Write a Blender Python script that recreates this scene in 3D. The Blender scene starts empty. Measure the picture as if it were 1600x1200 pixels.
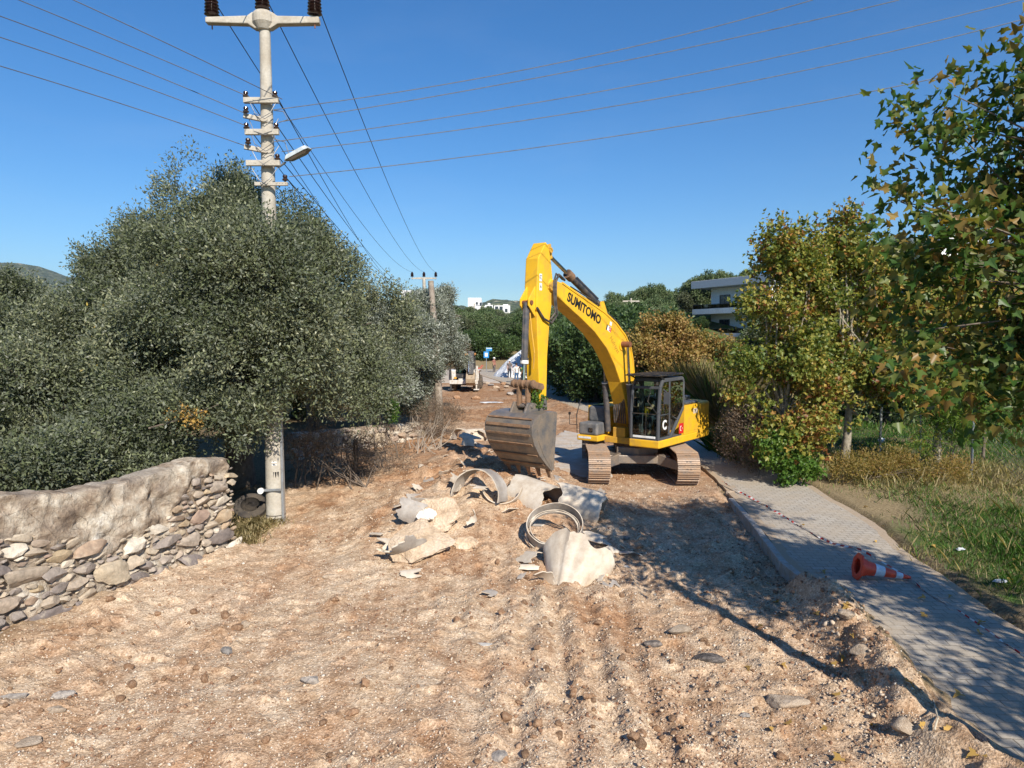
import bpy, math
import numpy as np
from mathutils import Vector, Matrix
sc = bpy.context.scene
C = sc.collection
R = math.radians
# ---------------------------------------------------------------- camera
FPX = 1109.0; HORIZ = 525.0; CAMZ = 4.1
PITCH = math.atan((600-HORIZ)/FPX)
cam = bpy.data.cameras.new('camera'); camo = bpy.data.objects.new('camera', cam); C.objects.link(camo)
cam.sensor_width = 36; cam.lens = 36*FPX/1600; cam.clip_start = .1; cam.clip_end = 12000
camo.location = (0, 0, CAMZ); camo.rotation_euler = (R(90)-PITCH, 0, 0)
sc.camera = camo
# ---------------------------------------------------------------- sky and sun
SUN_AZ, SUN_EL = 158.5, 36.0            # compass-like azimuth from +Y towards +X, elevation
w = bpy.data.worlds.new('World'); sc.world = w; w.use_nodes = True
wn = w.node_tree; bgd = wn.nodes['Background']
sky = wn.nodes.new('ShaderNodeTexSky'); sky.sky_type = 'NISHITA'; sky.sun_disc = False
sky.sun_elevation = R(SUN_EL); sky.sun_rotation = R(SUN_AZ)
sky.altitude = 0; sky.air_density = 1.0; sky.dust_density = 0.15; sky.ozone_density = 3.5
gm = wn.nodes.new('ShaderNodeHueSaturation'); gm.inputs['Saturation'].default_value = 1.28; wn.links.new(sky.outputs[0], gm.inputs['Color'])
tn = wn.nodes.new('ShaderNodeMix'); tn.data_type = 'RGBA'; tn.blend_type = 'MULTIPLY'; tn.inputs[0].default_value = 1
tn.inputs[7].default_value = (.82, .98, 1.10, 1); wn.links.new(gm.outputs[0], tn.inputs[6])
# a trace of thin high cloud
wc = wn.nodes.new('ShaderNodeTexCoord'); wm = wn.nodes.new('ShaderNodeMapping'); wm.inputs['Scale'].default_value = (1.5, 1.5, 7); wn.links.new(wc.outputs['Generated'], wm.inputs[0])
wz = wn.nodes.new('ShaderNodeTexNoise'); wz.inputs['Scale'].default_value = 2.2; wz.inputs['Detail'].default_value = 7; wz.inputs['Roughness'].default_value = .6; wn.links.new(wm.outputs[0], wz.inputs['Vector'])
wr = wn.nodes.new('ShaderNodeMapRange'); wr.inputs[1].default_value = .52; wr.inputs[2].default_value = .78; wr.inputs[3].default_value = 0; wr.inputs[4].default_value = .04; wn.links.new(wz.outputs[0], wr.inputs[0])
cm = wn.nodes.new('ShaderNodeMix'); cm.data_type = 'RGBA'; cm.inputs[7].default_value = (6.5, 7.2, 8.0, 1); wn.links.new(wr.outputs[0], cm.inputs[0]); wn.links.new(tn.outputs[2], cm.inputs[6])
wn.links.new(cm.outputs[2], bgd.inputs[0]); bgd.inputs[1].default_value = 0.092
sl = bpy.data.lights.new('sun', 'SUN'); sl.energy = 5.0; sl.angle = R(.53); sl.color = (1, .93, .82)
so = bpy.data.objects.new('sun', sl); C.objects.link(so)
sdir = Vector((math.sin(R(SUN_AZ))*math.cos(R(SUN_EL)), math.cos(R(SUN_AZ))*math.cos(R(SUN_EL)), math.sin(R(SUN_EL))))
so.rotation_euler = sdir.to_track_quat('Z', 'Y').to_euler(); so.location = (20, -30, 40)
sc.view_settings.view_transform = 'Standard'; sc.view_settings.look = 'None'
sc.view_settings.exposure = 0.43; sc.view_settings.gamma = 1
sc.cycles.max_bounces = 6; sc.cycles.transparent_max_bounces = 8; sc.cycles.volume_bounces = 0
sc.cycles.use_adaptive_sampling = True
sc.cycles.use_denoising = True
# ---------------------------------------------------------------- helpers
rng = np.random.default_rng(11)
def ray(u, v):
    a = (u-800)/FPX; b = (600-v)/FPX
    return np.array([a, math.cos(PITCH)+b*math.sin(PITCH), -math.sin(PITCH)+b*math.cos(PITCH)])
def at(u, v, Y):
    d = ray(u, v); t = Y/d[1]
    return Vector((d[0]*t, Y, CAMZ+d[2]*t))
def hsh(i, j, s):
    n = (i*374761393 + j*668265263 + s*974634777) & 0xffffffff
    n = ((n ^ (n >> 13))*1274126177) & 0xffffffff
    return ((n ^ (n >> 16)) & 0xffff)/65535.0
def vn(x, y, s=0):
    x = np.asarray(x, float); y = np.asarray(y, float)
    xi = np.floor(x).astype(np.int64); yi = np.floor(y).astype(np.int64)
    fx = x-xi; fy = y-yi; fx = fx*fx*(3-2*fx); fy = fy*fy*(3-2*fy)
    return (hsh(xi, yi, s)*(1-fx)+hsh(xi+1, yi, s)*fx)*(1-fy)+(hsh(xi, yi+1, s)*(1-fx)+hsh(xi+1, yi+1, s)*fx)*fy
def fbm(x, y, o=4, s=0):
    t = 0; a = .5
    for k in range(o):
        t = t+a*(vn(x, y, s+k)-.5); x = x*2.03+7.1; y = y*2.03+3.7; a *= .5
    return t*2
def ss(x, a, b):
    t = np.clip((np.asarray(x, float)-a)/(b-a), 0, 1); return t*t*(3-2*t)
PY = [-6, 2, 7.3, 10.5, 12, 14.9, 19.4, 24, 30, 38, 48, 60, 80, 110]
PL = [4.0, 4.3, 4.53, 4.95, 4.8, 5.2, 5.67, 5.9, 5.6, 3.7, 1.9, -.6, -5, -12]
PR = [6.3, 6.5, 6.7, 7.0, 7.15, 7.7, 8.0, 7.6, 7.2, 6.0, 4.6, 2.6, -1, -8]
def xl(y): return np.interp(y, PY, PL)
def xr(y): return np.interp(y, PY, PR)
def gauss(x, y, cx, cy, sx, sy): return np.exp(-((x-cx)/sx)**2-((y-cy)/sy)**2)
def H(x, y):
    x = np.asarray(x, float); y = np.asarray(y, float)
    L = xl(y); Rr = xr(y)
    near = 1-ss(y, 45, 60)
    inpath = ss(x, L-.02, L+.03)*(1-ss(x, Rr-.03, Rr+.02))
    right = ss(x, Rr, Rr+.3)
    dirt = (1-ss(x, L-.05, L+.02))*ss(x, -8.6, -6.5)*near
    z = np.zeros(np.broadcast(x, y).shape)
    # worked soil: lumps, clods, tracks of the digger
    lump = .10*fbm(x*.55, y*.55, 3, 1)+.07*fbm(x*2.2, y*2.2, 3, 5)
    clod = np.clip(vn(x*6.5, y*6.5, 9)-.66, 0, 1)*.17+np.clip(vn(x*13, y*13, 19)-.62, 0, 1)*.07
    rut = np.sin((x-.13*y*.3)*13+2.0*vn(x*1.2, y*.35, 4))*(.026+.03*vn(x*4, y*3, 66))*gauss(x, y, .7, 8.5, 1.7, 6.5)
    rut2 = np.sin((x-.02*y)*11+2.0*vn(x*1.0, y*.4, 14))*.022*gauss(x, y, 3.0, 8, 1.0, 5)
    rough = .35+.9*vn(x*.4, y*.4, 31)
    pad = 1-.97*np.exp(-(((x-3.6)/2.3)**4+((y-21.2)/2.9)**4))
    z = z+dirt*(lump+clod*rough*1.35+rut*1.25+rut2)*pad
    # spoil heap with the broken pipes
    hp = .62*gauss(x, y, -.7, 17.6, 2.4, 2.9)*(1+.5*fbm(x*2.4, y*2.4, 3, 43))+.34*gauss(x, y, -1.7, 14.6, 1.5, 1.9)+.25*gauss(x, y, .9, 15.1, 1.6, 1.6)
    hp = hp+.35*gauss(x, y, -1.2, 22, 2.6, 3.2)+.3*gauss(x, y, -3.4, 30, 2.0, 5)
    z = z+dirt*hp*pad*(1+.35*fbm(x*1.3, y*1.3, 3, 41))
    # low bank under the trees on the left
    z = z+.28*gauss(x, y, -4.6, 18.5, 1.6, 4)*near+.12*ss(-x, 4.5, 6.5)*near
    # loose ridge at the broken kerb, trench beside the paving
    ex = L-.3
    ridge = .30*gauss(x, 0, ex+.08-.06*np.sin(y*3), 0, .36, 1)*(.45+.9*vn(x*2.6, y*1.7, 51)+.55*vn(x*6, y*5, 52))
    ridge = ridge*(1-ss(y, 10.6, 11.6))
    trench = -.09*gauss(x, 0, L-.35, 0, .6, 1)*ss(y, 11, 12)*(1-ss(y, 15, 17))+.1*gauss(x, 0, L-.9, 0, .35, 1)*ss(y, 11, 12)*(1-ss(y, 16.5, 18))*(.4+1.2*vn(x*3, y*2, 55))
    z = z+dirt*(ridge+trench)
    merge = dirt*ss(x, L-1.2, L-.1)*ss(y, 17, 19)*.13*pad
    z = z+merge
    # verge and field
    vg = right*near*(.12+.08*fbm(x*.5, y*.5, 3, 61)+.1*ss(x, Rr+1, Rr+3)*vn(x*.6, y*.6, 62))
    z = z+vg
    spill = dirt*0+.26*gauss(x, 0, L-.1, 0, .34, 1)*(.3+1.0*vn(x*2.6, y*1.7, 51)+.6*vn(x*6, y*5, 52))*(1-ss(y, 10.4, 11.2))
    z = np.where(inpath > .5, .03+spill*.9, z)
    # the worked area further off and the climbing land behind
    bank = (1-ss(x, L-3.4, L-1.2))*0
    rise = ss(y, 36, 100)*np.clip(3.6+.2*(x-4), 0, 40)
    rise = rise*ss(x-Rr, .6, 9+0*y)*(1-.8*gauss(x, y, 23.5, 76, 9, 14))
    cen = 3.9*ss(y, 78, 112)*ss(70-x, 0, 30)+8.0*ss(y, 115, 300)
    z = z+np.maximum(rise, cen*ss(y, 78, 95))+.5*fbm(x*.08, y*.08, 3, 71)*ss(y, 60, 100)
    return z
def G(u, v, dz=0):
    z = 0.0; p = None
    for k in range(12):
        d = ray(u, v); t = (z-CAMZ)/d[2]; p = d*t
        z = .5*z+.5*float(H(p[0], p[1]))
    return Vector((p[0], p[1], z+dz))
# ---------------------------------------------------------------- object tagging
def tag(o, label=None, cat=None, group=None, kind=None):
    if label: o['label'] = label
    if cat: o['category'] = cat
    if group: o['group'] = group
    if kind: o['kind'] = kind
    return o
def empty(name, loc=(0, 0, 0), rz=0):
    o = bpy.data.objects.new(name, None); C.objects.link(o); o.location = loc; o.rotation_euler = (0, 0, rz)
    o.empty_display_size = .2
    return o
def copy_tree(o, parent=None):
    c = o.copy(); C.objects.link(c); c.parent = parent
    for ch in [k for k in bpy.data.objects if k.parent == o]:
        copy_tree(ch, c)
    return c
def frame_of(d):
    d = Vector(d).normalized(); a = Vector((0, 0, 1)) if abs(d.z) < .9 else Vector((1, 0, 0))
    s = d.cross(a).normalized(); return s, s.cross(d).normalized()
class MB:
    def __init__(s): s.v = []; s.f = []; s.m = []; s.c = []
    def add(s, vs, fs, mi=0, c=0.5):
        b = len(s.v); s.v += [tuple(p) for p in vs]
        for f in fs: s.f.append(tuple(b+i for i in f)); s.m.append(mi); s.c.append(c)
        return s
    def box(s, x0, x1, y0, y1, z0, z1, mi=0, M=None, c=.5):
        vs = [Vector((x, y, z)) for z in (z0, z1) for y in (y0, y1) for x in (x0, x1)]
        if M is not None: vs = [M @ p for p in vs]
        return s.add(vs, [(0, 2, 3, 1), (4, 5, 7, 6), (0, 1, 5, 4), (2, 6, 7, 3), (0, 4, 6, 2), (1, 3, 7, 5)], mi, c)
    def bar(s, a, b, w, h=None, mi=0, up=None):
        h = h or w; a = Vector(a); b = Vector(b); d = (b-a).normalized()
        if up is not None:
            sd = d.cross(Vector(up)).normalized(); u2 = sd.cross(d).normalized()
        else: sd, u2 = frame_of(d)
        vs = []
        for p in (a, b):
            for i, j in ((-1, -1), (1, -1), (1, 1), (-1, 1)): vs.append(p+sd*i*w/2+u2*j*h/2)
        return s.add(vs, [(3, 2, 1, 0), (4, 5, 6, 7), (0, 1, 5, 4), (1, 2, 6, 5), (2, 3, 7, 6), (3, 0, 4, 7)], mi)
    def tube(s, pts, rs, n=10, mi=0, cap=True):
        pts = [Vector(p) for p in pts]
        if not hasattr(rs, '__len__'): rs = [rs]*len(pts)
        vs = []; fs = []; sd = None
        for i, p in enumerate(pts):
            d = (pts[min(i+1, len(pts)-1)]-pts[max(i-1, 0)]).normalized()
            if sd is None: sd, up = frame_of(d)
            else:
                sd = (sd-d*sd.dot(d)).normalized(); up = sd.cross(d).normalized()
            for k in range(n):
                a = 2*math.pi*k/n; vs.append(p+(sd*math.cos(a)+up*math.sin(a))*rs[i])
        for i in range(len(pts)-1):
            for k in range(n):
                a = i*n+k; b = i*n+(k+1) % n; fs.append((a, b, b+n, a+n))
        if cap: fs.append(tuple(range(n))); fs.append(tuple(reversed(range((len(pts)-1)*n, len(pts)*n))))
        return s.add(vs, fs, mi)
    def cyl(s, a, b, r, r2=None, n=16, mi=0): return s.tube([a, b], [r, r if r2 is None else r2], n, mi)
    def prism(s, prof, y0, y1, mi=0, M=None):
        n = len(prof); vs = [Vector((x, y0, z)) for x, z in prof]+[Vector((x, y1, z)) for x, z in prof]
        if M is not None: vs = [M @ p for p in vs]
        fs = [tuple(range(n)), tuple(reversed(range(n, 2*n)))]
        fs += [(i, i+n, (i+1) % n+n, (i+1) % n) for i in range(n)]
        return s.add(vs, fs, mi)
    def flat(s, prof, z0, z1, mi=0, M=None):
        n = len(prof); vs = [Vector((x, y, z0)) for x, y in prof]+[Vector((x, y, z1)) for x, y in prof]
        if M is not None: vs = [M @ p for p in vs]
        fs = [tuple(reversed(range(n))), tuple(range(n, 2*n))]
        fs += [(i, (i+1) % n, (i+1) % n+n, i+n) for i in range(n)]
        return s.add(vs, fs, mi)
    def lathe(s, prof, n=16, mi=0, M=None):
        vs = []; fs = []
        for r, z in prof:
            for k in range(n):
                a = 2*math.pi*k/n; p = Vector((r*math.cos(a), r*math.sin(a), z)); vs.append(M @ p if M is not None else p)
        for i in range(len(prof)-1):
            for k in range(n):
                a = i*n+k; b = i*n+(k+1) % n; fs.append((a, b, b+n, a+n))
        fs.append(tuple(reversed(range(n)))); fs.append(tuple(range((len(prof)-1)*n, len(prof)*n)))
        return s.add(vs, fs, mi)
    def build(s, name, mats, parent=None, bevel=0, smooth=False, loc=None, rot=None, seg=2):
        me = bpy.data.meshes.new(name); me.from_pydata(s.v, [], s.f); me.update()
        if not isinstance(mats, (list, tuple)): mats = [mats]
        for m in mats: me.materials.append(m)
        me.polygons.foreach_set('material_index', s.m)
        at_ = me.attributes.new('rnd', 'FLOAT', 'FACE'); at_.data.foreach_set('value', np.array(s.c, np.float32))
        import bmesh
        bm = bmesh.new(); bm.from_mesh(me); bmesh.ops.recalc_face_normals(bm, faces=bm.faces); bm.to_mesh(me); bm.free()
        o = bpy.data.objects.new(name, me); C.objects.link(o)
        if parent is not None: o.parent = parent
        if loc is not None: o.location = loc
        if rot is not None: o.rotation_euler = rot
        if smooth: sm(o)
        if bevel:
            b = o.modifiers.new('bevel', 'BEVEL'); b.width = bevel; b.segments = seg; b.limit_method = 'ANGLE'; b.angle_limit = R(35)
        return o
def sm(o, ang=40):
    me = o.data; me.polygons.foreach_set('use_smooth', [True]*len(me.polygons))
    try: me.set_sharp_from_angle(angle=R(ang))
    except Exception: pass
def np_mesh(name, co, nper, mats, rnd=None, parent=None, mi=None):
    """co (F*nper,3): every nper vertices are one face"""
    nf = len(co)//nper; me = bpy.data.meshes.new(name)
    me.vertices.add(len(co)); me.vertices.foreach_set('co', co.astype(np.float32).ravel())
    me.loops.add(len(co)); me.loops.foreach_set('vertex_index', np.arange(len(co), dtype=np.int32))
    me.polygons.add(nf); me.polygons.foreach_set('loop_start', np.arange(0, len(co), nper, dtype=np.int32))
    if not isinstance(mats, (list, tuple)): mats = [mats]
    for m in mats: me.materials.append(m)
    if mi is not None: me.polygons.foreach_set('material_index', mi.astype(np.int32))
    me.update(calc_edges=True)
    if rnd is not None:
        a = me.attributes.new('rnd', 'FLOAT', 'FACE'); a.data.foreach_set('value', rnd.astype(np.float32))
    o = bpy.data.objects.new(name, me); C.objects.link(o)
    if parent is not None: o.parent = parent
    return o
def inst_mesh(name, tv, tf, P, M, mats, rnd, parent=None, smooth=False):
    """many copies of a small shape in one mesh. tv (n,3), tf list of faces with equal size, P (k,3), M (k,3,3)"""
    k = len(P); n = len(tv); tf = np.array(tf)
    co = np.einsum('kij,nj->kni', M, tv)+P[:, None, :]
    idx = (tf[None]+(np.arange(k)*n)[:, None, None]).reshape(-1)
    me = bpy.data.meshes.new(name); me.vertices.add(k*n); me.vertices.foreach_set('co', co.astype(np.float32).ravel())
    me.loops.add(len(idx)); me.loops.foreach_set('vertex_index', idx.astype(np.int32))
    nf = k*len(tf); me.polygons.add(nf); me.polygons.foreach_set('loop_start', (np.arange(nf)*tf.shape[1]).astype(np.int32))
    if not isinstance(mats, (list, tuple)): mats = [mats]
    for m in mats: me.materials.append(m)
    me.update(calc_edges=True)
    a = me.attributes.new('rnd', 'FLOAT', 'FACE'); a.data.foreach_set('value', np.repeat(rnd, len(tf)).astype(np.float32))
    if smooth: me.polygons.foreach_set('use_smooth', [True]*nf)
    o = bpy.data.objects.new(name, me); C.objects.link(o)
    if parent is not None: o.parent = parent
    return o
# ---------------------------------------------------------------- materials
def nd(nt, t, **kw):
    n = nt.nodes.new('ShaderNode'+t)
    for k, v in kw.items():
        if k in n.inputs: n.inputs[k].default_value = v
        else: setattr(n, k, v)
    return n
def newmat(name):
    m = bpy.data.materials.new(name); m.use_nodes = True; nt = m.node_tree
    return m, nt, nt.nodes['Principled BSDF'], nt.links.new
def ramp(nt, fac, stops):
    r = nt.nodes.new('ShaderNodeValToRGB'); e = r.color_ramp.elements
    while len(e) < len(stops): e.new(.5)
    for i, (p, c) in enumerate(stops): e[i].position = p; e[i].color = (*c, 1) if len(c) == 3 else c
    nt.links.new(fac, r.inputs[0]); return r.outputs[0]
def mix(nt, fac, a, b, mode='MIX'):
    n = nt.nodes.new('ShaderNodeMix'); n.data_type = 'RGBA'; n.blend_type = mode
    for s, val in ((n.inputs[0], fac), (n.inputs[6], a), (n.inputs[7], b)):
        if isinstance(val, bpy.types.NodeSocket): nt.links.new(val, s)
        else: s.default_value = val if not isinstance(val, tuple) else ((*val, 1) if len(val) == 3 else val)
    return n.outputs[2]
def noise(nt, vec, scale, detail=4, rough=.55):
    n = nd(nt, 'TexNoise'); n.inputs['Scale'].default_value = scale; n.inputs['Detail'].default_value = detail
    n.inputs['Roughness'].default_value = rough
    if vec is not None: nt.links.new(vec, n.inputs['Vector'])
    return n.outputs[0]
def voro(nt, vec, scale, out='Distance', feature='F1', rnd=1.0):
    n = nd(nt, 'TexVoronoi', feature=feature); n.inputs['Scale'].default_value = scale
    n.inputs['Randomness'].default_value = rnd
    if vec is not None: nt.links.new(vec, n.inputs['Vector'])
    return n.outputs[out]
def bump(nt, h, strength, dist, prev=None):
    b = nd(nt, 'Bump'); b.inputs['Strength'].default_value = strength; b.inputs['Distance'].default_value = dist
    nt.links.new(h, b.inputs['Height'])
    if prev is not None: nt.links.new(prev, b.inputs['Normal'])
    return b.outputs[0]
def sepx(nt, col):
    s = nd(nt, 'SeparateColor'); nt.links.new(col, s.inputs[0]); return s.outputs[0]
def simple(name, col, rough=.6, metal=0, dirt=None, damt=.35, dscale=6, bmp=0, bscale=30, spec=.5):
    m, nt, p, lk = newmat(name)
    p.inputs['Roughness'].default_value = rough; p.inputs['Metallic'].default_value = metal
    p.inputs['Specular IOR Level'].default_value = spec
    tc = nd(nt, 'TexCoord').outputs['Object']
    n1 = noise(nt, tc, dscale, 5, .6); n2 = noise(nt, tc, dscale*7, 4, .6)
    d = dirt or tuple(c*.6 for c in col)
    f = ramp(nt, n1, [(.62-damt*.5, (0, 0, 0)), (.80-damt*.2, (1, 1, 1))])
    c1 = mix(nt, f, col, d)
    g = ramp(nt, n2, [(.3, (.86, .86, .86)), (.7, (1.08, 1.08, 1.08))])
    lk(mix(nt, 1.0, c1, g, 'MULTIPLY'), p.inputs['Base Color'])
    if bmp: lk(bump(nt, noise(nt, tc, bscale, 4), bmp, .02), p.inputs['Normal'])
    return m
def leafmat(name, stops, trans=.3, rough=.45, back=None):
    m, nt, p, lk = newmat(name)
    a = nd(nt, 'Attribute', attribute_name='rnd').outputs['Fac']
    c = ramp(nt, a, stops)
    if back is not None:
        c = mix(nt, nd(nt, 'NewGeometry').outputs['Backfacing'], c, back)
    lk(c, p.inputs['Base Color']); p.inputs['Roughness'].default_value = rough
    p.inputs['Specular IOR Level'].default_value = .35
    if trans:
        t = nd(nt, 'BsdfTranslucent'); lk(mix(nt, 1.0, c, (1.25, 1.3, .6), 'MULTIPLY'), t.inputs[0])
        ms = nd(nt, 'MixShader'); ms.inputs[0].default_value = trans
        lk(p.outputs[0], ms.inputs[1]); lk(t.outputs[0], ms.inputs[2]); lk(ms.outputs[0], nt.nodes['Material Output'].inputs[0])
    return m
# ---------------------------------------------------------------- ground
def earth_material():
    m, nt, p, lk = newmat('worked_earth')
    pos = nd(nt, 'NewGeometry').outputs['Position']
    zn = nd(nt, 'Attribute', attribute_name='zone')       # r dirt, g grass, b dry litter
    sp = nd(nt, 'SeparateColor'); lk(zn.outputs['Color'], sp.inputs[0])
    # dirt
    big = noise(nt, pos, .55, 5, .6); mid = noise(nt, pos, 3.2, 5, .65)
    v1c = voro(nt, pos, 34, 'Color'); v1 = voro(nt, pos, 34); v2c = voro(nt, pos, 75, 'Color'); v2 = voro(nt, pos, 75)
    base = ramp(nt, mid, [(.3, (.30, .185, .11)), (.42, (.46, .335, .22)), (.62, (.55, .43, .305))])
    red = ramp(nt, mid, [(.3, (.21, .11, .055)), (.55, (.37, .215, .12)), (.75, (.46, .305, .185))])
    big2 = noise(nt, pos, .23, 4, .6); wy = nd(nt, 'Mapping'); wy.inputs['Scale'].default_value = (1.0, .22, 1); lk(pos, wy.inputs[0]); strk = noise(nt, wy.outputs[0], 2.1, 5, .6)
    fr = mix(nt, .5, ramp(nt, big, [(.46, (0, 0, 0)), (.60, (1, 1, 1))]), ramp(nt, strk, [(.48, (0, 0, 0)), (.60, (1, 1, 1))]))
    far = nd(nt, 'SeparateXYZ'); lk(pos, far.inputs[0])
    mr = nd(nt, 'MapRange'); mr.inputs[1].default_value = 13; mr.inputs[2].default_value = 24; lk(far.outputs[1], mr.inputs[0])
    add = nd(nt, 'Math', operation='MULTIPLY_ADD'); lk(mr.outputs[0], add.inputs[0]); add.inputs[1].default_value = .75; lk(fr, add.inputs[2])
    add.use_clamp = True
    d = mix(nt, add.outputs[0], base, red)
    peb = ramp(nt, sepx(nt, v1c), [(0, (.66, .60, .55)), (.35, (.90, .87, .84)), (.7, (1.12, 1.12, 1.12)), (.84, (1.2, 1.2, 1.2)), (.9, (1.25, 1.27, 1.3))])
    d = mix(nt, ramp(nt, big2, [(.50, (0, 0, 0)), (.64, (.32, .32, .32))]), d, (.62, .53, .41))
    d = mix(nt, .7, d, peb, 'MULTIPLY')
    pb2 = ramp(nt, sepx(nt, v2c), [(0, (.74, .68, .63)), (.5, (1, 1, 1)), (1, (1.3, 1.33, 1.36))])
    d = mix(nt, .8, d, pb2, 'MULTIPLY')
    # green field and dry litter
    gn = noise(nt, pos, 1.1, 6, .7); gf = noise(nt, pos, 22, 4, .7)
    g = ramp(nt, gf, [(.3, (.03, .055, .012)), (.5, (.06, .13, .025)), (.7, (.11, .19, .04))])
    soil = ramp(nt, gf, [(.3, (.075, .05, .03)), (.5, (.17, .12, .075)), (.75, (.32, .25, .16))])
    dry = ramp(nt, gf, [(.3, (.13, .09, .05)), (.55, (.30, .23, .13)), (.75, (.46, .37, .22))])
    g2 = mix(nt, ramp(nt, gn, [(.38, (0, 0, 0)), (.62, (1, 1, 1))]), g, soil)
    c = mix(nt, sp.outputs[1], soil, g2); c = mix(nt, sp.outputs[2], c, dry); c = mix(nt, sp.outputs[0], c, d)
    lk(c, p.inputs['Base Color']); p.inputs['Roughness'].default_value = .95; p.inputs['Specular IOR Level'].default_value = .1
    b = bump(nt, mid, .5, .06); b = bump(nt, v1, .55, .014, b); b = bump(nt, v2, .55, .008, b)
    lk(b, p.inputs['Normal'])
    return m
EARTH = earth_material()
def axis(segs):
    out = []
    for a, b, st in segs: out += list(np.arange(a, b, st))
    out.append(segs[-1][1]); return np.array(out)
gy = []; y = 3.2
gy = list(np.arange(-14, 3.2, .6))
while y < 46: gy.append(y); y += max(.035, (y/20)**1.6*.075)
while y < 9000: gy.append(y); y *= 1.06
gx = axis([(-7000, -1000, 600), (-1000, -200, 80), (-200, -40, 10), (-40, -10, 1), (-10, -7, .12), (-7, 8.6, .05), (8.6, 16, .15), (16, 60, 2), (60, 250, 10), (250, 1000, 80), (1000, 7000, 600)])
gy = np.array(gy); X, Y = np.meshgrid(gx, gy); Z = H(X, Y)
print('terrain verts', X.size)
ny, nx = X.shape
co = np.stack([X, Y, Z], -1).reshape(-1, 3)
i = np.arange(ny-1)[:, None]*nx+np.arange(nx-1)[None]
q = np.stack([i, i+1, i+nx+1, i+nx], -1).reshape(-1)
me = bpy.data.meshes.new('ground'); me.vertices.add(len(co)); me.vertices.foreach_set('co', co.astype(np.float32).ravel())
me.loops.add(len(q)); me.loops.foreach_set('vertex_index', q.astype(np.int32)); me.polygons.add(len(q)//4)
me.polygons.foreach_set('loop_start', np.arange(0, len(q), 4, dtype=np.int32)); me.polygons.foreach_set('use_smooth', [True]*(len(q)//4)); me.update(calc_edges=True)
L = xl(Y); Rr = xr(Y); e1 = fbm(X*1.5, Y*1.5, 3, 81)*.35
zd = (1-ss(X+e1, L-.0, L+.15))*ss(X+e1*2, -7.6, -6.2)*(1-ss(Y+e1*6, 84, 92))*ss(X+e1, -7.2-.0*Y, -6.0-.0*Y)
zd = zd*(1-ss(-X+e1*2-.02*Y, 5.1, 5.9)*ss(Y, 14.6, 15.6)*(1-ss(Y, 19, 27)))
vz = ss(X-Rr+e1, .0, .5)
litter = np.clip(gauss(X, Y, 11.5, 18, 3.2, 2.0)*1.3+gauss(X, Y, 8.6, 26, 2, 6)+.5*gauss(X, Y, 14, 22, 4, 3)+(1-vz)*.5+gauss(X, Y, 8.4, 16.3, .7, 1.6), 0, 1)*(1-zd)
cenbank = gauss(X, Y, .5, 90, 4.5, 9)
col = np.stack([zd, vz*(1-.6*litter), np.clip(litter+cenbank*1.5, 0, 1), np.ones_like(zd)], -1).reshape(-1, 4)
ca = me.color_attributes.new('zone', 'FLOAT_COLOR', 'POINT'); ca.data.foreach_set('color', col.astype(np.float32).ravel())
me.materials.append(EARTH)
go = bpy.data.objects.new('ground', me); C.objects.link(go); tag(go, 'reddish stony earth of the torn up road with verge and field', kind='structure')

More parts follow.
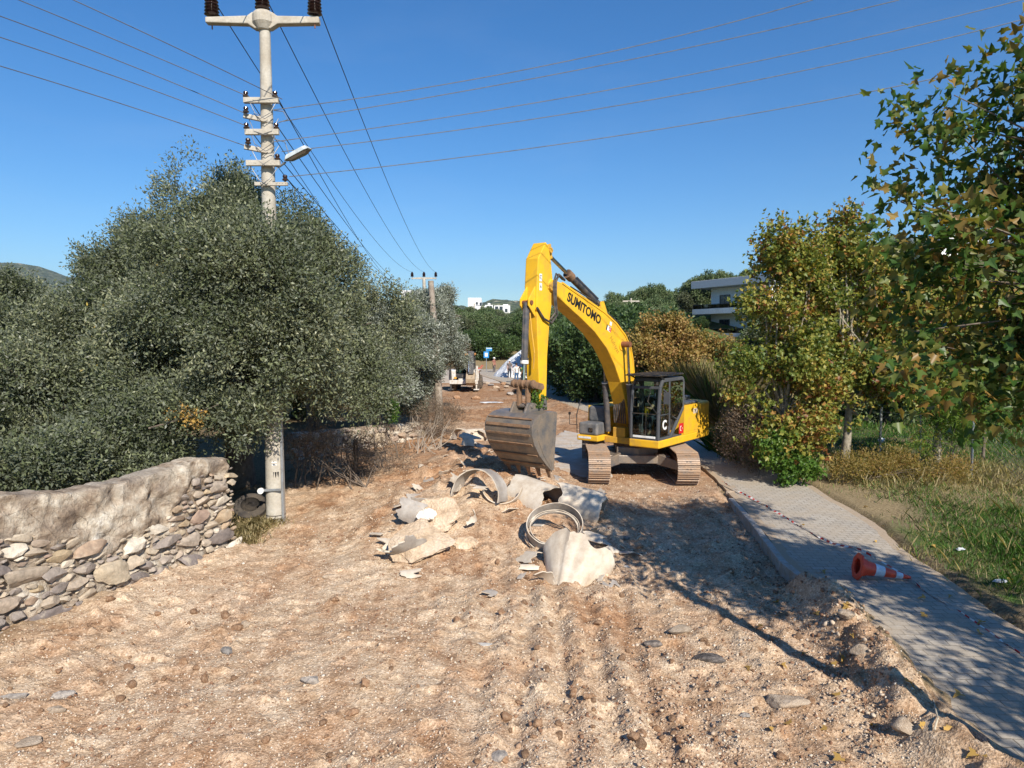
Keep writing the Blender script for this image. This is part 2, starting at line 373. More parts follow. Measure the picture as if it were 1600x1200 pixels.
# ---------------------------------------------------------------- paved path
def ramp_in(nt, s):
    m_ = nd(nt, 'MapRange'); m_.inputs[1].default_value = .3; m_.inputs[2].default_value = 2.3; nt.links.new(s, m_.inputs[0]); return m_.outputs[0]
def paving_material():
    m, nt, p, lk = newmat('concrete_pavers')
    pos = nd(nt, 'NewGeometry').outputs['Position']
    mp = nd(nt, 'Mapping'); mp.inputs['Rotation'].default_value = (0, 0, R(4.5)); lk(pos, mp.inputs[0])
    br = nd(nt, 'TexBrick'); br.inputs['Scale'].default_value = 1.0; br.inputs['Brick Width'].default_value = .21
    br.inputs['Row Height'].default_value = .155; br.inputs['Mortar Size'].default_value = .008; br.inputs['Mortar Smooth'].default_value = .4
    br.inputs['Color1'].default_value = (.39, .35, .295, 1); br.inputs['Color2'].default_value = (.47, .425, .36, 1); br.inputs['Mortar'].default_value = (.17, .145, .115, 1)
    # wavy joints of interlocking stones
    wv = nd(nt, 'TexWave'); wv.inputs['Scale'].default_value = 5; wv.inputs['Distortion'].default_value = 0; lk(mp.outputs[0], wv.inputs[0])
    nz = nd(nt, 'TexNoise'); nz.inputs['Scale'].default_value = 9; lk(mp.outputs[0], nz.inputs[0])
    vm = nd(nt, 'VectorMath', operation='MULTIPLY_ADD'); lk(nz.outputs[1], vm.inputs[0]); vm.inputs[1].default_value = (.03, .03, 0); lk(mp.outputs[0], vm.inputs[2])
    lk(vm.outputs[0], br.inputs[0])
    n1 = noise(nt, pos, 1.3, 6, .65); n2 = noise(nt, pos, 9, 5, .7); n3 = noise(nt, pos, 60, 3, .6)
    c = mix(nt, ramp(nt, n1, [(.38, (.05, .05, .05)), (.62, (.72, .72, .72))]), br.outputs[0], (.44, .365, .275))
    c = mix(nt, ramp(nt, n2, [(.60, (0, 0, 0)), (.72, (.8, .8, .8))]), c, (.58, .54, .49))
    ed = nd(nt, 'Attribute', attribute_name='rnd').outputs['Fac']; em = nd(nt, 'Math', operation='MULTIPLY_ADD'); lk(noise(nt, pos, 2.8, 6, .7), em.inputs[0]); em.inputs[1].default_value = 1.6; lk(ed, em.inputs[2])
    c = mix(nt, ramp(nt, em.outputs[0], [(0, (0, 0, 0)), (.62, (0, 0, 0)), (.84, (1, 1, 1))]) if False else ramp(nt, ramp_in(nt, em.outputs[0]), [(.45, (0, 0, 0)), (.62, (.95, .95, .95))]), c, (.43, .33, .23))
    c = mix(nt, 1.0, c, ramp(nt, n3, [(.3, (.8, .8, .8)), (.7, (1.12, 1.12, 1.12))]), 'MULTIPLY')
    lk(c, p.inputs['Base Color']); p.inputs['Roughness'].default_value = .9; p.inputs['Specular IOR Level'].default_value = .2
    inv = nd(nt, 'Math', operation='SUBTRACT'); inv.inputs[0].default_value = 1; lk(br.outputs['Fac'], inv.inputs[1])
    b = bump(nt, inv.outputs[0], .7, .008); b = bump(nt, n3, .3, .004, b); lk(b, p.inputs['Normal'])
    return m
PAVE = paving_material()
KERB = simple('kerb_concrete', (.43, .41, .38), .9, dirt=(.36, .28, .2), damt=.5, bmp=.5, bscale=18)
ys = np.concatenate([np.arange(-6, 17, .12), np.arange(17, 45, .4), np.arange(45, 90, 1.2)])
mb = MB(); N = 14; rows = []
for k, y in enumerate(ys):
    a, b = float(xl(y)), float(xr(y)); a += (.16 if y < 11.2 else .08)*float(fbm(y*2.3, 3.3, 4, 5)); b += .12*float(fbm(y*1.1, 9.3, 3, 6))
    row = [(a+.01, y, -.12)]
    for j in range(N+1):
        x = a+(b-a)*j/N; row.append((x, y, .135+.012*float(fbm(x*1.2, y*1.2, 2, 7))+.03*math.sin(math.pi*j/N)*0))
    row.append((b, y, -.12)); rows.append(row)
n = len(rows[0]); vs = [p for r in rows for p in r]
fs = [(k*n+j, k*n+j+1, (k+1)*n+j+1, (k+1)*n+j) for k in range(len(rows)-1) for j in range(n-1)]
mb.add(vs, fs); mb.c = [max(1.1-abs(j-.5)*.42 if j < n/2 else 1.0-abs(n-2.5-j)*.5, 0) for k in range(len(rows)-1) for j in range(n-1)]; po = mb.build('paved_path', PAVE); sm(po, 30); tag(po, 'grey interlocking paver path along the verge', kind='structure')
# bare kerb stones beside the trench
kb = empty('kerb', (5.0, 13.5, .1)); kys = np.arange(11.5, 17.2, .8)
for k in range(len(kys)-1):
    y0, y1 = kys[k]+.012, kys[k+1]-.012; a = Vector((float(xl(y0))-.075, y0, .02)); b = Vector((float(xl(y1))-.075, y1, .02)); mb = MB(); o_ = Vector(kb.location); mb.bar(a-o_, b-o_, .13, .27, up=(0, 0, 1))
    o = mb.build('kerb_stone', KERB, kb, .015); o.rotation_euler = (0, 0, rng.normal(0, .004))
tag(kb, 'row of pale concrete kerb stones edging the paved path above the trench', 'kerb')
# old road surface left between the spoil and the digger
pts = [(1.15, 20.4), (2.9, 20.2), (3.3, 24), (3.0, 29.5), (2.2, 30.5), (1.5, 28), (1.2, 24)]
def patch(name, pts, mat, label, z0=.03, step=.35):
    c = np.mean(pts, 0); mb = MB(); ring = []
    P = np.array(pts); out = []
    for a, b in zip(P, np.roll(P, -1, 0)):
        k = max(2, int(np.hypot(*(b-a))/step))
        for t in range(k): q_ = a+(b-a)*t/k; out.append(q_+rng.normal(0, .05, 2))
    out = np.array(out); vs = []; m = len(out); K = 10
    for r in range(K+1):
        for q_ in out:
            x, y = c+(q_-c)*(1-r/K*.999); vs.append((x, y, float(H(x, y))*.3+z0+(.0 if r else -.1)))
    fs = [(r*m+k, r*m+(k+1) % m, (r+1)*m+(k+1) % m, (r+1)*m+k) for r in range(K) for k in range(m)]
    mb.add(vs, fs); o = mb.build(name, mat); sm(o, 30); return tag(o, label, kind='structure')
OLD = simple('old_road_concrete', (.52, .48, .43), .9, dirt=(.45, .33, .22), damt=.55, dscale=2, bmp=.3)
patch('old_road', pts, OLD, 'pale remnant of old road surface beside the tracks', .085)
patch('far_road', [(-7, 62), (-1.6, 62), (2, 60), (1.5, 75), (-1, 86), (-9, 95), (-12, 80)], OLD, 'pale road surface by the workers in the distance', .10, 2)

# ---------------------------------------------------------------- rocks
ROCKM = []
def rockmat(name, c1, c2, c3):
    m, nt, p, lk = newmat(name)
    oi = nd(nt, 'ObjectInfo'); tc = nd(nt, 'TexCoord').outputs['Object']
    n1 = noise(nt, tc, 2.3, 6, .7)
    c = ramp(nt, n1, [(.32, c1), (.5, c2), (.7, c3)])
    c = mix(nt, 1.0, c, ramp(nt, oi.outputs['Random'], [(0, (.75, .75, .75)), (1, (1.2, 1.15, 1.1))]), 'MULTIPLY')
    c = mix(nt, 1.0, c, ramp(nt, noise(nt, tc, 22, 3), [(.3, (.8, .8, .8)), (.7, (1.15, 1.15, 1.15))]), 'MULTIPLY')
    lk(c, p.inputs['Base Color']); p.inputs['Roughness'].default_value = .92; p.inputs['Specular IOR Level'].default_value = .15
    lk(bump(nt, noise(nt, tc, 9, 5, .7), .6, .06), p.inputs['Normal'])
    return m
CLOD = rockmat('red_clod', (.20, .11, .065), (.33, .205, .125), (.47, .335, .225))
TAN = rockmat('tan_stone', (.30, .23, .17), (.46, .37, .28), (.60, .51, .41))
GREY = rockmat('grey_stone', (.20, .18, .17), (.36, .33, .30), (.52, .48, .43))
ASPH = rockmat('asphalt_lump', (.06, .055, .05), (.16, .14, .13), (.36, .32, .28))
PALE = rockmat('pale_chip', (.62, .58, .52), (.74, .71, .66), (.8, .78, .74))
def ico(sub):
    import bmesh
    bm = bmesh.new(); bmesh.ops.create_icosphere(bm, subdivisions=sub, radius=1)
    v = np.array([q_.co[:] for q_ in bm.verts]); f = [tuple(x.index for x in fc.verts) for fc in bm.faces]; bm.free(); return v, f
I2 = ico(2); I3 = ico(3); I1 = ico(1)
def rockshape(r, sub=2, ang=.5, cuts=7, flat=.75, lims=(.55, .85)):
    v, f = (I1, I2, I3)[sub-1]; v = v.copy()
    for k in range(cuts):                                   # planar chips
        d = r.normal(size=3); d /= np.linalg.norm(d); lim = r.uniform(*lims)
        t = v @ d; over = t > lim; v[over] -= np.outer(t[over]-lim, d)*.95
    nz = 1+.10*np.sin(v @ r.normal(size=3)*3+r.uniform(0, 6))[:, None]+.05*np.sin(v @ r.normal(size=3)*7+r.uniform(0, 6))[:, None]
    v = v*nz*np.array([r.uniform(.85, 1.25), r.uniform(.75, 1.0), flat*r.uniform(.75, 1.1)])
    return v, f
def rock_mesh(name, mat, seed, **k):
    r = np.random.default_rng(seed); v, f = rockshape(r, **k)
    mb = MB(); mb.add([tuple(p) for p in v], f); o = mb.build(name, mat)
    return o
def place_rock(src, first, loc, s, label, cat, group=None):
    o = src if first else src.copy()
    if not first: C.objects.link(o)
    o.location = loc; o.scale = s if hasattr(s, '__len__') else (s, s, s)
    o.rotation_euler = (rng.uniform(-.3, .3), rng.uniform(-.3, .3), rng.uniform(0, 6.28))
    tag(o, label, cat, group); return o
# gravel: nobody could count it
oct_v = np.array([(1, 0, 0), (0, 1, 0), (-1, 0, 0), (0, -1, 0), (.2, .1, .7), (0, 0, -.5)], float)
oct_f = [(0, 1, 4), (1, 2, 4), (2, 3, 4), (3, 0, 4), (1, 0, 5), (2, 1, 5), (3, 2, 5), (0, 3, 5)]
def randrot(k, tilt=1.0):
    a = rng.uniform(0, 2*np.pi, k); b = rng.uniform(-tilt, tilt, k); c = rng.uniform(-tilt, tilt, k)
    ca, sa, cb, sb, cc, sc_ = np.cos(a), np.sin(a), np.cos(b), np.sin(b), np.cos(c), np.sin(c)
    Rz = np.zeros((k, 3, 3)); Rz[:, 0, 0] = ca; Rz[:, 0, 1] = -sa; Rz[:, 1, 0] = sa; Rz[:, 1, 1] = ca; Rz[:, 2, 2] = 1
    Rx = np.zeros((k, 3, 3)); Rx[:, 0, 0] = 1; Rx[:, 1, 1] = cb; Rx[:, 1, 2] = -sb; Rx[:, 2, 1] = sb; Rx[:, 2, 2] = cb
    Ry = np.zeros((k, 3, 3)); Ry[:, 1, 1] = 1; Ry[:, 0, 0] = cc; Ry[:, 0, 2] = sc_; Ry[:, 2, 0] = -sc_; Ry[:, 2, 2] = cc
    return Rz @ Rx @ Ry
m, nt, p, lk = newmat('gravel_chips')
lk(ramp(nt, nd(nt, 'Attribute', attribute_name='rnd').outputs['Fac'], [(0, (.20, .10, .055)), (.3, (.38, .25, .16)), (.6, (.55, .43, .31)), (.85, (.55, .46, .36)), (.99, (.64, .58, .49))]), p.inputs['Base Color']); p.inputs['Roughness'].default_value = .9
GRAV = m
K = 60000
yy = 5.6*(30/5.6)**(rng.random(K)**1.15); xx = rng.uniform(-.78, .60, K)*yy
ok = (xx < xl(yy)+.25*rng.random(K)) & (xx > -7.6) & (xx > -6.8+.395*(yy-9.4)+.1)
xx, yy = xx[ok], yy[ok]; K = len(xx); sz = .007+.010*rng.random(K)**2+.016*(rng.random(K) > .93)*rng.random(K)
sz *= (yy/9)**.35
P = np.stack([xx, yy, H(xx, yy)+sz*.15], -1); M = randrot(K)*sz[:, None, None]*rng.uniform(.7, 1.35, (K, 1, 3))
g = inst_mesh('gravel', oct_v, oct_f, P, M, GRAV, rng.random(K)); tag(g, 'loose crushed stone chips scattered over the worked earth', kind='stuff')
# crumbs of red earth, more on the rough bands
K = 30000
yy = 5.6*(26/5.6)**(rng.random(K)**1.0); xx = rng.uniform(-.74, .55, K)*yy
rowm = np.clip(np.sin((xx-.13*yy*.3)*13+2.0*vn(xx*1.2, yy*.35, 4)), 0, 1)
dens = np.clip(.2+1.1*fbm(xx*.9, yy*.9, 3, 91)+(.25+.8*rowm)*gauss(xx, yy, .7, 9, 1.6, 5)+.9*gauss(xx-xl(yy)+.5, yy, 0, 9, .7, 9)+.5*gauss(xx, yy, -.5, 17, 2.5, 3), 0.02, 1)
ok = (xx < xl(yy)+.28*rng.random(K)*(yy < 11.2)) & (xx > -6.8+.395*(yy-9.4)+.1) & (rng.random(K) < dens)
xx, yy = xx[ok], yy[ok]; K = len(xx); sz = .011+.028*rng.random(K)**2.8+.042*rng.random(K)**3*gauss(xx-xl(yy)+.3, yy, 0, 9, .6, 4)
P = np.stack([xx, yy, H(xx, yy)+sz*.3], -1); M = randrot(K)*sz[:, None, None]*rng.uniform(.7, 1.3, (K, 1, 3))
rv, rf = rockshape(np.random.default_rng(4), 1, cuts=9, lims=(.4, .8))
g = inst_mesh('earth_crumbs', rv, rf, P, M, GRAV, rng.random(K)**1.6*.75); tag(g, 'small crumbs of reddish earth lying on the worked ground', kind='stuff')
# countable clods
srcs = [rock_mesh('earth_clod', CLOD, 20+k, cuts=6, flat=.8) for k in range(4)]; used = set()
GL = 'loose clods on the torn up road'; cnt = 0
while cnt < 130:
    u = rng.uniform(-10, 1330); v = 760+440*rng.random()**.8
    pnt = G(u, v)
    if pnt.x > xl(pnt.y)-.15 or pnt.x < -6.8+.395*(pnt.y-9.4)+.35: continue
    if rng.random() > .35+.9*float(gauss(pnt.x, pnt.y, .7, 9, 1.3, 5))+.9*float(gauss(pnt.x, pnt.y, -5.2, 9.5, 1.5, 2)): continue
    s = .028+.05*rng.random()**2.2; j = cnt % 4; pnt.z += s*.3
    place_rock(srcs[j], j not in used, pnt, s, 'small rounded brown clod lying loose on the stony earth', 'clod', GL); used.add(j); cnt += 1
# larger stones seen in the photo: px, size, material, label
BIG = [
 ((1108, 1032), (.24, .15, .09), ASPH, 'asphalt_chunk', 'flat grey asphalt lump right of centre in the foreground dirt', 'asphalt chunk'),
 ((1018, 1008), (.17, .10, .07), ASPH, 'asphalt_chunk', 'narrow dark asphalt sliver left of the flat asphalt lump', 'asphalt chunk'),
 ((1062, 985), (.22, .16, .07), TAN, 'stone', 'dusty slab edge poking from the dirt above the asphalt sliver', 'stone'),
 ((1225, 1098), (.20, .16, .08), TAN, 'stone', 'half buried smooth tan stone in the right foreground dirt', 'stone'),
 ((1325, 963), (.12, .1, .09), TAN, 'stone', 'round tan stone on the soil ridge nearest the fallen cone', 'stone'),
 ((1346, 1020), (.13, .12, .11), TAN, 'stone', 'egg shaped tan stone on the soil ridge below the round one', 'stone'),
 ((1415, 1145), (.12, .11, .14), TAN, 'stone', 'upright brown stone on the soil ridge at the lower right', 'stone'),
 ((756, 1008), (.15, .05, .02), PALE, 'stone_shard', 'thin white triangular shard in the middle foreground', 'shard'),
 ((485, 1066), (.11, .08, .07), GREY, 'stone', 'dark grey stone alone in the left foreground gravel', 'stone'),
 ((356, 1020), (.09, .08, .07), GREY, 'stone', 'grey stone on the gravel slope below the wall end', 'stone'),
 ((372, 984), (.10, .08, .08), CLOD, 'stone', 'brown rock beside a pale one below the wall end', 'stone'),
 ((383, 978), (.08, .06, .07), TAN, 'stone', 'pale rock leaning on a brown one below the wall end', 'stone'),
 ((98, 1090), (.10, .07, .07), GREY, 'stone', 'pale grey pebble with black shadow near lower left corner', 'stone'),
 ((22, 1090), (.13, .05, .05), GREY, 'stone', 'long whitish stone at the left picture edge', 'stone'),
 ((40, 1165), (.16, .12, .06), TAN, 'stone', 'flat sandy stone in the lower left corner', 'stone'),
 ((87, 1112), (.08, .06, .05), TAN, 'stone', 'small light stone below the grey pebble at lower left', 'stone'),
 ((780, 1185), (.10, .08, .07), GREY, 'stone', 'grey stone at the bottom edge near the centre', 'stone'),
 ((1165, 1120), (.06, .04, .04), GREY, 'stone', 'small slate grey stone left of the half buried tan one', 'stone'),
 ((978, 886), (.05, .05, .03), PALE, 'stone_shard', 'small white shard right of the big broken pipe cap', 'shard'),
 ((515, 902), (.13, .1, .05), TAN, 'stone', 'low tan stone on the gravel left of the spoil heap', 'stone'),
 ((545, 700), (.14, .1, .1), TAN, 'stone', 'tan stone half way along the stone wall behind the post', 'stone'),
 ((672, 703), (.16, .14, .14), TAN, 'stone', 'tan boulder uphill of the broken pipe pile', 'stone'),
 ((1140, 775), (.16, .13, .1), TAN, 'stone', 'rough stone at the trench edge in front of the right track', 'stone'),
 ((980, 842), (.10, .08, .06), GREY, 'stone', 'grey rubble lump in the shade right of the ring pipe', 'stone'),
 ((1000, 856), (.09, .07, .05), CLOD, 'stone', 'brown rubble lump in the shade right of the ring pipe', 'stone'),
]
for k, (px, s, mt, nm, lb, ct) in enumerate(BIG):
    o = rock_mesh(nm, mt, 100+k, sub=3, cuts=9, flat=.9); p0 = G(*px)
    place_rock(o, True, p0+Vector((0, 0, s[2]*.35)), s, lb, ct)
    o.rotation_euler = (rng.uniform(-.15, .15), rng.uniform(-.15, .15), rng.uniform(-.6, .6))
    sm(o, 30)
# lime spilled on the dirt
# ---------------------------------------------------------------- stone wall by the trees
def wallmat():
    m, nt, p, lk = newmat('lime_plaster')
    pos = nd(nt, 'NewGeometry').outputs['Position']
    n1 = noise(nt, pos, 2.2, 7, .7); n2 = noise(nt, pos, 14, 5, .7); n3 = noise(nt, pos, 1.0, 4, .6)
    c = ramp(nt, n1, [(.34, (.17, .13, .10)), (.44, (.34, .26, .19)), (.52, (.48, .40, .31)), (.6, (.60, .53, .43)), (.7, (.74, .69, .61))])
    c = mix(nt, ramp(nt, n3, [(.48, (0, 0, 0)), (.62, (.6, .6, .6))]), c, (.30, .26, .22))
    c = mix(nt, 1.0, c, ramp(nt, n2, [(.3, (.72, .72, .72)), (.7, (1.15, 1.15, 1.15))]), 'MULTIPLY')
    cr = voro(nt, pos, 1.7, 'Distance', 'DISTANCE_TO_EDGE')
    crm = ramp(nt, cr, [(.0, (.35, .35, .35)), (.006, (1, 1, 1))])
    c = mix(nt, crm, (.12, .09, .07), c)
    lk(c, p.inputs['Base Color']); p.inputs['Roughness'].default_value = .95; p.inputs['Specular IOR Level'].default_value = .1
    b = bump(nt, n1, .9, .09); b = bump(nt, n2, .8, .04, b); b = bump(nt, crm, .5, .02, b); lk(b, p.inputs['Normal']); return m
def stonemat():
    m, nt, p, lk = newmat('wall_stone')
    a = nd(nt, 'Attribute', attribute_name='rnd').outputs['Fac']; pos = nd(nt, 'NewGeometry').outputs['Position']
    c = ramp(nt, a, [(0, (.21, .18, .17)), (.2, (.36, .31, .27)), (.4, (.46, .38, .29)), (.55, (.50, .43, .34)), (.7, (.36, .26, .21)), (.8, (.40, .31, .20)), (.92, (.60, .54, .45)), (1, (.66, .60, .52))])
    c = mix(nt, 1.0, c, ramp(nt, noise(nt, pos, 9, 6, .7), [(.3, (.62, .62, .62)), (.7, (1.25, 1.22, 1.18))]), 'MULTIPLY')
    c = mix(nt, ramp(nt, noise(nt, pos, 4, 5, .7), [(.56, (0, 0, 0)), (.68, (.6, .6, .6))]), c, (.55, .47, .36))
    lk(c, p.inputs['Base Color']); p.inputs['Roughness'].default_value = .93; p.inputs['Specular IOR Level'].default_value = .12
    lk(bump(nt, noise(nt, pos, 26, 5, .7), .7, .02), p.inputs['Normal']); return m
PLAS = wallmat(); WST = stonemat()
def stone_wall(name, A, B, topf, plf, thick, label, seed, baseoff=-.3, dens=1.0, zb=0.0):
    r = np.random.default_rng(seed)
    A = np.array(A, float); B = np.array(B, float); Ln = np.hypot(*(B-A)); t = (B-A)/Ln; nn = np.array([t[1], -t[0]])   # nn towards the road
    root = empty(name, (*(A+B)/2, 0)); inv = Vector((-(A+B)[0]/2, -(A+B)[1]/2, 0))
    S = np.arange(0, Ln+.001, .05); K = 44; vs = []; fs = []
    def P(s, d, z): q_ = A+t*s+nn*d; return (q_[0]+inv.x, q_[1]+inv.y, z)
    for s in S:
        top = topf(s)+.05*float(fbm(s*2.1, seed, 3))+.035*float(fbm(s*8, seed+4, 3)); pl = plf(s)+.5*float(fbm(s*1.9, seed+2, 4)); ring = []
        for k in range(K+1):
            z = baseoff+(top-baseoff)*k/K; x_ = float(ss(z, top-pl-.05, top-pl+.03))
            d = -.03+.045*x_+.03*float(fbm(s*1.4, z*1.4, 3, seed))+(.07*float(fbm(s*6, z*6, 4, seed+5)))-.05*max(0., float(fbm(s*2.3, z*3.1, 3, seed+8))-.05)*4*x_
            e = min(s, Ln-s); d -= .14*max(0, 1-e/.15)**2; d -= .03*max(0, 1-(top-z)/.04)**2
            ring.append(P(s, d, z+zb))
        for k in range(1, 7):
            a = k/7; ring.append(P(s, -thick*a, top+zb+.025*math.sin(math.pi*a)+.02*float(fbm(s*3, a*4, 2, 8))))
        ring.append(P(s, -thick, baseoff)); vs += ring
    n = len(ring)
    fs = [(i*n+j, (i+1)*n+j, (i+1)*n+j+1, i*n+j+1) for i in range(len(S)-1) for j in range(n-1)]
    fs += [tuple(range(n)), tuple((len(S)-1)*n+j for j in reversed(range(n)))]
    mb = MB(); mb.add(vs, fs); o = mb.build('plaster_core', PLAS, root); sm(o, 60)
    # stones packed by size
    st = []
    for rad, tries in ((.17, int(25*dens)), (.125, int(160*dens)), (.09, int(900*dens)), (.06, int(6000*dens)), (.038, int(16000*dens))):
        for _ in range(tries):
            s = r.uniform(.02, Ln-.02); top = topf(s)-plf(s)-.42*float(fbm(s*1.9, seed+2, 4)); z = r.uniform(baseoff*.3, top)
            rr = rad*r.uniform(.8, 1.15)
            if z > top-rr*.4: continue
            if all(((s-a)/1.45)**2+((z-b)/.76)**2 > ((rr+c)*.97)**2 for a, b, c in st): st.append((s, z, rr))
    tilt = .0
    mb = MB()
    for (s, z, rr) in st:
        v, f = rockshape(r, 3 if rr > .12 else 2 if rr > .05 else 1, cuts=13, flat=1.0, lims=(.42, .85)); v = v*1.12
        dpt = min(.10, rr*.8); an = r.uniform(-.25, .25); ca, sa = math.cos(an), math.sin(an)
        w_ = v[:, 0]*rr*1.62; h_ = v[:, 2]*rr*.92; w2 = w_*ca-h_*sa; h2 = w_*sa+h_*ca
        dd = v[:, 1]*dpt+.0+r.uniform(-.02, .03)
        q_ = A[None]+t[None]*(s+w2)[:, None]+nn[None]*dd[:, None]
        c_ = r.random()
        mb.add([(a+inv.x, b+inv.y, c+z+zb) for (a, b), c in zip(q_, h2)], f, 0, c_)
    o = mb.build('stones', WST, root); sm(o, 22)
    tag(root, label, 'stone wall'); print(name, 'stones', len(st)); return root
W1 = lambda s: float(np.interp(s, [0, 1.9, 3.0, 3.7, 4.6, 5.9, 6.5, 6.9], [2.0, 1.97, 1.95, 1.80, 1.76, 1.88, 1.86, 1.80]))
dirx = np.array([.395, 1])/np.hypot(.395, 1)
Bw = np.array([-5.28, 13.25]); Aw = Bw-dirx*6.95
stone_wall('stone_wall', Aw, Bw, W1, lambda s: float(np.interp(s, [0, 2.9, 3.4, 4.2, 5.4, 6.1, 6.95], [.45, .5, .75, .8, .82, .35, .25])), .5,
           'rubble stone wall with flaking plaster top under the big tree at left', 3, baseoff=-.35)
stone_wall('stone_wall', (-7.0, 22.6), (-3.3, 27.2), lambda s: .95-.03*s, lambda s: .22, .45,
           'low pale stone wall behind the leaning sticks and wooden post', 8, dens=.5)
# ---------------------------------------------------------------- foliage
BARK = simple('grey_bark', (.20, .165, .13), .95, dirt=(.09, .07, .055), damt=.7, bmp=.8, bscale=14)
BARKP = simple('plane_bark', (.42, .37, .29), .85, dirt=(.22, .19, .14), damt=.8, dscale=9, bmp=.3)
STICK = simple('dry_stick', (.24, .19, .145), .95, dirt=(.12, .09, .07), damt=.7)
EVER = leafmat('evergreen_leaf', [(0, (.050, .064, .028)), (.35, (.125, .148, .072)), (.7, (.21, .232, .125)), (.88, (.30, .305, .19)), (.965, (.27, .27, .17)), (.98, (.5, .38, .09)), (1, (.5, .34, .08))], .22, .42, (.13, .145, .10))
OLIVE = leafmat('olive_leaf', [(0, (.07, .085, .055)), (.4, (.12, .14, .095)), (.75, (.19, .21, .155)), (.95, (.30, .31, .26)), (1, (.30, .24, .13))], .15, .35, (.30, .32, .27))
DARK = leafmat('shade_leaf', [(0, (.028, .05, .015)), (.5, (.058, .10, .03)), (.85, (.10, .155, .045)), (1, (.16, .19, .06))], .22, .5)
PLANE = leafmat('plane_leaf', [(0, (.05, .085, .018)), (.3, (.10, .15, .03)), (.55, (.19, .22, .045)), (.75, (.31, .29, .06)), (.87, (.42, .31, .07)), (.95, (.36, .17, .05)), (1, (.20, .08, .03))], .35, .45)
PLANEG = leafmat('near_plane_leaf', [(0, (.03, .07, .018)), (.3, (.055, .12, .025)), (.5, (.11, .16, .035)), (.68, (.19, .18, .045)), (.84, (.24, .14, .04)), (.95, (.34, .23, .065)), (1, (.42, .32, .08))], .4, .42)
RUST = leafmat('autumn_leaf', [(0, (.13, .12, .035)), (.35, (.25, .20, .05)), (.65, (.36, .25, .08)), (.9, (.30, .15, .05)), (1, (.48, .34, .13))], .35, .5)
WOOD = leafmat('far_leaf', [(0, (.05, .08, .03)), (.4, (.09, .13, .05)), (.8, (.14, .18, .075)), (1, (.2, .21, .11))], .15, .5)
WOODB = leafmat('far_leaf_pale', [(0, (.055, .075, .035)), (.5, (.10, .12, .06)), (.9, (.15, .15, .09)), (1, (.2, .15, .09))], .15, .5)
BARE = leafmat('far_leaf_brown', [(0, (.10, .075, .055)), (.5, (.19, .14, .10)), (1, (.26, .19, .13))], .15, .6)
def unit(n):
    v = rng.normal(size=(n, 3)); return v/np.linalg.norm(v, axis=1)[:, None]
def look(D, roll=None):
    """matrices whose x axis is D"""
    k = len(D); D = D/np.linalg.norm(D, axis=1)[:, None]
    a = unit(k); s = np.cross(D, a); s /= np.linalg.norm(s, axis=1)[:, None]; u = np.cross(s, D)
    return np.stack([D, s, u], -1)
def subblobs(blobs, per=10, size=(.28, .45), inner=.25, thr=0):
    """clumps spread through the crown; every blob (cx,cy,cz,rx,ry,rz[,w])"""
    out = []
    for b in blobs:
        c = np.array(b[:3]); r = np.array(b[3:6]); k = int(per*(b[6] if len(b) > 6 else 1)*max(1, (r.prod()**(1/3)/2)**2))
        d = unit(k); d[:, 2] = np.where(d[:, 2] < -.6, -d[:, 2], d[:, 2])
        rad = np.where(rng.random(k) < inner, rng.uniform(.2, .6, k), rng.uniform(.62, .92, k))
        cc = c+d*r*rad[:, None]; s = rng.uniform(*size, k)*r.mean()
        for p_, s_, d_ in zip(cc, s, d): out.append((*p_, s_, *d_))
    return np.array(out)
def twig_points(sb, n, outw=.55, up=.25, fl=.75, core=.0):
    w_ = sb[:, 3]**2; idx = rng.choice(len(sb), n, p=w_/w_.sum()); s = sb[idx]
    d = unit(n); rr = np.where(rng.random(n) < .25, rng.uniform(.2, .8, n), rng.normal(.92, .14, n))
    sc3 = np.array([1, 1, fl]); P = s[:, :3]+d*rr[:, None]*s[:, 3:4]*sc3
    D = d*outw+s[:, 4:7]*.35+unit(n)*.55; D[:, 2] += up
    return P, D, idx
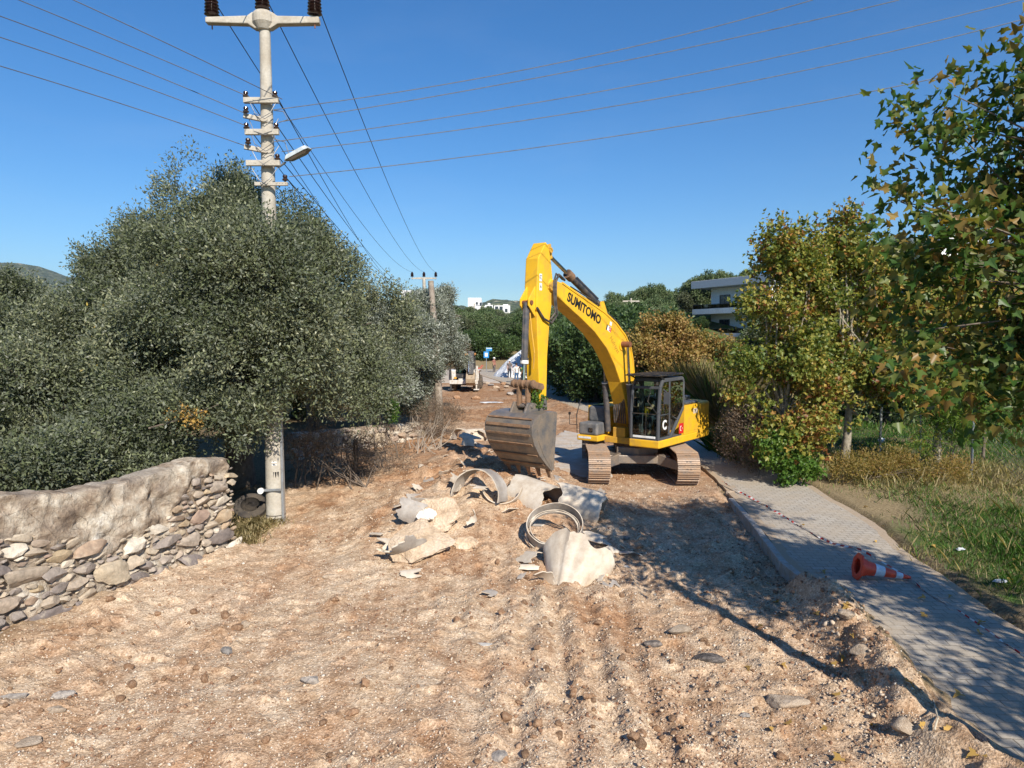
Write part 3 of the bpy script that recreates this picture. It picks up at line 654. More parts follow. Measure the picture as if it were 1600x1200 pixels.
def crown(name, blobs, n, leaf, mat, parent, twl=6, ll=.08, lw=.03, spread=.16, per=10, size=(.28, .45), up=.2, fl=.75, inner=.25, tone=0, lobed=False, jit=.22, facev=.75, droop=.35, hollow=0, clw=.42):
    sb = subblobs(blobs, per, size, inner)
    P, D, idx = twig_points(sb, n, up=up, fl=fl)
    if hollow:
        f3 = np.sin(P[:, 0]*2.9+1.3*np.sin(P[:, 2]*2.1))+np.sin(P[:, 1]*2.6+1.7*np.sin(P[:, 0]*1.7)+1)+np.sin(P[:, 2]*3.3+1.5*np.sin(P[:, 1]*1.9)+P[:, 0])
        keep = f3+rng.normal(0, .25, n) > hollow; P, D, idx = P[keep], D[keep], idx[keep]; n = len(P)
    M = look(D); k = n*twl
    # leaves along each twig
    t = np.tile(np.linspace(.1, 1, twl), n)*spread*np.repeat(rng.uniform(.6, 1.3, n), twl)
    off = np.stack([t, rng.normal(0, spread*jit, k), rng.normal(0, spread*jit, k)], -1)
    Pl = np.repeat(P, twl, 0)+np.einsum('kij,kj->ki', np.repeat(M, twl, 0), off)
    Dl = np.repeat(M[:, :, 0], twl, 0)*.7+unit(k)*.8
    if lobed: Dl[:, 2] -= droop
    Ml = look(Dl)
    if lobed:                                            # blades face up and out rather than edge on
        nrm = np.repeat(P-sb[idx][:, :3], twl, 0); nrm = nrm/(np.linalg.norm(nrm, axis=1)[:, None]+1e-6)+unit(k)*facev; nrm[:, 2] += .45
        X_ = Ml[:, :, 0]; s_ = np.cross(nrm, X_); s_ /= np.linalg.norm(s_, axis=1)[:, None]; Ml = np.stack([X_, s_, np.cross(X_, s_)], -1)
    sz = rng.uniform(.7, 1.25, k)
    cl = rng.random(len(sb))[idx]                        # each clump has its own tone
    rnd = np.clip(clw*np.repeat(cl, twl)+(1-clw)*rng.random(k)+tone, 0, 1)
    tv = leaf.copy(); tv[:, 0] *= ll; tv[:, 1] *= lw; tv[:, 2] *= ll
    nv_ = len(tv); fc_ = [tuple(range(nv_//2+1)), (0,)+tuple(range(nv_//2, nv_))] if lobed else [tuple(range(nv_))]
    o = inst_mesh(name, tv, fc_, Pl, Ml*sz[:, None, None], mat, rnd, parent)
    return o, sb
LQ = np.array([(0, 0, 0), (.45, .5, .06), (1, 0, 0), (.45, -.5, .06)], float)
def palm(fold=.0):
    pts = [(0, 0)]
    tips = [(-118, .55), (-62, .88), (0, 1.12), (62, .88), (118, .55)]; nots = [(-90, .50), (-32, .60), (32, .60), (90, .50)]
    for i, (a, r) in enumerate(tips):
        pts.append((.12+r*math.cos(R(a)), r*math.sin(R(a))))
        if i < 4: a, r = nots[i]; pts.append((.12+r*math.cos(R(a)), r*math.sin(R(a))))
    v = np.array([(x, y, 0) for x, y in pts]); v[:, 2] = -.10*(v[:, 0]**2+v[:, 1]**2)+fold*np.abs(v[:, 1])
    v[:, 0] *= .55; v[:, 1] *= .55; return v
LP = palm(.32)
def palm_fine():
    pts = [(0, 0)]
    tips = [(-125, .5), (-70, .88), (0, 1.12), (70, .88), (125, .5)]; nots = [(-98, .44), (-36, .52), (36, .52), (98, .44)]
    for i, (a, r) in enumerate(tips):
        for da, q_ in ((-16, .70), (0, 1), (16, .70)) if 0 < i < 4 else ((0, 1),):
            pts.append((.12+r*q_*math.cos(R(a+da)), r*q_*math.sin(R(a+da))))
        if i < 4: a, r = nots[i]; pts.append((.12+r*math.cos(R(a)), r*math.sin(R(a))))
    v = np.array([(x, y, 0) for x, y in pts]); v[:, 2] = -.30*v[:, 0]**2-.10*v[:, 1]**2+.34*np.abs(v[:, 1])
    return v*np.array([.55, .55, .55])
LPF = palm_fine()
def limbs(name, base, sb, mat, parent, r0=.2, fork=None, n=14, wig=.25, rt=.015):
    mb = MB(); base = Vector(base); c = Vector(sb[:, :3].mean(0)); fork = Vector(fork) if fork is not None else base.lerp(c, .35)
    mb.tube([base-Vector((0, 0, .3)), base.lerp(fork, .5)+Vector((rng.normal(0, .06), rng.normal(0, .06), 0)), fork], [r0*1.25, r0, r0*.8], 10)
    for i in rng.choice(len(sb), min(n, len(sb)), replace=False):
        e = Vector(sb[i, :3]); m1 = fork.lerp(e, .4)+Vector(rng.normal(0, wig, 3)); m2 = fork.lerp(e, .75)+Vector(rng.normal(0, wig*.6, 3))
        a = r0*.45*rng.uniform(.6, 1); mb.tube([fork, m1, m2, e], [a, a*.7, a*.4, rt], 6)
    o = mb.build(name, mat, parent); sm(o, 60); return o
def tree(name, label, cat, base, blobs, n, leaf, mat, bark=None, r0=.2, fork=None, nb=14, group=None, rt_=.015, **k):
    root = empty(name, base); b = Vector(base)
    bl = [(q_[0]-b.x, q_[1]-b.y, q_[2]-b.z, *q_[3:]) for q_ in blobs]
    o, sb = crown('crown', bl, n, leaf, mat, root, **k)
    fk = None if fork is None else Vector(fork)-b
    limbs('trunk', (0, 0, 0), sb, bark or BARK, root, r0, fk, nb, rt=rt_)
    tag(root, label, cat, group); return root
# big evergreen by the pole
tree('evergreen_tree', 'huge dark olive green evergreen tree wrapped round the concrete power pole', 'tree', (-7.0, 18.2, .1),
     [(-7.3, 18.1, 5.3, 2.3, 2.5, 2.75), (-7.45, 18.1, 7.0, .8, .8, 1.25, 2.6), (-8.9, 18.4, 4.9, 2.0, 2.2, 2.1), (-5.2, 17.4, 4.5, 1.8, 2.2, 2.3), (-3.75, 17.8, 3.5, 1.3, 1.7, 1.9),
      (-5.35, 14.0, 4.55, 1.55, .8, 1.75, 1.8), (-4.4, 14.5, 3.9, 1.1, .9, 1.3, 1.3), (-5.2, 14.2, 2.95, .8, .5, .6, 1.2), (-6.6, 15.0, 3.3, 1.7, 1.4, 1.6), (-5.75, 14.0, 2.5, .9, .75, .9, 1.4), (-3.9, 15.8, 2.9, 1.1, 1.2, 1.3), (-7.6, 16.2, 3.2, 2.0, 1.6, 2.0)],
     50000, LQ, EVER, r0=.32, fork=(-7, 18, 2.6), nb=40, twl=13, ll=.085, lw=.034, spread=.46, per=24, size=(.13, .30), fl=.95, up=.15, jit=.11, hollow=-.7, clw=.62)
tree('evergreen_tree', 'broad dark evergreen crown left of the huge one behind the stone wall', 'tree', (-11.0, 18.6, .1),
     [(-10.4, 18.7, 4.3, 1.9, 2.2, 1.9), (-10.0, 18.7, 5.7, .7, .8, .8, 1.3), (-11.4, 17.6, 3.2, 2.2, 2.2, 2.2), (-9.3, 15.2, 2.5, 1.9, 1.6, 1.7), (-11.0, 15.0, 2.3, 1.9, 1.6, 1.7), (-7.6, 13.9, 1.75, 1.5, .7, 1.1, 1.3), (-8.6, 12.6, 1.5, 1.2, .7, .9, 1.2)],
     30000, LQ, EVER, r0=.26, nb=18, twl=9, ll=.09, lw=.036, spread=.42, per=22, size=(.13, .30), up=.2, jit=.11, hollow=-.75, clw=.6)
tree('evergreen_tree', 'darker green tree at the left picture edge under the far mountain', 'tree', (-14.6, 19.5, .1),
     [(-14.4, 19.6, 3.9, 2.2, 2.2, 2.1), (-13.0, 16.4, 2.6, 2.2, 1.9, 1.9), (-12.6, 13.4, 1.9, 2.0, 1.5, 1.6), (-9.5, 11.6, 1.3, 1.3, 1.2, 1.0), (-10.6, 12.8, 1.7, 1.5, 1.3, 1.3)],
     27000, LQ, EVER, r0=.24, nb=16, twl=9, ll=.09, lw=.038, spread=.42, per=22, size=(.13, .30), up=.2, tone=-.06, jit=.11, hollow=-.75, clw=.6)
# silver olives further along
def olive(label, base, blobs, n, **k):
    return tree('olive_tree', label, 'olive tree', base, blobs, n, LQ, OLIVE, r0=.17, group=None, twl=8, ll=.13, lw=.036, spread=.36, per=18, size=(.18, .34), up=.35, **k)
olive('grey green olive tree with twin dark trunks behind the low wall', (-5.0, 26.2, .2), [(-5.4, 26.4, 3.9, 1.8, 2.0, 1.8), (-3.8, 27.0, 3.5, 1.1, 1.4, 1.4), (-6.8, 25, 3.4, 1.8, 1.8, 1.8), (-4.4, 25.4, 2.4, 1.1, 1, 1)], 15000)
olive('silvery olive tree with its crown spilling over the low brown post', (-3.9, 31.5, .2), [(-4.1, 31.2, 4.4, 1.4, 1.8, 1.5), (-3.4, 32.0, 4.3, .8, 1.2, .9), (-4.6, 30.6, 2.8, 1.5, 1.5, 1.9), (-3.9, 30.2, 1.6, .7, .9, 1.1)], 15000)
olive('tall narrow olive tree top rising right of the brown post', (-4.4, 38, .2), [(-3.8, 38, 5.3, .9, 1.0, 1.5), (-4.4, 38, 3.4, 1.5, 1.5, 1.7), (-3.5, 38.5, 3.0, 1.0, 1.2, 1.4)], 9000)
olive('olive tree half hidden between the huge evergreen and silvery ones', (-8.5, 30, .2), [(-7.5, 31, 3.9, 2.3, 2.2, 1.9), (-9.8, 29, 3.8, 2.4, 2.2, 2)], 8000)
# plane trees along the verge on the right
def plane(label, base, blobs, n, mat=PLANE, name='plane_tree', **k):
    kw = dict(twl=9, ll=.16, lw=.15, spread=.62, per=20, size=(.13, .27), lobed=True, fl=1.0, up=.6, tone=.13, jit=.13, facev=1.1, hollow=-.8); kw.update(k)
    return tree(name, label, 'plane tree', base, blobs, int(n*.52), LP, mat, BARKP, r0=.12, group=None, nb=20, **kw)
plane('yellowing plane tree left of the pair, nearest the digger', (7.9, 20.6, .15),
      [(8.0, 20.8, 4.6, 1.2, 1.4, 1.9), (7.6, 20.8, 6.3, .35, .45, .9, 1.4), (8.5, 21.0, 6.2, .45, .5, 1.1, 1.5), (7.6, 20.3, 2.7, 1.75, 1.3, 1.5), (8.1, 19.4, 1.3, 1.2, .8, .9, 1.3)], 4600)
plane('yellowing plane tree with the pointed top right of its twin', (10.0, 21.2, .2),
      [(9.9, 21.4, 4.7, 1.6, 1.5, 1.8), (9.6, 21.2, 6.6, .6, .5, 1.15, 1.7), (10.4, 21.2, 6.0, .6, .6, .9, 1.3), (9.8, 20.6, 2.7, 1.7, 1.3, 1.3), (11.3, 21.3, 4.4, 1.3, 1.3, 1.4), (11.0, 20.4, 2.6, 1.2, 1.0, .8)], 4600)
plane('third plane tree half hidden behind the big near leaves at right', (13.0, 21.5, .2),
      [(12.6, 21.6, 4.2, 1.7, 1.6, 1.7), (14.2, 21.6, 3.9, 1.7, 1.6, 1.7), (12.5, 21.0, 3.0, 1.8, 1.3, .9)], 4200)
plane('rusty brown plane tree behind the digger cab', (8.6, 37.3, .2),
      [(8.2, 37.3, 3.2, 2.1, 2.0, 1.7), (7.0, 37.3, 2.9, 1.8, 1.8, 1.5), (9.8, 37.2, 2.6, 1.7, 1.6, 1.4), (11.2, 36.8, 2.5, 1.2, 1.2, 1.2), (7.9, 37.3, 4.2, .8, .9, .8)], 5200, RUST, ll=.17, lw=.17)
# the near plane tree reaching in from the right
near = tree('plane_tree',  'near plane tree reaching in at the right edge with large lobed leaves', 'plane tree', (7.9, 5.6, .1),
     [(4.15, 7.6, 5.45, .30, .3, .16, .5), (4.45, 7.5, 6.35, .30, .3, .35, .6), (6.1, 7.4, 5.1, 1.35, 1.3, 1.3), (5.35, 7.6, 6.1, .8, .7, .8, .8), (4.6, 7.3, 4.75, .65, .6, .45, .9), (4.9, 7.2, 4.0, 1.0, .9, .7, 1.1), (5.7, 7.0, 3.6, 1.1, 1.0, .85, 1.2), (6.9, 7.0, 4.0, 1.5, 1.3, 1.4), (6.1, 7.0, 6.6, .8, .9, .7, .8), (7.6, 5.2, 5.0, 1.8, 1.6, 1.9), (8.2, 6.4, 6.8, 1.5, 1.5, 1.3)],
     4600, LPF, PLANEG, BARK, r0=.075, fork=(8.0, 6.4, 4.0), nb=46, rt_=.005, twl=7, ll=.145, lw=.140, hollow=-.75, spread=.55, per=30, size=(.12, .26), lobed=True, up=.15, jit=.14, facev=1.2)
plane('plane tree standing just outside the right edge, shading the paving', (9.0, 1.6, .1),
      [(8.7, 1.6, 4.3, 1.9, 2.2, 1.8), (9.6, 3.0, 5.4, 1.7, 1.7, 1.7), (8.6, -.8, 4.6, 1.6, 1.6, 1.4)], 1300)
# pruned trunk whose shadow lies across the dirt
rt = empty('pruned_trunk', (4.86, 5.9, .1)); rt.scale = (1, 1, 1.08); mb = MB()
mb.tube([(0, 0, -.3), (.03, .02, 1), (-.06, .05, 2.2), (.04, -.02, 3.3), (0, .03, 3.95), (0, .03, 4.1)], [.15, .12, .10, .085, .095, .05], 10)
mb.build('trunk', BARKP, rt, smooth=True); mb = MB(); mb.tube([(0, 0, 3.2), (.1, .05, 3.4)], [.05, .03], 8); mb.build('branch_stub', BARKP, rt, smooth=True)
tag(rt, 'bare pruned trunk just outside the right edge, known by its long shadow', 'tree trunk')
# ---------------------------------------------------------------- woods on the slope and far bushes: a few kinds, copied
def wood_kind(name, mat, seed, n=3600, tall=1.0, ll=.19):
    root = empty(name, (0, 0, 0)); b = [(0, 0, 2.3*tall, 2.0, 2.0, 1.6*tall), (1.1, .3, 1.9*tall, 1.3, 1.3, 1.2*tall), (-1.1, -.3, 2.0*tall, 1.4, 1.4, 1.2*tall), (0, 0, 1.0, 1.5, 1.5, 1.0)]
    o, sb = crown('crown', b, n, LQ, mat, root, twl=7, ll=ll, lw=ll*.5, spread=.36, per=16, size=(.2, .4), fl=.85)
    limbs('trunk', (0, 0, 0), sb, BARK, root, .16, None, 5); return root
KINDS = [wood_kind('evergreen_tree', WOOD, 1), wood_kind('evergreen_tree', WOOD, 2, tall=1.15), wood_kind('evergreen_tree', DARK, 3), wood_kind('evergreen_tree', WOODB, 4), wood_kind('leafless_tree', BARE, 5, 1700), wood_kind('round_bush', DARK, 6, 2800, .7)]
KL = [('dense dark green tree in the wood on the slope', 'trees in the wood on the slope'), ('tall dark green tree in the wood on the slope', 'tall trees in the wood on the slope'), ('very dark evergreen tree along the far side of the path', 'dark trees along the far path'),
      ('pale grey green tree in the background wood', 'pale trees in the background wood'), ('brown half bare tree in the background wood', 'brown trees in the background wood'), ('low dark round bush in the background', 'low bushes in the background')]
kused = set()
def put(kind, x, y, s, sink=.2):
    o = KINDS[kind] if kind not in kused else copy_tree(KINDS[kind])
    kused.add(kind); o.location = (x, y, float(H(x, y))-sink*s); o.rotation_euler = (0, 0, rng.uniform(0, 6.28)); o.scale = (s*rng.uniform(.9, 1.15), s*rng.uniform(.9, 1.15), s)
    tag(o, KL[kind][0], 'bush' if kind == 5 else 'tree', KL[kind][1])
for y in (118, 108, 99, 91, 83, 76, 69, 62, 56):              # hillside behind the digger
    x = 9-(y-56)*.05; lim = y*.62
    while x < lim:
        x += rng.uniform(2.4, 3.6)*(y/75)**.5
        if x < xr(y)+2: continue
        ur = 800+1109*x/y
        if 1385 < ur < 1520 and 70 < y < 112: continue
        if 1040 < ur < 1190 and y < 92: put(5, x, y, rng.uniform(.35, .5)); continue
        put(int(rng.choice([0, 1, 3, 4, 0, 2], p=[.3, .22, .16, .05, .17, .10])), x+rng.normal(0, .7), y+rng.normal(0, 1.6), rng.uniform(.8, 1.2))
for (x, y, s) in [(5.0, 43, 1.25), (6.8, 40, 1.2), (12.4, 41, .6), (4.9, 47, 1.35), (6.5, 46, 1.45), (8.8, 44, 1.4), (5.0, 53, 1.4), (6.8, 52, 1.5), (8.2, 50, 1.5), (5.4, 60, 1.5), (7.9, 59, 1.5), (11, 48, .75), (11, 41, .62), (13.5, 44, .6), (13, 36, .7), (16, 38, 1.2), (19, 42, 1.3), (22, 47, 1.4), (26, 52, 1.4), (5.6, 67, 1.4), (17, 32, 1.0), (21, 36, 1.1), (26, 42, 1.2)]:
    put(2 if x < 10 else int(rng.choice([0, 3, 1])), x, y, s)
for y, x0, x1 in ((100, -15, 7), (108, -18, 8), (118, -20, 10), (132, -26, 11), (150, -30, 14), (175, -34, 18), (205, -36, 30)):
    x = x0
    while x < x1:
        x += rng.uniform(2.2, 3.6)*(y/110)**.6; put(int(rng.choice([0, 1, 2, 3, 4, 5], p=[.26, .14, .12, .30, .10, .08])), x, y+rng.normal(0, 2), rng.uniform(.8, 1.15)*(y/115)**.35)
for (x, y, k, s) in [(-5.5, 92, 2, .9), (-7, 90, 4, .8), (-3.6, 93, 5, 1.2), (-8.5, 94, 0, 1.0), (-2.4, 92, 5, 1.2), (-10.5, 95, 3, 1.1), (3.4, 84, 3, .8), (4.6, 78, 2, 1.0), (1.2, 98, 2, 1.1), (3.5, 98, 0, 1.2), (-6.5, 97, 3, 1.1), (-4.5, 99, 0, 1.2)]: put(k, x, y, s)
for y in (34, 42, 52, 64):                                    # behind the big trees on the left
    for x in np.arange(-30, -8.5-(y-34)*.03, 3.2): put(int(rng.choice([0, 2, 3])), x+rng.normal(0, .6), y+rng.normal(0, 1), rng.uniform(1.0, 1.3))
for (x, y) in [(-9, 62), (-12, 70), (-15, 78), (-18, 90), (-14, 56), (-22, 26), (-18.5, 24), (-26, 28)]: put(3, x, y, 1.2)
# ---------------------------------------------------------------- grass and reeds
GRASS = leafmat('grass_blade', [(0, (.04, .10, .014)), (.3, (.085, .20, .028)), (.55, (.14, .28, .045)), (.62, (.26, .24, .09)), (.8, (.42, .34, .17)), (1, (.55, .46, .28))], .3, .5)
def blades(name, P, h, wd, lean, rnd, label):
    k = len(P); a = rng.uniform(0, 2*np.pi, k); dx = np.cos(a); dy = np.sin(a)
    up = np.stack([dx*lean*h, dy*lean*h, h*np.sqrt(np.clip(1-lean**2, .1, 1))], -1); sd = np.stack([-dy, dx, 0*dx], -1)*wd[:, None]
    v0 = P-sd; v1 = P+sd; mid_ = P+up*.55; v2 = mid_+sd*.7; v3 = P+up*np.array([1.25, 1.25, .95]); v4 = mid_-sd*.7
    co = np.stack([v0, v1, v2, v3, v4], 1).reshape(-1, 3)
    return tag(np_mesh(name, co, 5, GRASS, rnd), label, kind='stuff')
K = 230000
yy = 8.5*(48/8.5)**rng.random(K); xx = xr(yy)+(-.1+9*rng.random(K)**1.3*(yy/13)**.9)
lit = np.clip(gauss(xx, yy, 12.5, 19.4, 3.6, 1.7)*1.4+gauss(xx, yy, 8.6, 27, 2.2, 6)*1.0+gauss(xx-xr(yy), yy, 0, 12, .5, 6)*.6, 0, 1)
bare = gauss(xx, yy, 8.4, 16.3, .9, 1.5)+(1-ss(xx-xr(yy), .1, .9)*1)*.8
den = np.clip(.35+1.1*fbm(xx*.8, yy*.8, 3, 77)+.5*ss(xx-xr(yy), .8, 2), .08, 1)*(1-np.clip(bare, 0, .97))
ok = rng.random(K) < den
xx, yy, lit = xx[ok], yy[ok], lit[ok]; k = len(xx); dr = rng.random(k) < (.07+.85*lit)
h = (.045+.10*rng.random(k)+.14*(rng.random(k) > .96))*(1+.5*dr)*(1+.5*ss(yy, 14, 30)); h *= .7+.8*vn(xx*1.1, yy*1.1, 78)
rn = np.where(dr, rng.uniform(.6, 1, k), rng.uniform(0, .56, k)*(.5+.5*vn(xx*.7, yy*.7, 79)))
blades('grass', np.stack([xx, yy, H(xx, yy)-.02], -1), h, (.0025+.0035*rng.random(k))*(yy/11)**.6, rng.uniform(.1, .75, k), rn, 'green and dry grass growing over the right verge')
# tall dry reeds behind the digger
K = 26000
cx = rng.normal(0, 1, K); cy = rng.normal(0, 1, K); cl = rng.integers(0, 26, K); ccx = rng.uniform(8.3, 12, 26); ccy = rng.normal(32.6, 1.0, 26)
xx = ccx[cl]+cx*.16; yy = ccy[cl]+cy*.16; h = rng.uniform(1.2, 2.9, K)*(.7+.5*rng.random(26))[cl]
ok = xx > 7.0
far_ok = 1
xx, yy, h = xx[ok], yy[ok], h[ok]; k = len(xx)
blades('dry_reeds', np.stack([xx, yy, H(xx, yy)], -1), h, .007+.006*rng.random(k), rng.uniform(.05, .75, k), np.clip(rng.normal(.78, .16, k), .1, 1), 'tall straw coloured reeds on the verge behind the digger')
K = 9000
cl = rng.integers(0, 16, K); ccx = rng.uniform(7.3, 9.0, 16); ccy = rng.uniform(21.5, 26, 16); xx = ccx[cl]+rng.normal(0, .2, K); yy = ccy[cl]+rng.normal(0, .2, K)
blades('wild_grass', np.stack([xx, yy, H(xx, yy)], -1), rng.uniform(.3, 1.1, K), .006+.005*rng.random(K), rng.uniform(.1, .8, K), np.clip(rng.normal(.45, .2, K), .0, 1), 'knee high green and straw grass beside the counterweight')
K = 2600
cl = rng.integers(0, 22, K); ccx = rng.uniform(-6.1, -5.0, 22); ccy = 14.3+rng.normal(0, .4, 22); xx = ccx[cl]+rng.normal(0, .13, K); yy = ccy[cl]+rng.normal(0, .13, K)
blades('dry_grass', np.stack([xx, yy, H(xx, yy)], -1), rng.uniform(.06, .24, K), .004+.003*rng.random(K), rng.uniform(.3, .9, K), rng.uniform(.68, 1, K), 'dry grass tufts round the foot of the power pole')
# bushes at the verge
def bush(label, base, blobs, n, mat, leaf=LQ, **k):
    root = empty('bush', base); b = Vector(base); bl = [(q_[0]-b.x, q_[1]-b.y, q_[2]-b.z, *q_[3:]) for q_ in blobs]
    o, sb = crown('foliage', bl, n, leaf, mat, root, **k); limbs('stem', (0, 0, 0), sb, STICK, root, .03, Vector((0, 0, .1)), 14, .1, .006); return tag(root, label, 'bush')
BRIGHT = leafmat('fresh_leaf', [(0, (.05, .11, .018)), (.5, (.10, .19, .03)), (.9, (.19, .26, .05)), (1, (.4, .22, .06))], .4, .4)
bush('fresh green shrub at the foot of the left plane tree', (7.35, 18.9, .15), [(7.3, 18.9, .9, .55, .5, .75), (7.7, 18.6, .5, .6, .5, .5)], 800, BRIGHT, LP, twl=4, ll=.12, lw=.12, spread=.2, lobed=True)
bush('tangled brown thicket in the shade behind the counterweight', (7.35, 21.6, .15), [(7.2, 21.4, .9, .8, .9, .9), (7.0, 20.4, .5, .5, .7, .6), (7.7, 22.4, 1.1, .9, 1.0, 1.0)], 2600, BARE, twl=6, ll=.10, lw=.02, spread=.3)
bush('willow leaved yellow green bush by the mesh fence', (12.6, 20.3, .15), [(12.4, 20.3, 1.4, .9, .7, 1.1), (13.3, 20.6, 1.9, .9, .7, .9)], 1500, BRIGHT, twl=7, ll=.16, lw=.025, spread=.35, tone=.05)
bush('brown weedy shrub left of the leaning fence post', (9.6, 18.9, .15), [(9.5, 18.9, .45, .8, .5, .5), (10.6, 19.2, .5, .7, .5, .5), (11.6, 18.7, .35, .9, .5, .4)], 1800, RUST, twl=6, ll=.08, lw=.02, spread=.25)
bush('dead bramble heap right of the power pole', (-3.6, 17.2, .3), [(-4.2, 18.2, .8, 1.1, .9, .75), (-3.4, 19.0, .6, .6, .8, .5), (-4.9, 17.4, 1.2, .7, .6, .9)], 1800, BARE, twl=5, ll=.07, lw=.016, spread=.3)
bush('small green shrub on top of the wooden post', (-3.85, 21.6, 1.2), [(-3.95, 21.5, 1.75, .42, .4, .42)], 500, BRIGHT, twl=6, ll=.06, lw=.03, spread=.16, tone=-.15)
bush('leafless grey shrub against the end of the low wall', (-3.0, 26.6, .2), [(-3.0, 26.6, .9, .6, .5, .8), (-2.6, 27.6, .8, .6, .5, .7)], 1500, BARE, twl=5, ll=.09, lw=.014, spread=.4)
# ---------------------------------------------------------------- excavator
def paint(name, col, dirtc, amt, rough=.38):
    m, nt, p, lk = newmat(name); tc = nd(nt, 'TexCoord').outputs['Object']
    n1 = noise(nt, tc, 3.2, 6, .65); n2 = noise(nt, tc, 26, 5, .7); n3 = noise(nt, tc, 1.1, 3, .5)
    f = ramp(nt, n1, [(.60-amt*.25, (0, 0, 0)), (.78, (1, 1, 1))])
    f2 = ramp(nt, n2, [(.66, (0, 0, 0)), (.72, (1, 1, 1))])
    c = mix(nt, 1.0, col, ramp(nt, n3, [(.3, (.9, .88, .85)), (.7, (1.04, 1.04, 1.04))]), 'MULTIPLY')
    fm = nd(nt, 'Math', operation='MULTIPLY'); lk(sepx(nt, f), fm.inputs[0]); fm.inputs[1].default_value = amt
    c = mix(nt, fm.outputs[0], c, dirtc)
    fm2 = nd(nt, 'Math', operation='MULTIPLY'); lk(sepx(nt, f2), fm2.inputs[0]); fm2.inputs[1].default_value = amt*.9
    c = mix(nt, fm2.outputs[0], c, tuple(x*.45 for x in dirtc))
    lk(c, p.inputs['Base Color'])
    lk(ramp(nt, n1, [(.3, (rough,)*3), (.75, (min(1, rough+.35),)*3)]), p.inputs['Roughness'])
    p.inputs['Specular IOR Level'].default_value = .4
    return m
YEL = paint('yellow_paint', (.80, .455, .022), (.30, .17, .07), .55, .42)
YELD = paint('muddy_yellow_paint', (.72, .40, .03), (.25, .14, .07), .85, .55)
GRYP = paint('dark_grey_paint', (.075, .08, .09), (.20, .17, .14), .35, .4)
BOXG = paint('dusty_grey_cover', (.10, .105, .115), (.30, .27, .24), .8, .6)
BLK = simple('black_steel', (.018, .018, .02), .4, dirt=(.10, .08, .06), damt=.35)
CYL = simple('cylinder_barrel', (.05, .055, .065), .4, dirt=(.16, .13, .11), damt=.5)
CHR = simple('chrome_rod', (.55, .55, .56), .15, 1.0)
STEEL = simple('worn_steel', (.135, .135, .14), .42, .3, dirt=(.30, .235, .175), damt=.62, dscale=4, bmp=.3)
MUDST = simple('muddy_steel', (.10, .065, .04), .8, dirt=(.26, .15, .085), damt=.8, dscale=5, bmp=.8, bscale=10)
TRK = simple('track_steel', (.30, .26, .23), .55, .25, dirt=(.42, .28, .18), damt=.9, dscale=5, bmp=.5)
RUB = simple('rubber_hose', (.03, .03, .032), .6, dirt=(.16, .12, .09), damt=.4)
RUST = simple('rusty_pin', (.22, .08, .035), .7, dirt=(.10, .05, .03))
WHT = simple('white_sticker', (.78, .78, .76), .5, dirt=(.55, .5, .42), damt=.2)
RED = simple('red_plastic', (.62, .02, .02), .45, dirt=(.4, .1, .06), damt=.2)
BLKI = simple('black_lettering', (.015, .015, .015), .5)
def glass(name, tint, gl=.12):
    m, nt, p, lk = newmat(name); nt.nodes.remove(p)
    t = nd(nt, 'BsdfTransparent'); t.inputs[0].default_value = (*tint, 1); g = nd(nt, 'BsdfGlossy'); g.inputs['Roughness'].default_value = .02
    ms = nd(nt, 'MixShader'); fr = nd(nt, 'Fresnel'); fr.inputs[0].default_value = 1.5
    ad = nd(nt, 'Math', operation='ADD'); ad.inputs[1].default_value = gl*.3; lk(fr.outputs[0], ad.inputs[0]); lk(ad.outputs[0], ms.inputs[0])
    lk(t.outputs[0], ms.inputs[1]); lk(g.outputs[0], ms.inputs[2]); lk(ms.outputs[0], nt.nodes['Material Output'].inputs[0]); return m
GLS = glass('tinted_cab_glass', (.60, .78, .72)); GLD = glass('dark_glass', (.30, .42, .38))
def text(name, body, size, M, mat, parent, depth=.004, shear=0, spacing=1, bold=0):
    cu = bpy.data.curves.new(name, 'FONT'); cu.body = body; cu.size = size; cu.extrude = depth; cu.shear = shear; cu.space_character = spacing
    cu.offset = bold; cu.align_x = 'CENTER'; cu.align_y = 'CENTER'
    o = bpy.data.objects.new(name, cu); C.objects.link(o); dg = bpy.context.evaluated_depsgraph_get()
    me = bpy.data.meshes.new_from_object(o.evaluated_get(dg)); bpy.data.objects.remove(o); bpy.data.curves.remove(cu)
    me.transform(M); me.materials.clear(); me.materials.append(mat)
    o = bpy.data.objects.new(name, me); C.objects.link(o); o.parent = parent; return o
def facing(origin, right, up):
    r = Vector(right).normalized(); u = Vector(up).normalized(); n = r.cross(u)
    M = Matrix.Identity(4)
    for i, vv in enumerate((r, u, n)):
        for j in range(3): M[j][i] = vv[j]
    M.translation = Vector(origin); return M
SX, SY = 3.7, 21.15; HX, HY = -.62, -.787; TH = math.atan2(HY, HX)
ex = empty('excavator', (SX, SY, .0), TH); tag(ex, 'yellow crawler excavator with raised boom standing across the torn up road', 'excavator')
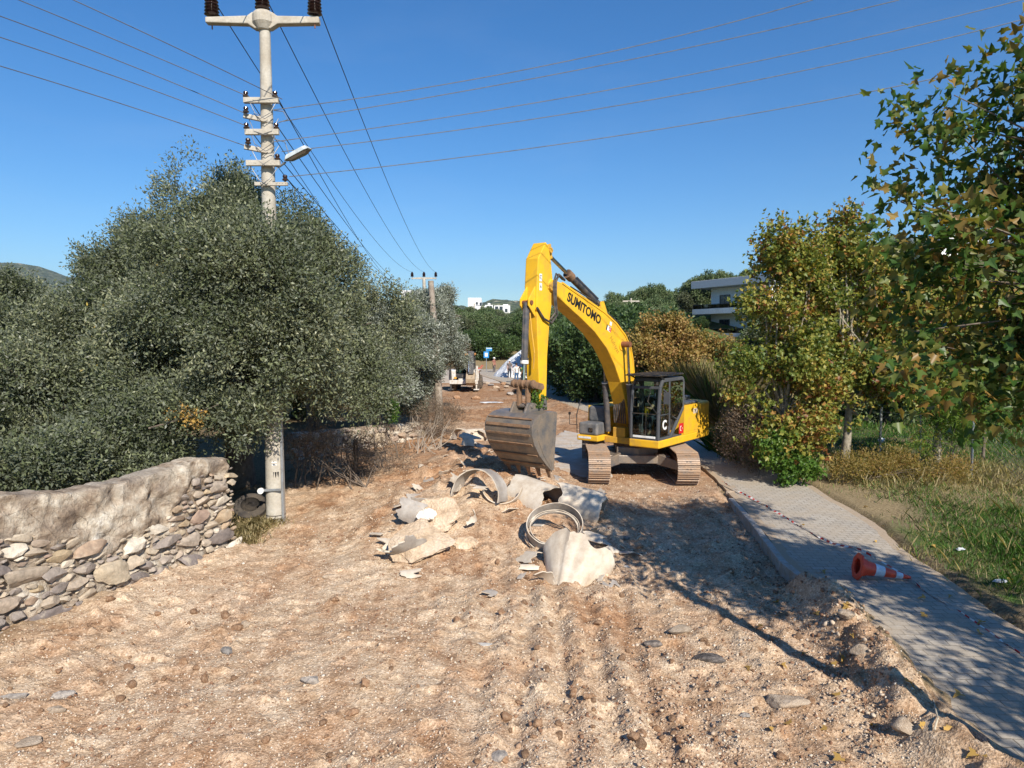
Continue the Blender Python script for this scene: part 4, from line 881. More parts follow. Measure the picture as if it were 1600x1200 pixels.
# undercarriage, its own heading
UH = math.atan2(-1, -.055)-TH
u = MB()
u.box(-.85, .85, -.9, .9, .42, .66); u.flat([(-.55, -.6), (.55, -.6), (.75, 0), (.55, .6), (-.55, .6), (-.75, 0)], .62, .86)
for sx in (-1, 1):
    for sy in (-1, 1):
        u.add([(sx*.45, sy*.5, .40), (sx*.8, sy*.5, .40), (sx*1.35, sy*1.12, .30), (sx*1.0, sy*1.12, .30), (sx*.45, sy*.5, .72), (sx*.8, sy*.5, .72), (sx*1.35, sy*1.12, .55), (sx*1.0, sy*1.12, .55)],
              [(0, 3, 2, 1), (4, 5, 6, 7), (0, 1, 5, 4), (1, 2, 6, 5), (2, 3, 7, 6), (3, 0, 4, 7)])
und = u.build('undercarriage', STEEL, ex, .02, rot=(0, 0, UH))
MB().cyl((0, 0, .84), (0, 0, 1.0), .62, n=40).build('slew_ring', MUDST, ex, smooth=True)
def track_mesh():
    r = .40; hl = 1.72; cz = .47; per = 4*hl+2*math.pi*r; n = 48; mb = MB()
    for k in range(n):
        s = per*k/n
        if s < 2*hl: p = (-hl+s, cz-r); a = math.pi
        elif s < 2*hl+math.pi*r: t = (s-2*hl)/r; p = (hl+r*math.sin(t), cz-r*math.cos(t)); a = math.pi-t
        elif s < 4*hl+math.pi*r: t = s-2*hl-math.pi*r; p = (hl-t, cz+r-.02*math.sin(math.pi*t/(2*hl))); a = 0
        else: t = (s-4*hl-math.pi*r)/r; p = (-hl-r*math.sin(t), cz+r*math.cos(t)); a = -t
        # outward normal angle: a=0 up
        M = Matrix.Translation((p[0], 0, p[1])) @ Matrix.Rotation(a, 4, 'Y')
        mb.box(-.093, .093, -.30, .30, .0, .022, M=M)
        for gx_, gh in ((-.078, .030), (-.01, .026), (.055, .030)): mb.box(gx_-.008, gx_+.008, -.295, .295, .022, .022+gh, M=M)
        for yy_ in (-.07, .07): mb.box(-.06, .06, yy_-.02, yy_+.02, -.08, 0, M=M)
        for yy_ in (-.045, .045): mb.box(-.022, .022, yy_-.03, yy_+.03, .0221, .0226, 1, M=M)
    return mb
for side in (-1, 1):
    t = track_mesh().build('track', [TRK, BLK], ex, rot=(0, 0, UH)); off = Matrix.Rotation(UH, 4, 'Z') @ Vector((0, side*1.2, 0)); t.location = off
    mb = MB(); mb.box(-1.5, 1.5, -.16, .16, .30, .62); mb.box(-1.5, 1.5, -.2, .2, .55, .66); mb.build('track_frame', MUDST, t, .02)
    for xx_, rr_, nm in ((1.72, .36, 'idler_wheel'), (-1.72, .36, 'drive_sprocket')):
        mb = MB(); mb.cyl((xx_, -.12, .47), (xx_, .12, .47), rr_, n=28); mb.cyl((xx_, -.20, .47), (xx_, .20, .47), .16, n=16); mb.build(nm, MUDST, t, smooth=True)
    for k in range(8):
        MB().cyl((-1.3+k*.37, -.14, .19), (-1.3+k*.37, .14, .19), .09, n=14).build('roller', MUDST, t, smooth=True)
# upper structure
mb = MB(); mb.flat([(1.12, .40), (1.12, 1.34), (-1.6, 1.34), (-1.6, .40)], .98, 1.20); mb.flat([(1.14, -1.34), (1.14, -.62), (-1.6, -.62), (-1.6, -1.34)], 1.0, 1.17)
mb.build('deck_skirt', YEL, ex, .03)
mb = MB(); mb.box(-1.9, .75, -.60, .38, .96, 1.14); mb.bar((.1, -.42, 1.1), (.1, -.42, 1.95), .5, .05); mb.bar((.1, .12, 1.1), (.1, .12, 1.95), .5, .05); mb.build('slew_frame', YELD, ex, .01)
cw = []
for k in range(15):
    a = R(-29+58*k/14); cw.append((-2.72*math.cos(a), -2.72*math.sin(a)))
prof = [(-1.55, 1.33)]+[(x, -y) for x, y in [(p_[0], p_[1]) for p_ in cw]]+[(-1.55, -1.33)]
prof = [(-1.5, 1.34)]+sorted([(x, y) for x, y in cw], key=lambda q_: -q_[1])+[(-1.5, -1.34)]
mb = MB(); mb.flat(prof, .96, 2.08); mb.build('counterweight', YEL, ex, .07, seg=3)
mb = MB(); mb.box(-1.62, -.50, .42, 1.335, 1.2, 2.06); mb.box(-1.5, -.62, 1.336, 1.342, 1.28, 1.98, 0); mb.build('side_door', YEL, ex, .035)
mb = MB(); mb.box(-1.65, .55, -1.33, -.62, 1.17, 2.0); mb.build('right_side_housing', YEL, ex, .03)
mb = MB(); mb.box(-1.9, -.55, -.9, .9, 2.0, 2.26); mb.box(-1.6, -.75, .45, 1.28, 2.06, 2.14); mb.build('engine_hood', GRYP, ex, .05)
mb = MB(); mb.cyl((-1.5, -.5, 2.2), (-1.5, -.5, 2.55), .06); mb.build('exhaust_pipe', BLK, ex, smooth=True)
mb = MB(); mb.add([(.0, -1.3, 1.99), (.62, -1.3, 1.99), (.5, -1.3, 2.0), (.0, -1.3, 2.02)], [(0, 1, 2, 3)])
mb = MB(); mb.box(.05, .62, -1.28, -.66, 1.5, 2.0); mb.build('fuel_tank', BOXG, ex, .09, seg=3)
mb = MB(); mb.box(.60, 1.12, -1.30, -.66, 1.17, 1.54); mb.build('tool_box', BOXG, ex, .06, seg=3)
mb = MB(); mb.box(1.115, 1.14, -.93, -.80, 1.28, 1.40, 0); mb.box(1.138, 1.15, -.915, -.815, 1.295, 1.385, 1); mb.build('box_latch', [BLK, CHR], ex)
mb = MB(); mb.box(1.142, 1.148, -1.28, -.85, 1.07, 1.13); mb.build('paint_scuff', WHT, ex)
mb = MB()
mb.tube([(1.1, -1.36, 1.2), (1.1, -1.38, 1.75), (.9, -1.38, 2.15), (.85, -1.36, 2.2)], .014, 8); mb.tube([(1.05, -1.38, 1.45), (1.12, -1.62, 1.45), (1.12, -1.62, 1.78)], .012, 8); mb.box(1.10, 1.14, -1.65, -1.59, 1.74, 1.82)
mb.build('handrail', BLK, ex, smooth=True)
mb = MB(); mb.add([(.55, -1.34, 1.54), (.2, -1.34, 1.54), (.2, -1.34, 1.9), (.55, -1.28, 1.54), (.2, -1.28, 1.54), (.2, -1.28, 1.9)], [(0, 1, 2), (3, 5, 4), (0, 3, 4, 1), (1, 4, 5, 2), (2, 5, 3, 0)]); mb.build('step_guard', YEL, ex)
# cab
CL, CR = 1.31, .42                                    # left and right faces
fr = MB()
side = [(1.06, 1.22), (1.06, 1.95), (.97, 2.66), (.84, 2.86), (-.40, 2.88), (-.50, 2.78), (-.50, 2.02), (.30, 1.22)]
def rim(mb, prof, y, w, th, mi=0):
    n = len(prof)
    for i in range(n):
        a = prof[i]; b = prof[(i+1) % n]; mb.bar((a[0], y, a[1]), (b[0], y, b[1]), w, th, mi, up=(0, 1, 0))
for y_ in (CL-.03, CR+.03): rim(fr, side, y_, .10, .07)
for y_ in (CL-.03, CR+.03): fr.bar((.42, y_, 1.3), (.42, y_, 2.86), .08, .06, up=(0, 1, 0))
fr.bar((-.13, CL-.03, 1.68), (.42, CL-.03, 1.90), .035, .05, up=(0, 1, 0)); fr.bar((.42, CL-.03, 1.9), (.95, CL-.03, 1.9), .03, .05, up=(0, 1, 0))
for a in ((1.06, 1.22), (.97, 2.66), (.84, 2.86), (-.45, 2.85), (-.50, 2.02)): fr.bar((a[0], CL, a[1]), (a[0], CR, a[1]), .08, .08, up=(0, 0, 1))
fr.box(-.40, 1.02, CR, CL, 1.20, 1.25)
cab = fr.build('cab', GRYP, ex, .015)
mb = MB(); mb.box(-.42, .86, CR+.02, CL-.02, 2.87, 2.93); mb.build('cab_roof', GRYP, cab, .03)
mb = MB(); mb.box(-.35, 1.32, CR-.06, CL+.06, 2.99, 3.025)
for k in range(9): mb.bar((-.3+k*.19, CR-.05, 3.035), (-.3+k*.19, CL+.05, 3.035), .02, .02, up=(0, 0, 1))
for y_ in (CR, CL): mb.bar((.8, y_, 2.9), (1.1, y_, 3.0), .04)
mb.build('roof_guard', BLK, cab, .008)
mb = MB(); mb.add([(1.085, CR+.08, 1.30), (1.085, CL-.08, 1.30), (1.085, CL-.08, 1.95), (1.085, CR+.08, 1.95), (.995, CL-.08, 2.64), (.995, CR+.08, 2.64)], [(0, 1, 2, 3), (3, 2, 4, 5)]); mb.build('windscreen', GLS, cab)
mb = MB(); mb.add([(.50, CL-.0, 1.92), (.98, CL-.0, 1.92), (.9, CL-.0, 2.6), (.80, CL, 2.8), (.50, CL, 2.8)], [(0, 1, 2, 3, 4)]); mb.build('door_window', GLS, cab)
mb = MB(); mb.add([(.50, CL, 1.30), (.98, CL, 1.30), (.98, CL, 1.87), (.50, CL, 1.87)], [(0, 1, 2, 3)]); mb.build('lower_door_window', GLD, cab)
mb = MB(); mb.add([(.36, CL, 1.85), (-.08, CL, 1.75), (-.42, CL, 2.05), (-.42, CL, 2.76), (.36, CL, 2.78)], [(0, 1, 2, 3, 4)]); mb.build('rear_side_window', GLD, cab)
mb = MB(); mb.add([(.36, CR, 1.3), (1.0, CR, 1.3), (.95, CR, 2.6), (.8, CR, 2.8), (-.4, CR, 2.8), (-.42, CR, 1.9), (-.1, CR, 1.5)], [(0, 1, 2, 3, 4, 5, 6)]); mb.build('right_side_window', GLD, cab)
mb = MB(); mb.add([(-.52, CR+.06, 2.08), (-.52, CL-.06, 2.08), (-.52, CL-.06, 2.76), (-.52, CR+.06, 2.76)], [(0, 1, 2, 3)]); mb.build('rear_window', GLS, cab)
mb = MB(); mb.add([(.34, CL+.001, 1.26), (.34, CL+.001, 1.62), (-.06, CL+.001, 1.66), (-.40, CL+.001, 1.98), (-.45, CL+.001, 1.26)], [(0, 1, 2, 3, 4)])
mb = MB(); mb.tube([(1.09, CL-.02, 1.9), (1.28, CL-.25, 2.3), (1.0, CL-.30, 2.62)], .012, 6); mb.tube([(1.088, CR+.1, 2.1), (1.09, CR+.1, 2.5)], .01, 6)
mb.build('wiper', BLK, cab)
mb = MB(); mb.box(1.09, 1.12, CR+.1, CL-.1, 1.25, 1.31); mb.build('windscreen_sill', WHT, cab, .004)
mb = MB(); mb.bar((1.10, CR+.08, 1.93), (1.10, CL-.08, 1.93), .03, .02, up=(0, 0, 1)); mb.bar((1.11, CR+.5, 1.32), (1.10, CR+.5, 1.93), .015); mb.build('windscreen_bar', BLK, cab)
mb = MB(); mb.bar((.9, CL+.03, 2.62), (.98, CL+.16, 2.55), .03); mb.box(.94, .98, CL+.08, CL+.26, 2.22, 2.56); mb.box(.935, .94, CL+.10, CL+.24, 2.24, 2.54, 1); mb.build('mirror', [GRYP, CHR], cab, .012)
mb = MB(); mb.tube([(.62, CL+.03, 1.5), (.62, CL+.07, 1.6), (.62, CL+.07, 2.3), (.62, CL+.03, 2.4)], .012, 6); mb.build('door_handle', BLK, cab)
for y_ in (CR+.16, CL-.16):
    mb = MB(); mb.box(.93, 1.0, y_-.06, y_+.06, 2.73, 2.83, 0); mb.box(1.0, 1.012, y_-.045, y_+.045, 2.745, 2.815, 1); mb.build('work_light', [BLK, CHR], cab, .01)
seat = MB(); seat.box(-.2, .32, .66, 1.08, 1.55, 1.68); seat.box(-.28, -.12, .66, 1.08, 1.6, 2.25); seat.box(-.27, -.15, .76, .98, 2.27, 2.45); seat.box(-.1, .25, .72, 1.02, 1.22, 1.55); seat.build('seat', BLK, cab, .04)
mb = MB(); mb.box(-.1, .35, .52, .62, 1.4, 1.75); mb.box(-.1, .35, 1.12, 1.22, 1.4, 1.75); mb.tube([(.30, .57, 1.75), (.36, .57, 1.92)], .02, 8); mb.tube([(.30, 1.17, 1.75), (.36, 1.17, 1.92)], .02, 8); mb.box(.75, .82, .50, .62, 1.6, 1.78)
mb.tube([(.80, .8, 1.25), (.85, .78, 1.75)], .02, 8); mb.tube([(.80, .94, 1.25), (.85, .96, 1.75)], .02, 8); mb.build('control_levers', BLK, cab)
WHL = text('door_letter', 'C', .36, facing((.74, CL+.006, 1.60), (-1, 0, 0), (0, 0, 1)), WHT, cab, .002, bold=.012)
# boom in its own plane
BC = -.15
bo = [(4.62, 5.40), (4.50, 5.50), (4.03, 5.43), (3.74, 5.33), (2.76, 5.01), (1.97, 4.75), (1.33, 4.46), (.81, 4.12), (.47, 3.75), (.34, 3.39), (.27, 3.0), (.18, 2.3), (.02, 1.72), (.12, 1.50), (.32, 1.50),
      (.50, 1.75), (.80, 2.30), (1.03, 2.78), (1.38, 3.29), (1.81, 3.75), (2.43, 4.19), (3.10, 4.54), (3.83, 4.88), (4.45, 5.18), (4.62, 5.26)]
mb = MB(); mb.prism(bo, BC-.22, BC+.22)
boom = mb.build('boom', YEL, ex, .02)
mb = MB()                                                   # edge strips of the box section
tp = bo[2:12]
for y_ in (BC-.215, BC+.215):
    for i in range(len(tp)-1): mb.bar((tp[i][0], y_, tp[i][1]), (tp[i+1][0], y_, tp[i+1][1]), .05, .05, up=(0, 1, 0))
mb.build('boom_edge_strip', YEL, boom)
PT, PB = (1.0, 3.86), (.66, 1.28)
for y_ in (BC-.40, BC+.40):
    a = Vector((PB[0], y_, PB[1])); b = Vector((PT[0], y_, PT[1])); m_ = a.lerp(b, .57)
    mb = MB(); mb.cyl(a, m_, .085, n=20, mi=0); mb.cyl(m_-(b-a).normalized()*.16, m_, .10, n=20, mi=0); mb.cyl(m_-(b-a).normalized()*.04, m_-(b-a).normalized()*.01, .104, n=20, mi=2); mb.cyl(m_, b, .042, n=16, mi=1)
    mb.build('boom_cylinder', [CYL, CHR, WHT], ex, smooth=True)
mb = MB(); mb.cyl((PT[0], BC-.50, PT[1]), (PT[0], BC+.50, PT[1]), .085, n=20); mb.build('boom_pin', RUST, boom, smooth=True)
mb = MB(); mb.cyl((PT[0], BC-.24, PT[1]), (PT[0], BC+.24, PT[1]), .17, n=24); mb.build('boom_boss', YEL, boom, smooth=True)
# hoses over the boom
mb = MB()
for k, dy in enumerate((-.1, -.03, .05, .12)):
    mb.tube([(.35+.3, BC+dy, 4.1), (1.0, BC+dy, 4.42+.05), (1.6, BC+dy, 4.72), (1.9, BC+dy, 4.9), (2.6, BC+dy*1.5, 5.08), (3.6, BC+dy*1.5, 5.36)], .018, 6)
mb.build('hydraulic_pipes', RUB, boom)
mb = MB(); mb.tube([(3.95, BC+.24, 5.50), (4.25, BC+.27, 5.62), (4.42, BC+.30, 5.45), (4.46, BC+.32, 5.0), (4.38, BC+.31, 4.62), (4.56, BC+.27, 4.42), (4.85, BC+.24, 4.52), (5.1, BC+.22, 4.78)], .03, 8)
mb.tube([(3.95, BC+.18, 5.52), (4.3, BC+.22, 5.64), (4.48, BC+.27, 5.4), (4.50, BC+.30, 5.0), (4.44, BC+.30, 4.68), (4.6, BC+.26, 4.50)], .024, 8)
mb.build('stick_hose', RUB, ex, smooth=True)
mb = MB()
for k in range(7):
    y_ = BC-.18+k*.06; mb.tube([(.66, y_, 1.55), (.72, y_, 2.0), (.6+.03*k, y_, 2.25), (.45, y_, 2.1)], .022, 6)
mb.build('boom_foot_hose', RUB, ex, smooth=True)
mb = MB(); mb.cyl((.18, -.62, 1.62), (.18, .36, 1.62), .09, n=16); mb.box(.45, .72, -.35, .05, 1.14, 1.42, 0); mb.build('boom_foot_pin', YELD, ex, .01)
# arm cylinder
a = Vector((1.95, BC, 4.98)); b = Vector((4.50, BC, 6.20)); m_ = a.lerp(b, .60); dd = (b-a).normalized()
mb = MB(); mb.cyl(a, m_, .095, n=20); mb.cyl(m_-dd*.22, m_, .125, n=20, mi=2); mb.cyl(m_, b, .05, n=16, mi=1); mb.tube([a+dd*.2+Vector((0, .12, .05)), m_-dd*.3+Vector((0, .12, .05))], .018, 6)
mb.build('arm_cylinder', [CYL, CHR, MUDST], ex, smooth=True)
mb = MB(); mb.prism([(1.65, 4.62), (2.15, 4.78), (2.02, 5.05), (1.9, 5.06)], BC-.16, BC-.12); mb.prism([(1.65, 4.62), (2.15, 4.78), (2.02, 5.05), (1.9, 5.06)], BC+.12, BC+.16); mb.build('cylinder_bracket', YEL, boom)
# stick
stp = [(4.70, 6.38), (5.01, 5.96), (5.05, 5.45), (5.07, 4.85), (5.01, 3.8), (4.95, 2.85), (4.91, 2.50), (4.80, 2.38), (4.66, 2.46), (4.64, 2.9), (4.62, 3.6), (4.52, 4.5), (4.42, 4.95), (4.40, 5.5), (4.46, 5.85), (4.56, 6.28)]
mb = MB(); mb.prism(stp, BC-.19, BC+.19); stick = mb.build('stick', YEL, ex, .02)
mb = MB(); mb.prism([(5.05, 5.30), (5.32, 4.98), (5.32, 4.82), (5.05, 4.55)], BC-.14, BC-.10); mb.prism([(5.05, 5.30), (5.32, 4.98), (5.32, 4.82), (5.05, 4.55)], BC+.10, BC+.14); mb.build('cylinder_lug', YEL, stick, .01)
for y_ in (BC-.12, BC+.12): mb = MB(); mb.bar((4.42, y_, 6.0), (4.5, y_, 6.35), .16, .05, up=(0, 1, 0)); mb.build('pin_lug', YELD, stick, .006)
MB().cyl((4.50, BC-.22, 6.2), (4.5, BC+.22, 6.2), .07).build('stick_pin', YELD, stick, .006); MB().cyl((4.5, BC-.26, 5.32), (4.5, BC+.26, 5.32), .11).build('stick_pin', YELD, stick, .006)
mb = MB(); mb.cyl((5.23, BC-.17, 4.9), (5.23, BC+.17, 4.9), .055); mb.build('cylinder_pin', RUST, stick, smooth=True)
a = Vector((5.23, BC, 4.9)); b = Vector((5.34, BC, 2.95)); m_ = a.lerp(b, .76); dd = (b-a).normalized()
mb = MB(); mb.cyl(a, m_, .082, n=20); mb.cyl(m_-dd*.16, m_, .10, n=20, mi=0); mb.cyl(m_-dd*.10, m_-dd*.02, .104, n=20, mi=2); mb.cyl(m_, b, .042, n=16, mi=1); mb.tube([a+dd*.15+Vector((.1, 0, 0)), m_-dd*.1+Vector((.1, 0, 0))], .016, 6)
mb.build('bucket_cylinder', [CYL, CHR, WHT], ex, smooth=True)
mb = MB(); mb.tube([(5.16, BC+.05, 4.7), (5.15, BC+.1, 4.2), (5.12, BC+.16, 3.7), (5.08, BC+.1, 3.3)], .02, 6); mb.build('grease_line', YELD, stick)
# bucket linkage
mb = MB()
for y_ in (BC-.27, BC+.27): mb.bar((4.93, y_, 2.86), (5.35, y_, 2.95), .16, .05, up=(0, 1, 0))
mb.cyl((5.34, BC-.34, 2.95), (5.34, BC+.34, 2.95), .085, n=16)
for k in range(5): mb.cyl((5.34, BC-.30+k*.14, 2.95), (5.34, BC-.24+k*.14, 2.95), .105, n=16)
for y_ in (BC-.13, BC+.13): mb.bar((5.34, y_, 2.95), (5.33, y_, 2.42), .14, .07, up=(0, 1, 0))
mb.cyl((4.95, BC-.3, 2.86), (4.95, BC+.3, 2.86), .06); mb.build('bucket_linkage', MUDST, ex, .01)
# bucket
BW = .68
sh = [(5.20, .92), (5.38, 1.06), (5.65, 1.31), (5.85, 1.58), (5.945, 1.82), (5.95, 2.02), (5.86, 2.17), (5.66, 2.27), (5.34, 2.31), (5.02, 2.30)]
mb = MB(); n = len(sh); nl = 9; vs = []
inn = []
for i, (x, z) in enumerate(sh):
    a_ = sh[max(i-1, 0)]; b_ = sh[min(i+1, n-1)]; tx, tz = b_[0]-a_[0], b_[1]-a_[1]; l_ = math.hypot(tx, tz); inn.append((x-tz/l_*.035*(1), z+tx/l_*.035))
vs = [(x, BC+BW*(2*j/(nl-1)-1), z) for x, z in sh for j in range(nl)]+[(x, BC+BW*(2*j/(nl-1)-1), z) for x, z in inn for j in range(nl)]
N0 = n*nl; fs = [(i*nl+j, i*nl+j+1, (i+1)*nl+j+1, (i+1)*nl+j) for i in range(n-1) for j in range(nl-1)]
fs += [tuple(N0+q_ for q_ in reversed(f)) for f in fs]
fs += [(j, j+1, N0+j+1, N0+j) for j in range(nl-1)]+[((n-1)*nl+j+1, (n-1)*nl+j, N0+(n-1)*nl+j, N0+(n-1)*nl+j+1) for j in range(nl-1)]
mb.add(vs, fs); bucket = mb.build('bucket', STEEL, ex); sm(bucket, 25)
mb = MB()
for i in range(1, 7):                                   # wear strips across the back
    x, z = sh[i]; a_ = sh[i-1]; b_ = sh[i+1]; tx, tz = b_[0]-a_[0], b_[1]-a_[1]; l_ = math.hypot(tx, tz); nx_, nz_ = tz/l_, -tx/l_
    mb.bar((x+nx_*.012, BC-BW+.03, z+nz_*.012), (x+nx_*.012, BC+BW-.03, z+nz_*.012), .07 if i % 2 else .05, .03, up=(nx_, 0, nz_))
mb.build('wear_strips', MUDST, bucket, .004)
sp_ = [(5.14, .86)]+sh+[(4.97, 2.28), (5.0, 1.6)]
for y_ in (BC-BW-.015, BC+BW+.015):
    mb = MB(); mb.prism(sp_, y_-.018, y_+.018)
    sgn = 1 if y_ > BC else -1
    mb.prism([(5.22, .98), (5.50, 1.3), (5.72, 1.68), (5.74, 1.95), (5.68, 1.95), (5.20, 1.12)], y_+sgn*.018, y_+sgn*.030)
    mb.bar((5.01, y_, 2.28), (5.15, y_, .9), .09, .075, up=(0, 1, 0)); mb.build('side_plate', STEEL, bucket, .006)
for k in range(5):
    y_ = BC-.60+k*.30; mb = MB()
    mb.add([(5.24, y_-.065, 1.0), (5.15, y_-.065, .93), (5.15, y_+.065, .93), (5.24, y_+.065, 1.0), (5.10, y_-.035, .70), (5.08, y_-.035, .71), (5.08, y_+.035, .71), (5.10, y_+.035, .70)],
           [(0, 1, 2, 3), (4, 7, 6, 5), (0, 4, 5, 1), (1, 5, 6, 2), (2, 6, 7, 3), (3, 7, 4, 0)]); mb.build('tooth', MUDST, bucket, .008)
mb = MB()
for y_ in (BC-.21, BC+.21): mb.prism([(4.68, 2.28), (5.62, 2.26), (5.45, 2.52), (5.25, 2.50), (4.98, 2.42), (4.82, 2.62), (4.70, 2.55)], y_-.03, y_+.03)
mb.cyl((5.33, BC-.27, 2.42), (5.33, BC+.27, 2.42), .05); mb.cyl((4.8, BC-.27, 2.48), (4.8, BC+.27, 2.48), .06); mb.build('bucket_ear', STEEL, bucket, .01)
# writing: side faces of the boom, the stick and the door
BY = BC+.2215
def bt(s, off): # point along the boom between tip and bend
    p0, p1 = Vector((3.95, 0, 5.14)), Vector((1.95, 0, 4.38)); d_ = (p1-p0).normalized(); nrm = Vector((-d_.z, 0, d_.x)) * 1
    return p0.lerp(p1, s)
d_ = Vector((1.95-3.95, 0, 4.40-5.14)).normalized(); up_ = Vector((d_.z, 0, -d_.x)); up_ = up_ if up_.z > 0 else -up_
text('boom_lettering', 'SUMITOMO', .33, facing((2.98, BY, 4.80), d_, up_), BLKI, boom, .002, spacing=1.0, bold=.012)
mb = MB(); M_ = facing((1.72, BY, 4.30), (-.93, 0, -.37), (-.37, 0, .93)); mb.box(-.10, .10, -.07, .07, 0, .003, 0, M_); mb.box(-.02, .09, .11, .22, 0, .003, 0, M_); mb.box(-.15, -.10, -.08, .07, 0, .003, 1, M_); mb.build('boom_sticker', [WHT, BLKI], boom)
text('sticker_lettering', 'SE', .15, facing((1.66, BY+.004, 4.27), (-.93, 0, -.37), (-.37, 0, .93)), RED, boom, .001, bold=.004)
SCR = simple('faded_script', (.36, .20, .02), .6)
text('script_lettering', 'Hafriyat', .20, facing((1.42, BY, 3.86), (-.72, 0, -.70), (-.70, 0, .72)), SCR, boom, .001, shear=.3)
mb = MB(); mb.box(4.86, 4.96, BC+.19, BC+.194, 5.42, 5.60, 0); mb.box(4.86, 4.96, BC+.19, BC+.194, 5.20, 5.38, 0); mb.build('stick_plate', WHT, stick)
text('plate_letter', 'T', .13, facing((4.91, BC+.196, 5.51), (-1, 0, 0), (0, 0, 1)), BLKI, stick, .001); text('plate_letter', '6', .13, facing((4.91, BC+.196, 5.29), (-1, 0, 0), (0, 0, 1)), BLKI, stick, .001)
mb = MB(); mb.box(-.43, -.13, 1.3425, 1.3455, 1.27, 1.57); fl = mb.build('flag_sticker', RED, ex)
mb = MB()
def disc(cx_, cz_, r_, y_, n=24, mi=0): mb.add([(cx_+r_*math.cos(2*math.pi*k/n), y_, cz_+r_*math.sin(2*math.pi*k/n)) for k in range(n)], [tuple(range(n))], mi)
disc(-.26, 1.42, .075, 1.3465); disc(-.278, 1.42, .058, 1.3475, mi=1)
st_ = [(-.335+(.032 if k % 2 == 0 else .013)*math.cos(math.pi*k/5), 1.3475, 1.42+(.032 if k % 2 == 0 else .013)*math.sin(math.pi*k/5)) for k in range(10)]; mb.add(st_, [tuple(range(10))]); mb.build('crescent_and_star', [WHT, RED], fl)
text('counterweight_lettering', 'SPARES', .26, facing((-1.98, 1.25, 1.34), (-.9, -.36, 0), (0, 0, 1)), BLKI, ex, .006, bold=.01) if False else None
mb = MB(); mb.box(-1.42, -1.1, 1.343, 1.346, 1.78, 1.93); mb.build('paper_label', simple('beige_label', (.62, .52, .40), .6), ex)
# twigs caught in the linkage
bush_root = empty('caught_twigs', ex.matrix_world @ Vector((0, 0, 0)) if False else (0, 0, 0))
lp = Vector((5.1, .05, 2.52)); wp = Vector((SX+HX*lp.x-HY*lp.y*-1*0+0, SY+HY*lp.x, 0))
ca_, sa_ = math.cos(TH), math.sin(TH)
def exw(x, y, z): return Vector((SX+ca_*x-sa_*y, SY+sa_*x+ca_*y, z))
w0 = exw(5.1, .02, 2.55); bush_root.location = w0
o, sb = crown('leaves', [(0, 0, -.05, .18, .18, .28)], 60, LP, BRIGHT, bush_root, twl=4, ll=.10, lw=.09, spread=.12, lobed=True)
mb = MB()
for k in range(6): mb.tube([(0, 0, -.2), tuple(rng.normal(0, .08, 3)), tuple(rng.normal(0, .12, 2))+(.25,)], .006, 5)
mb.build('stems', STICK, bush_root); tag(bush_root, 'torn leafy twigs caught between the stick and the bucket', 'twigs')
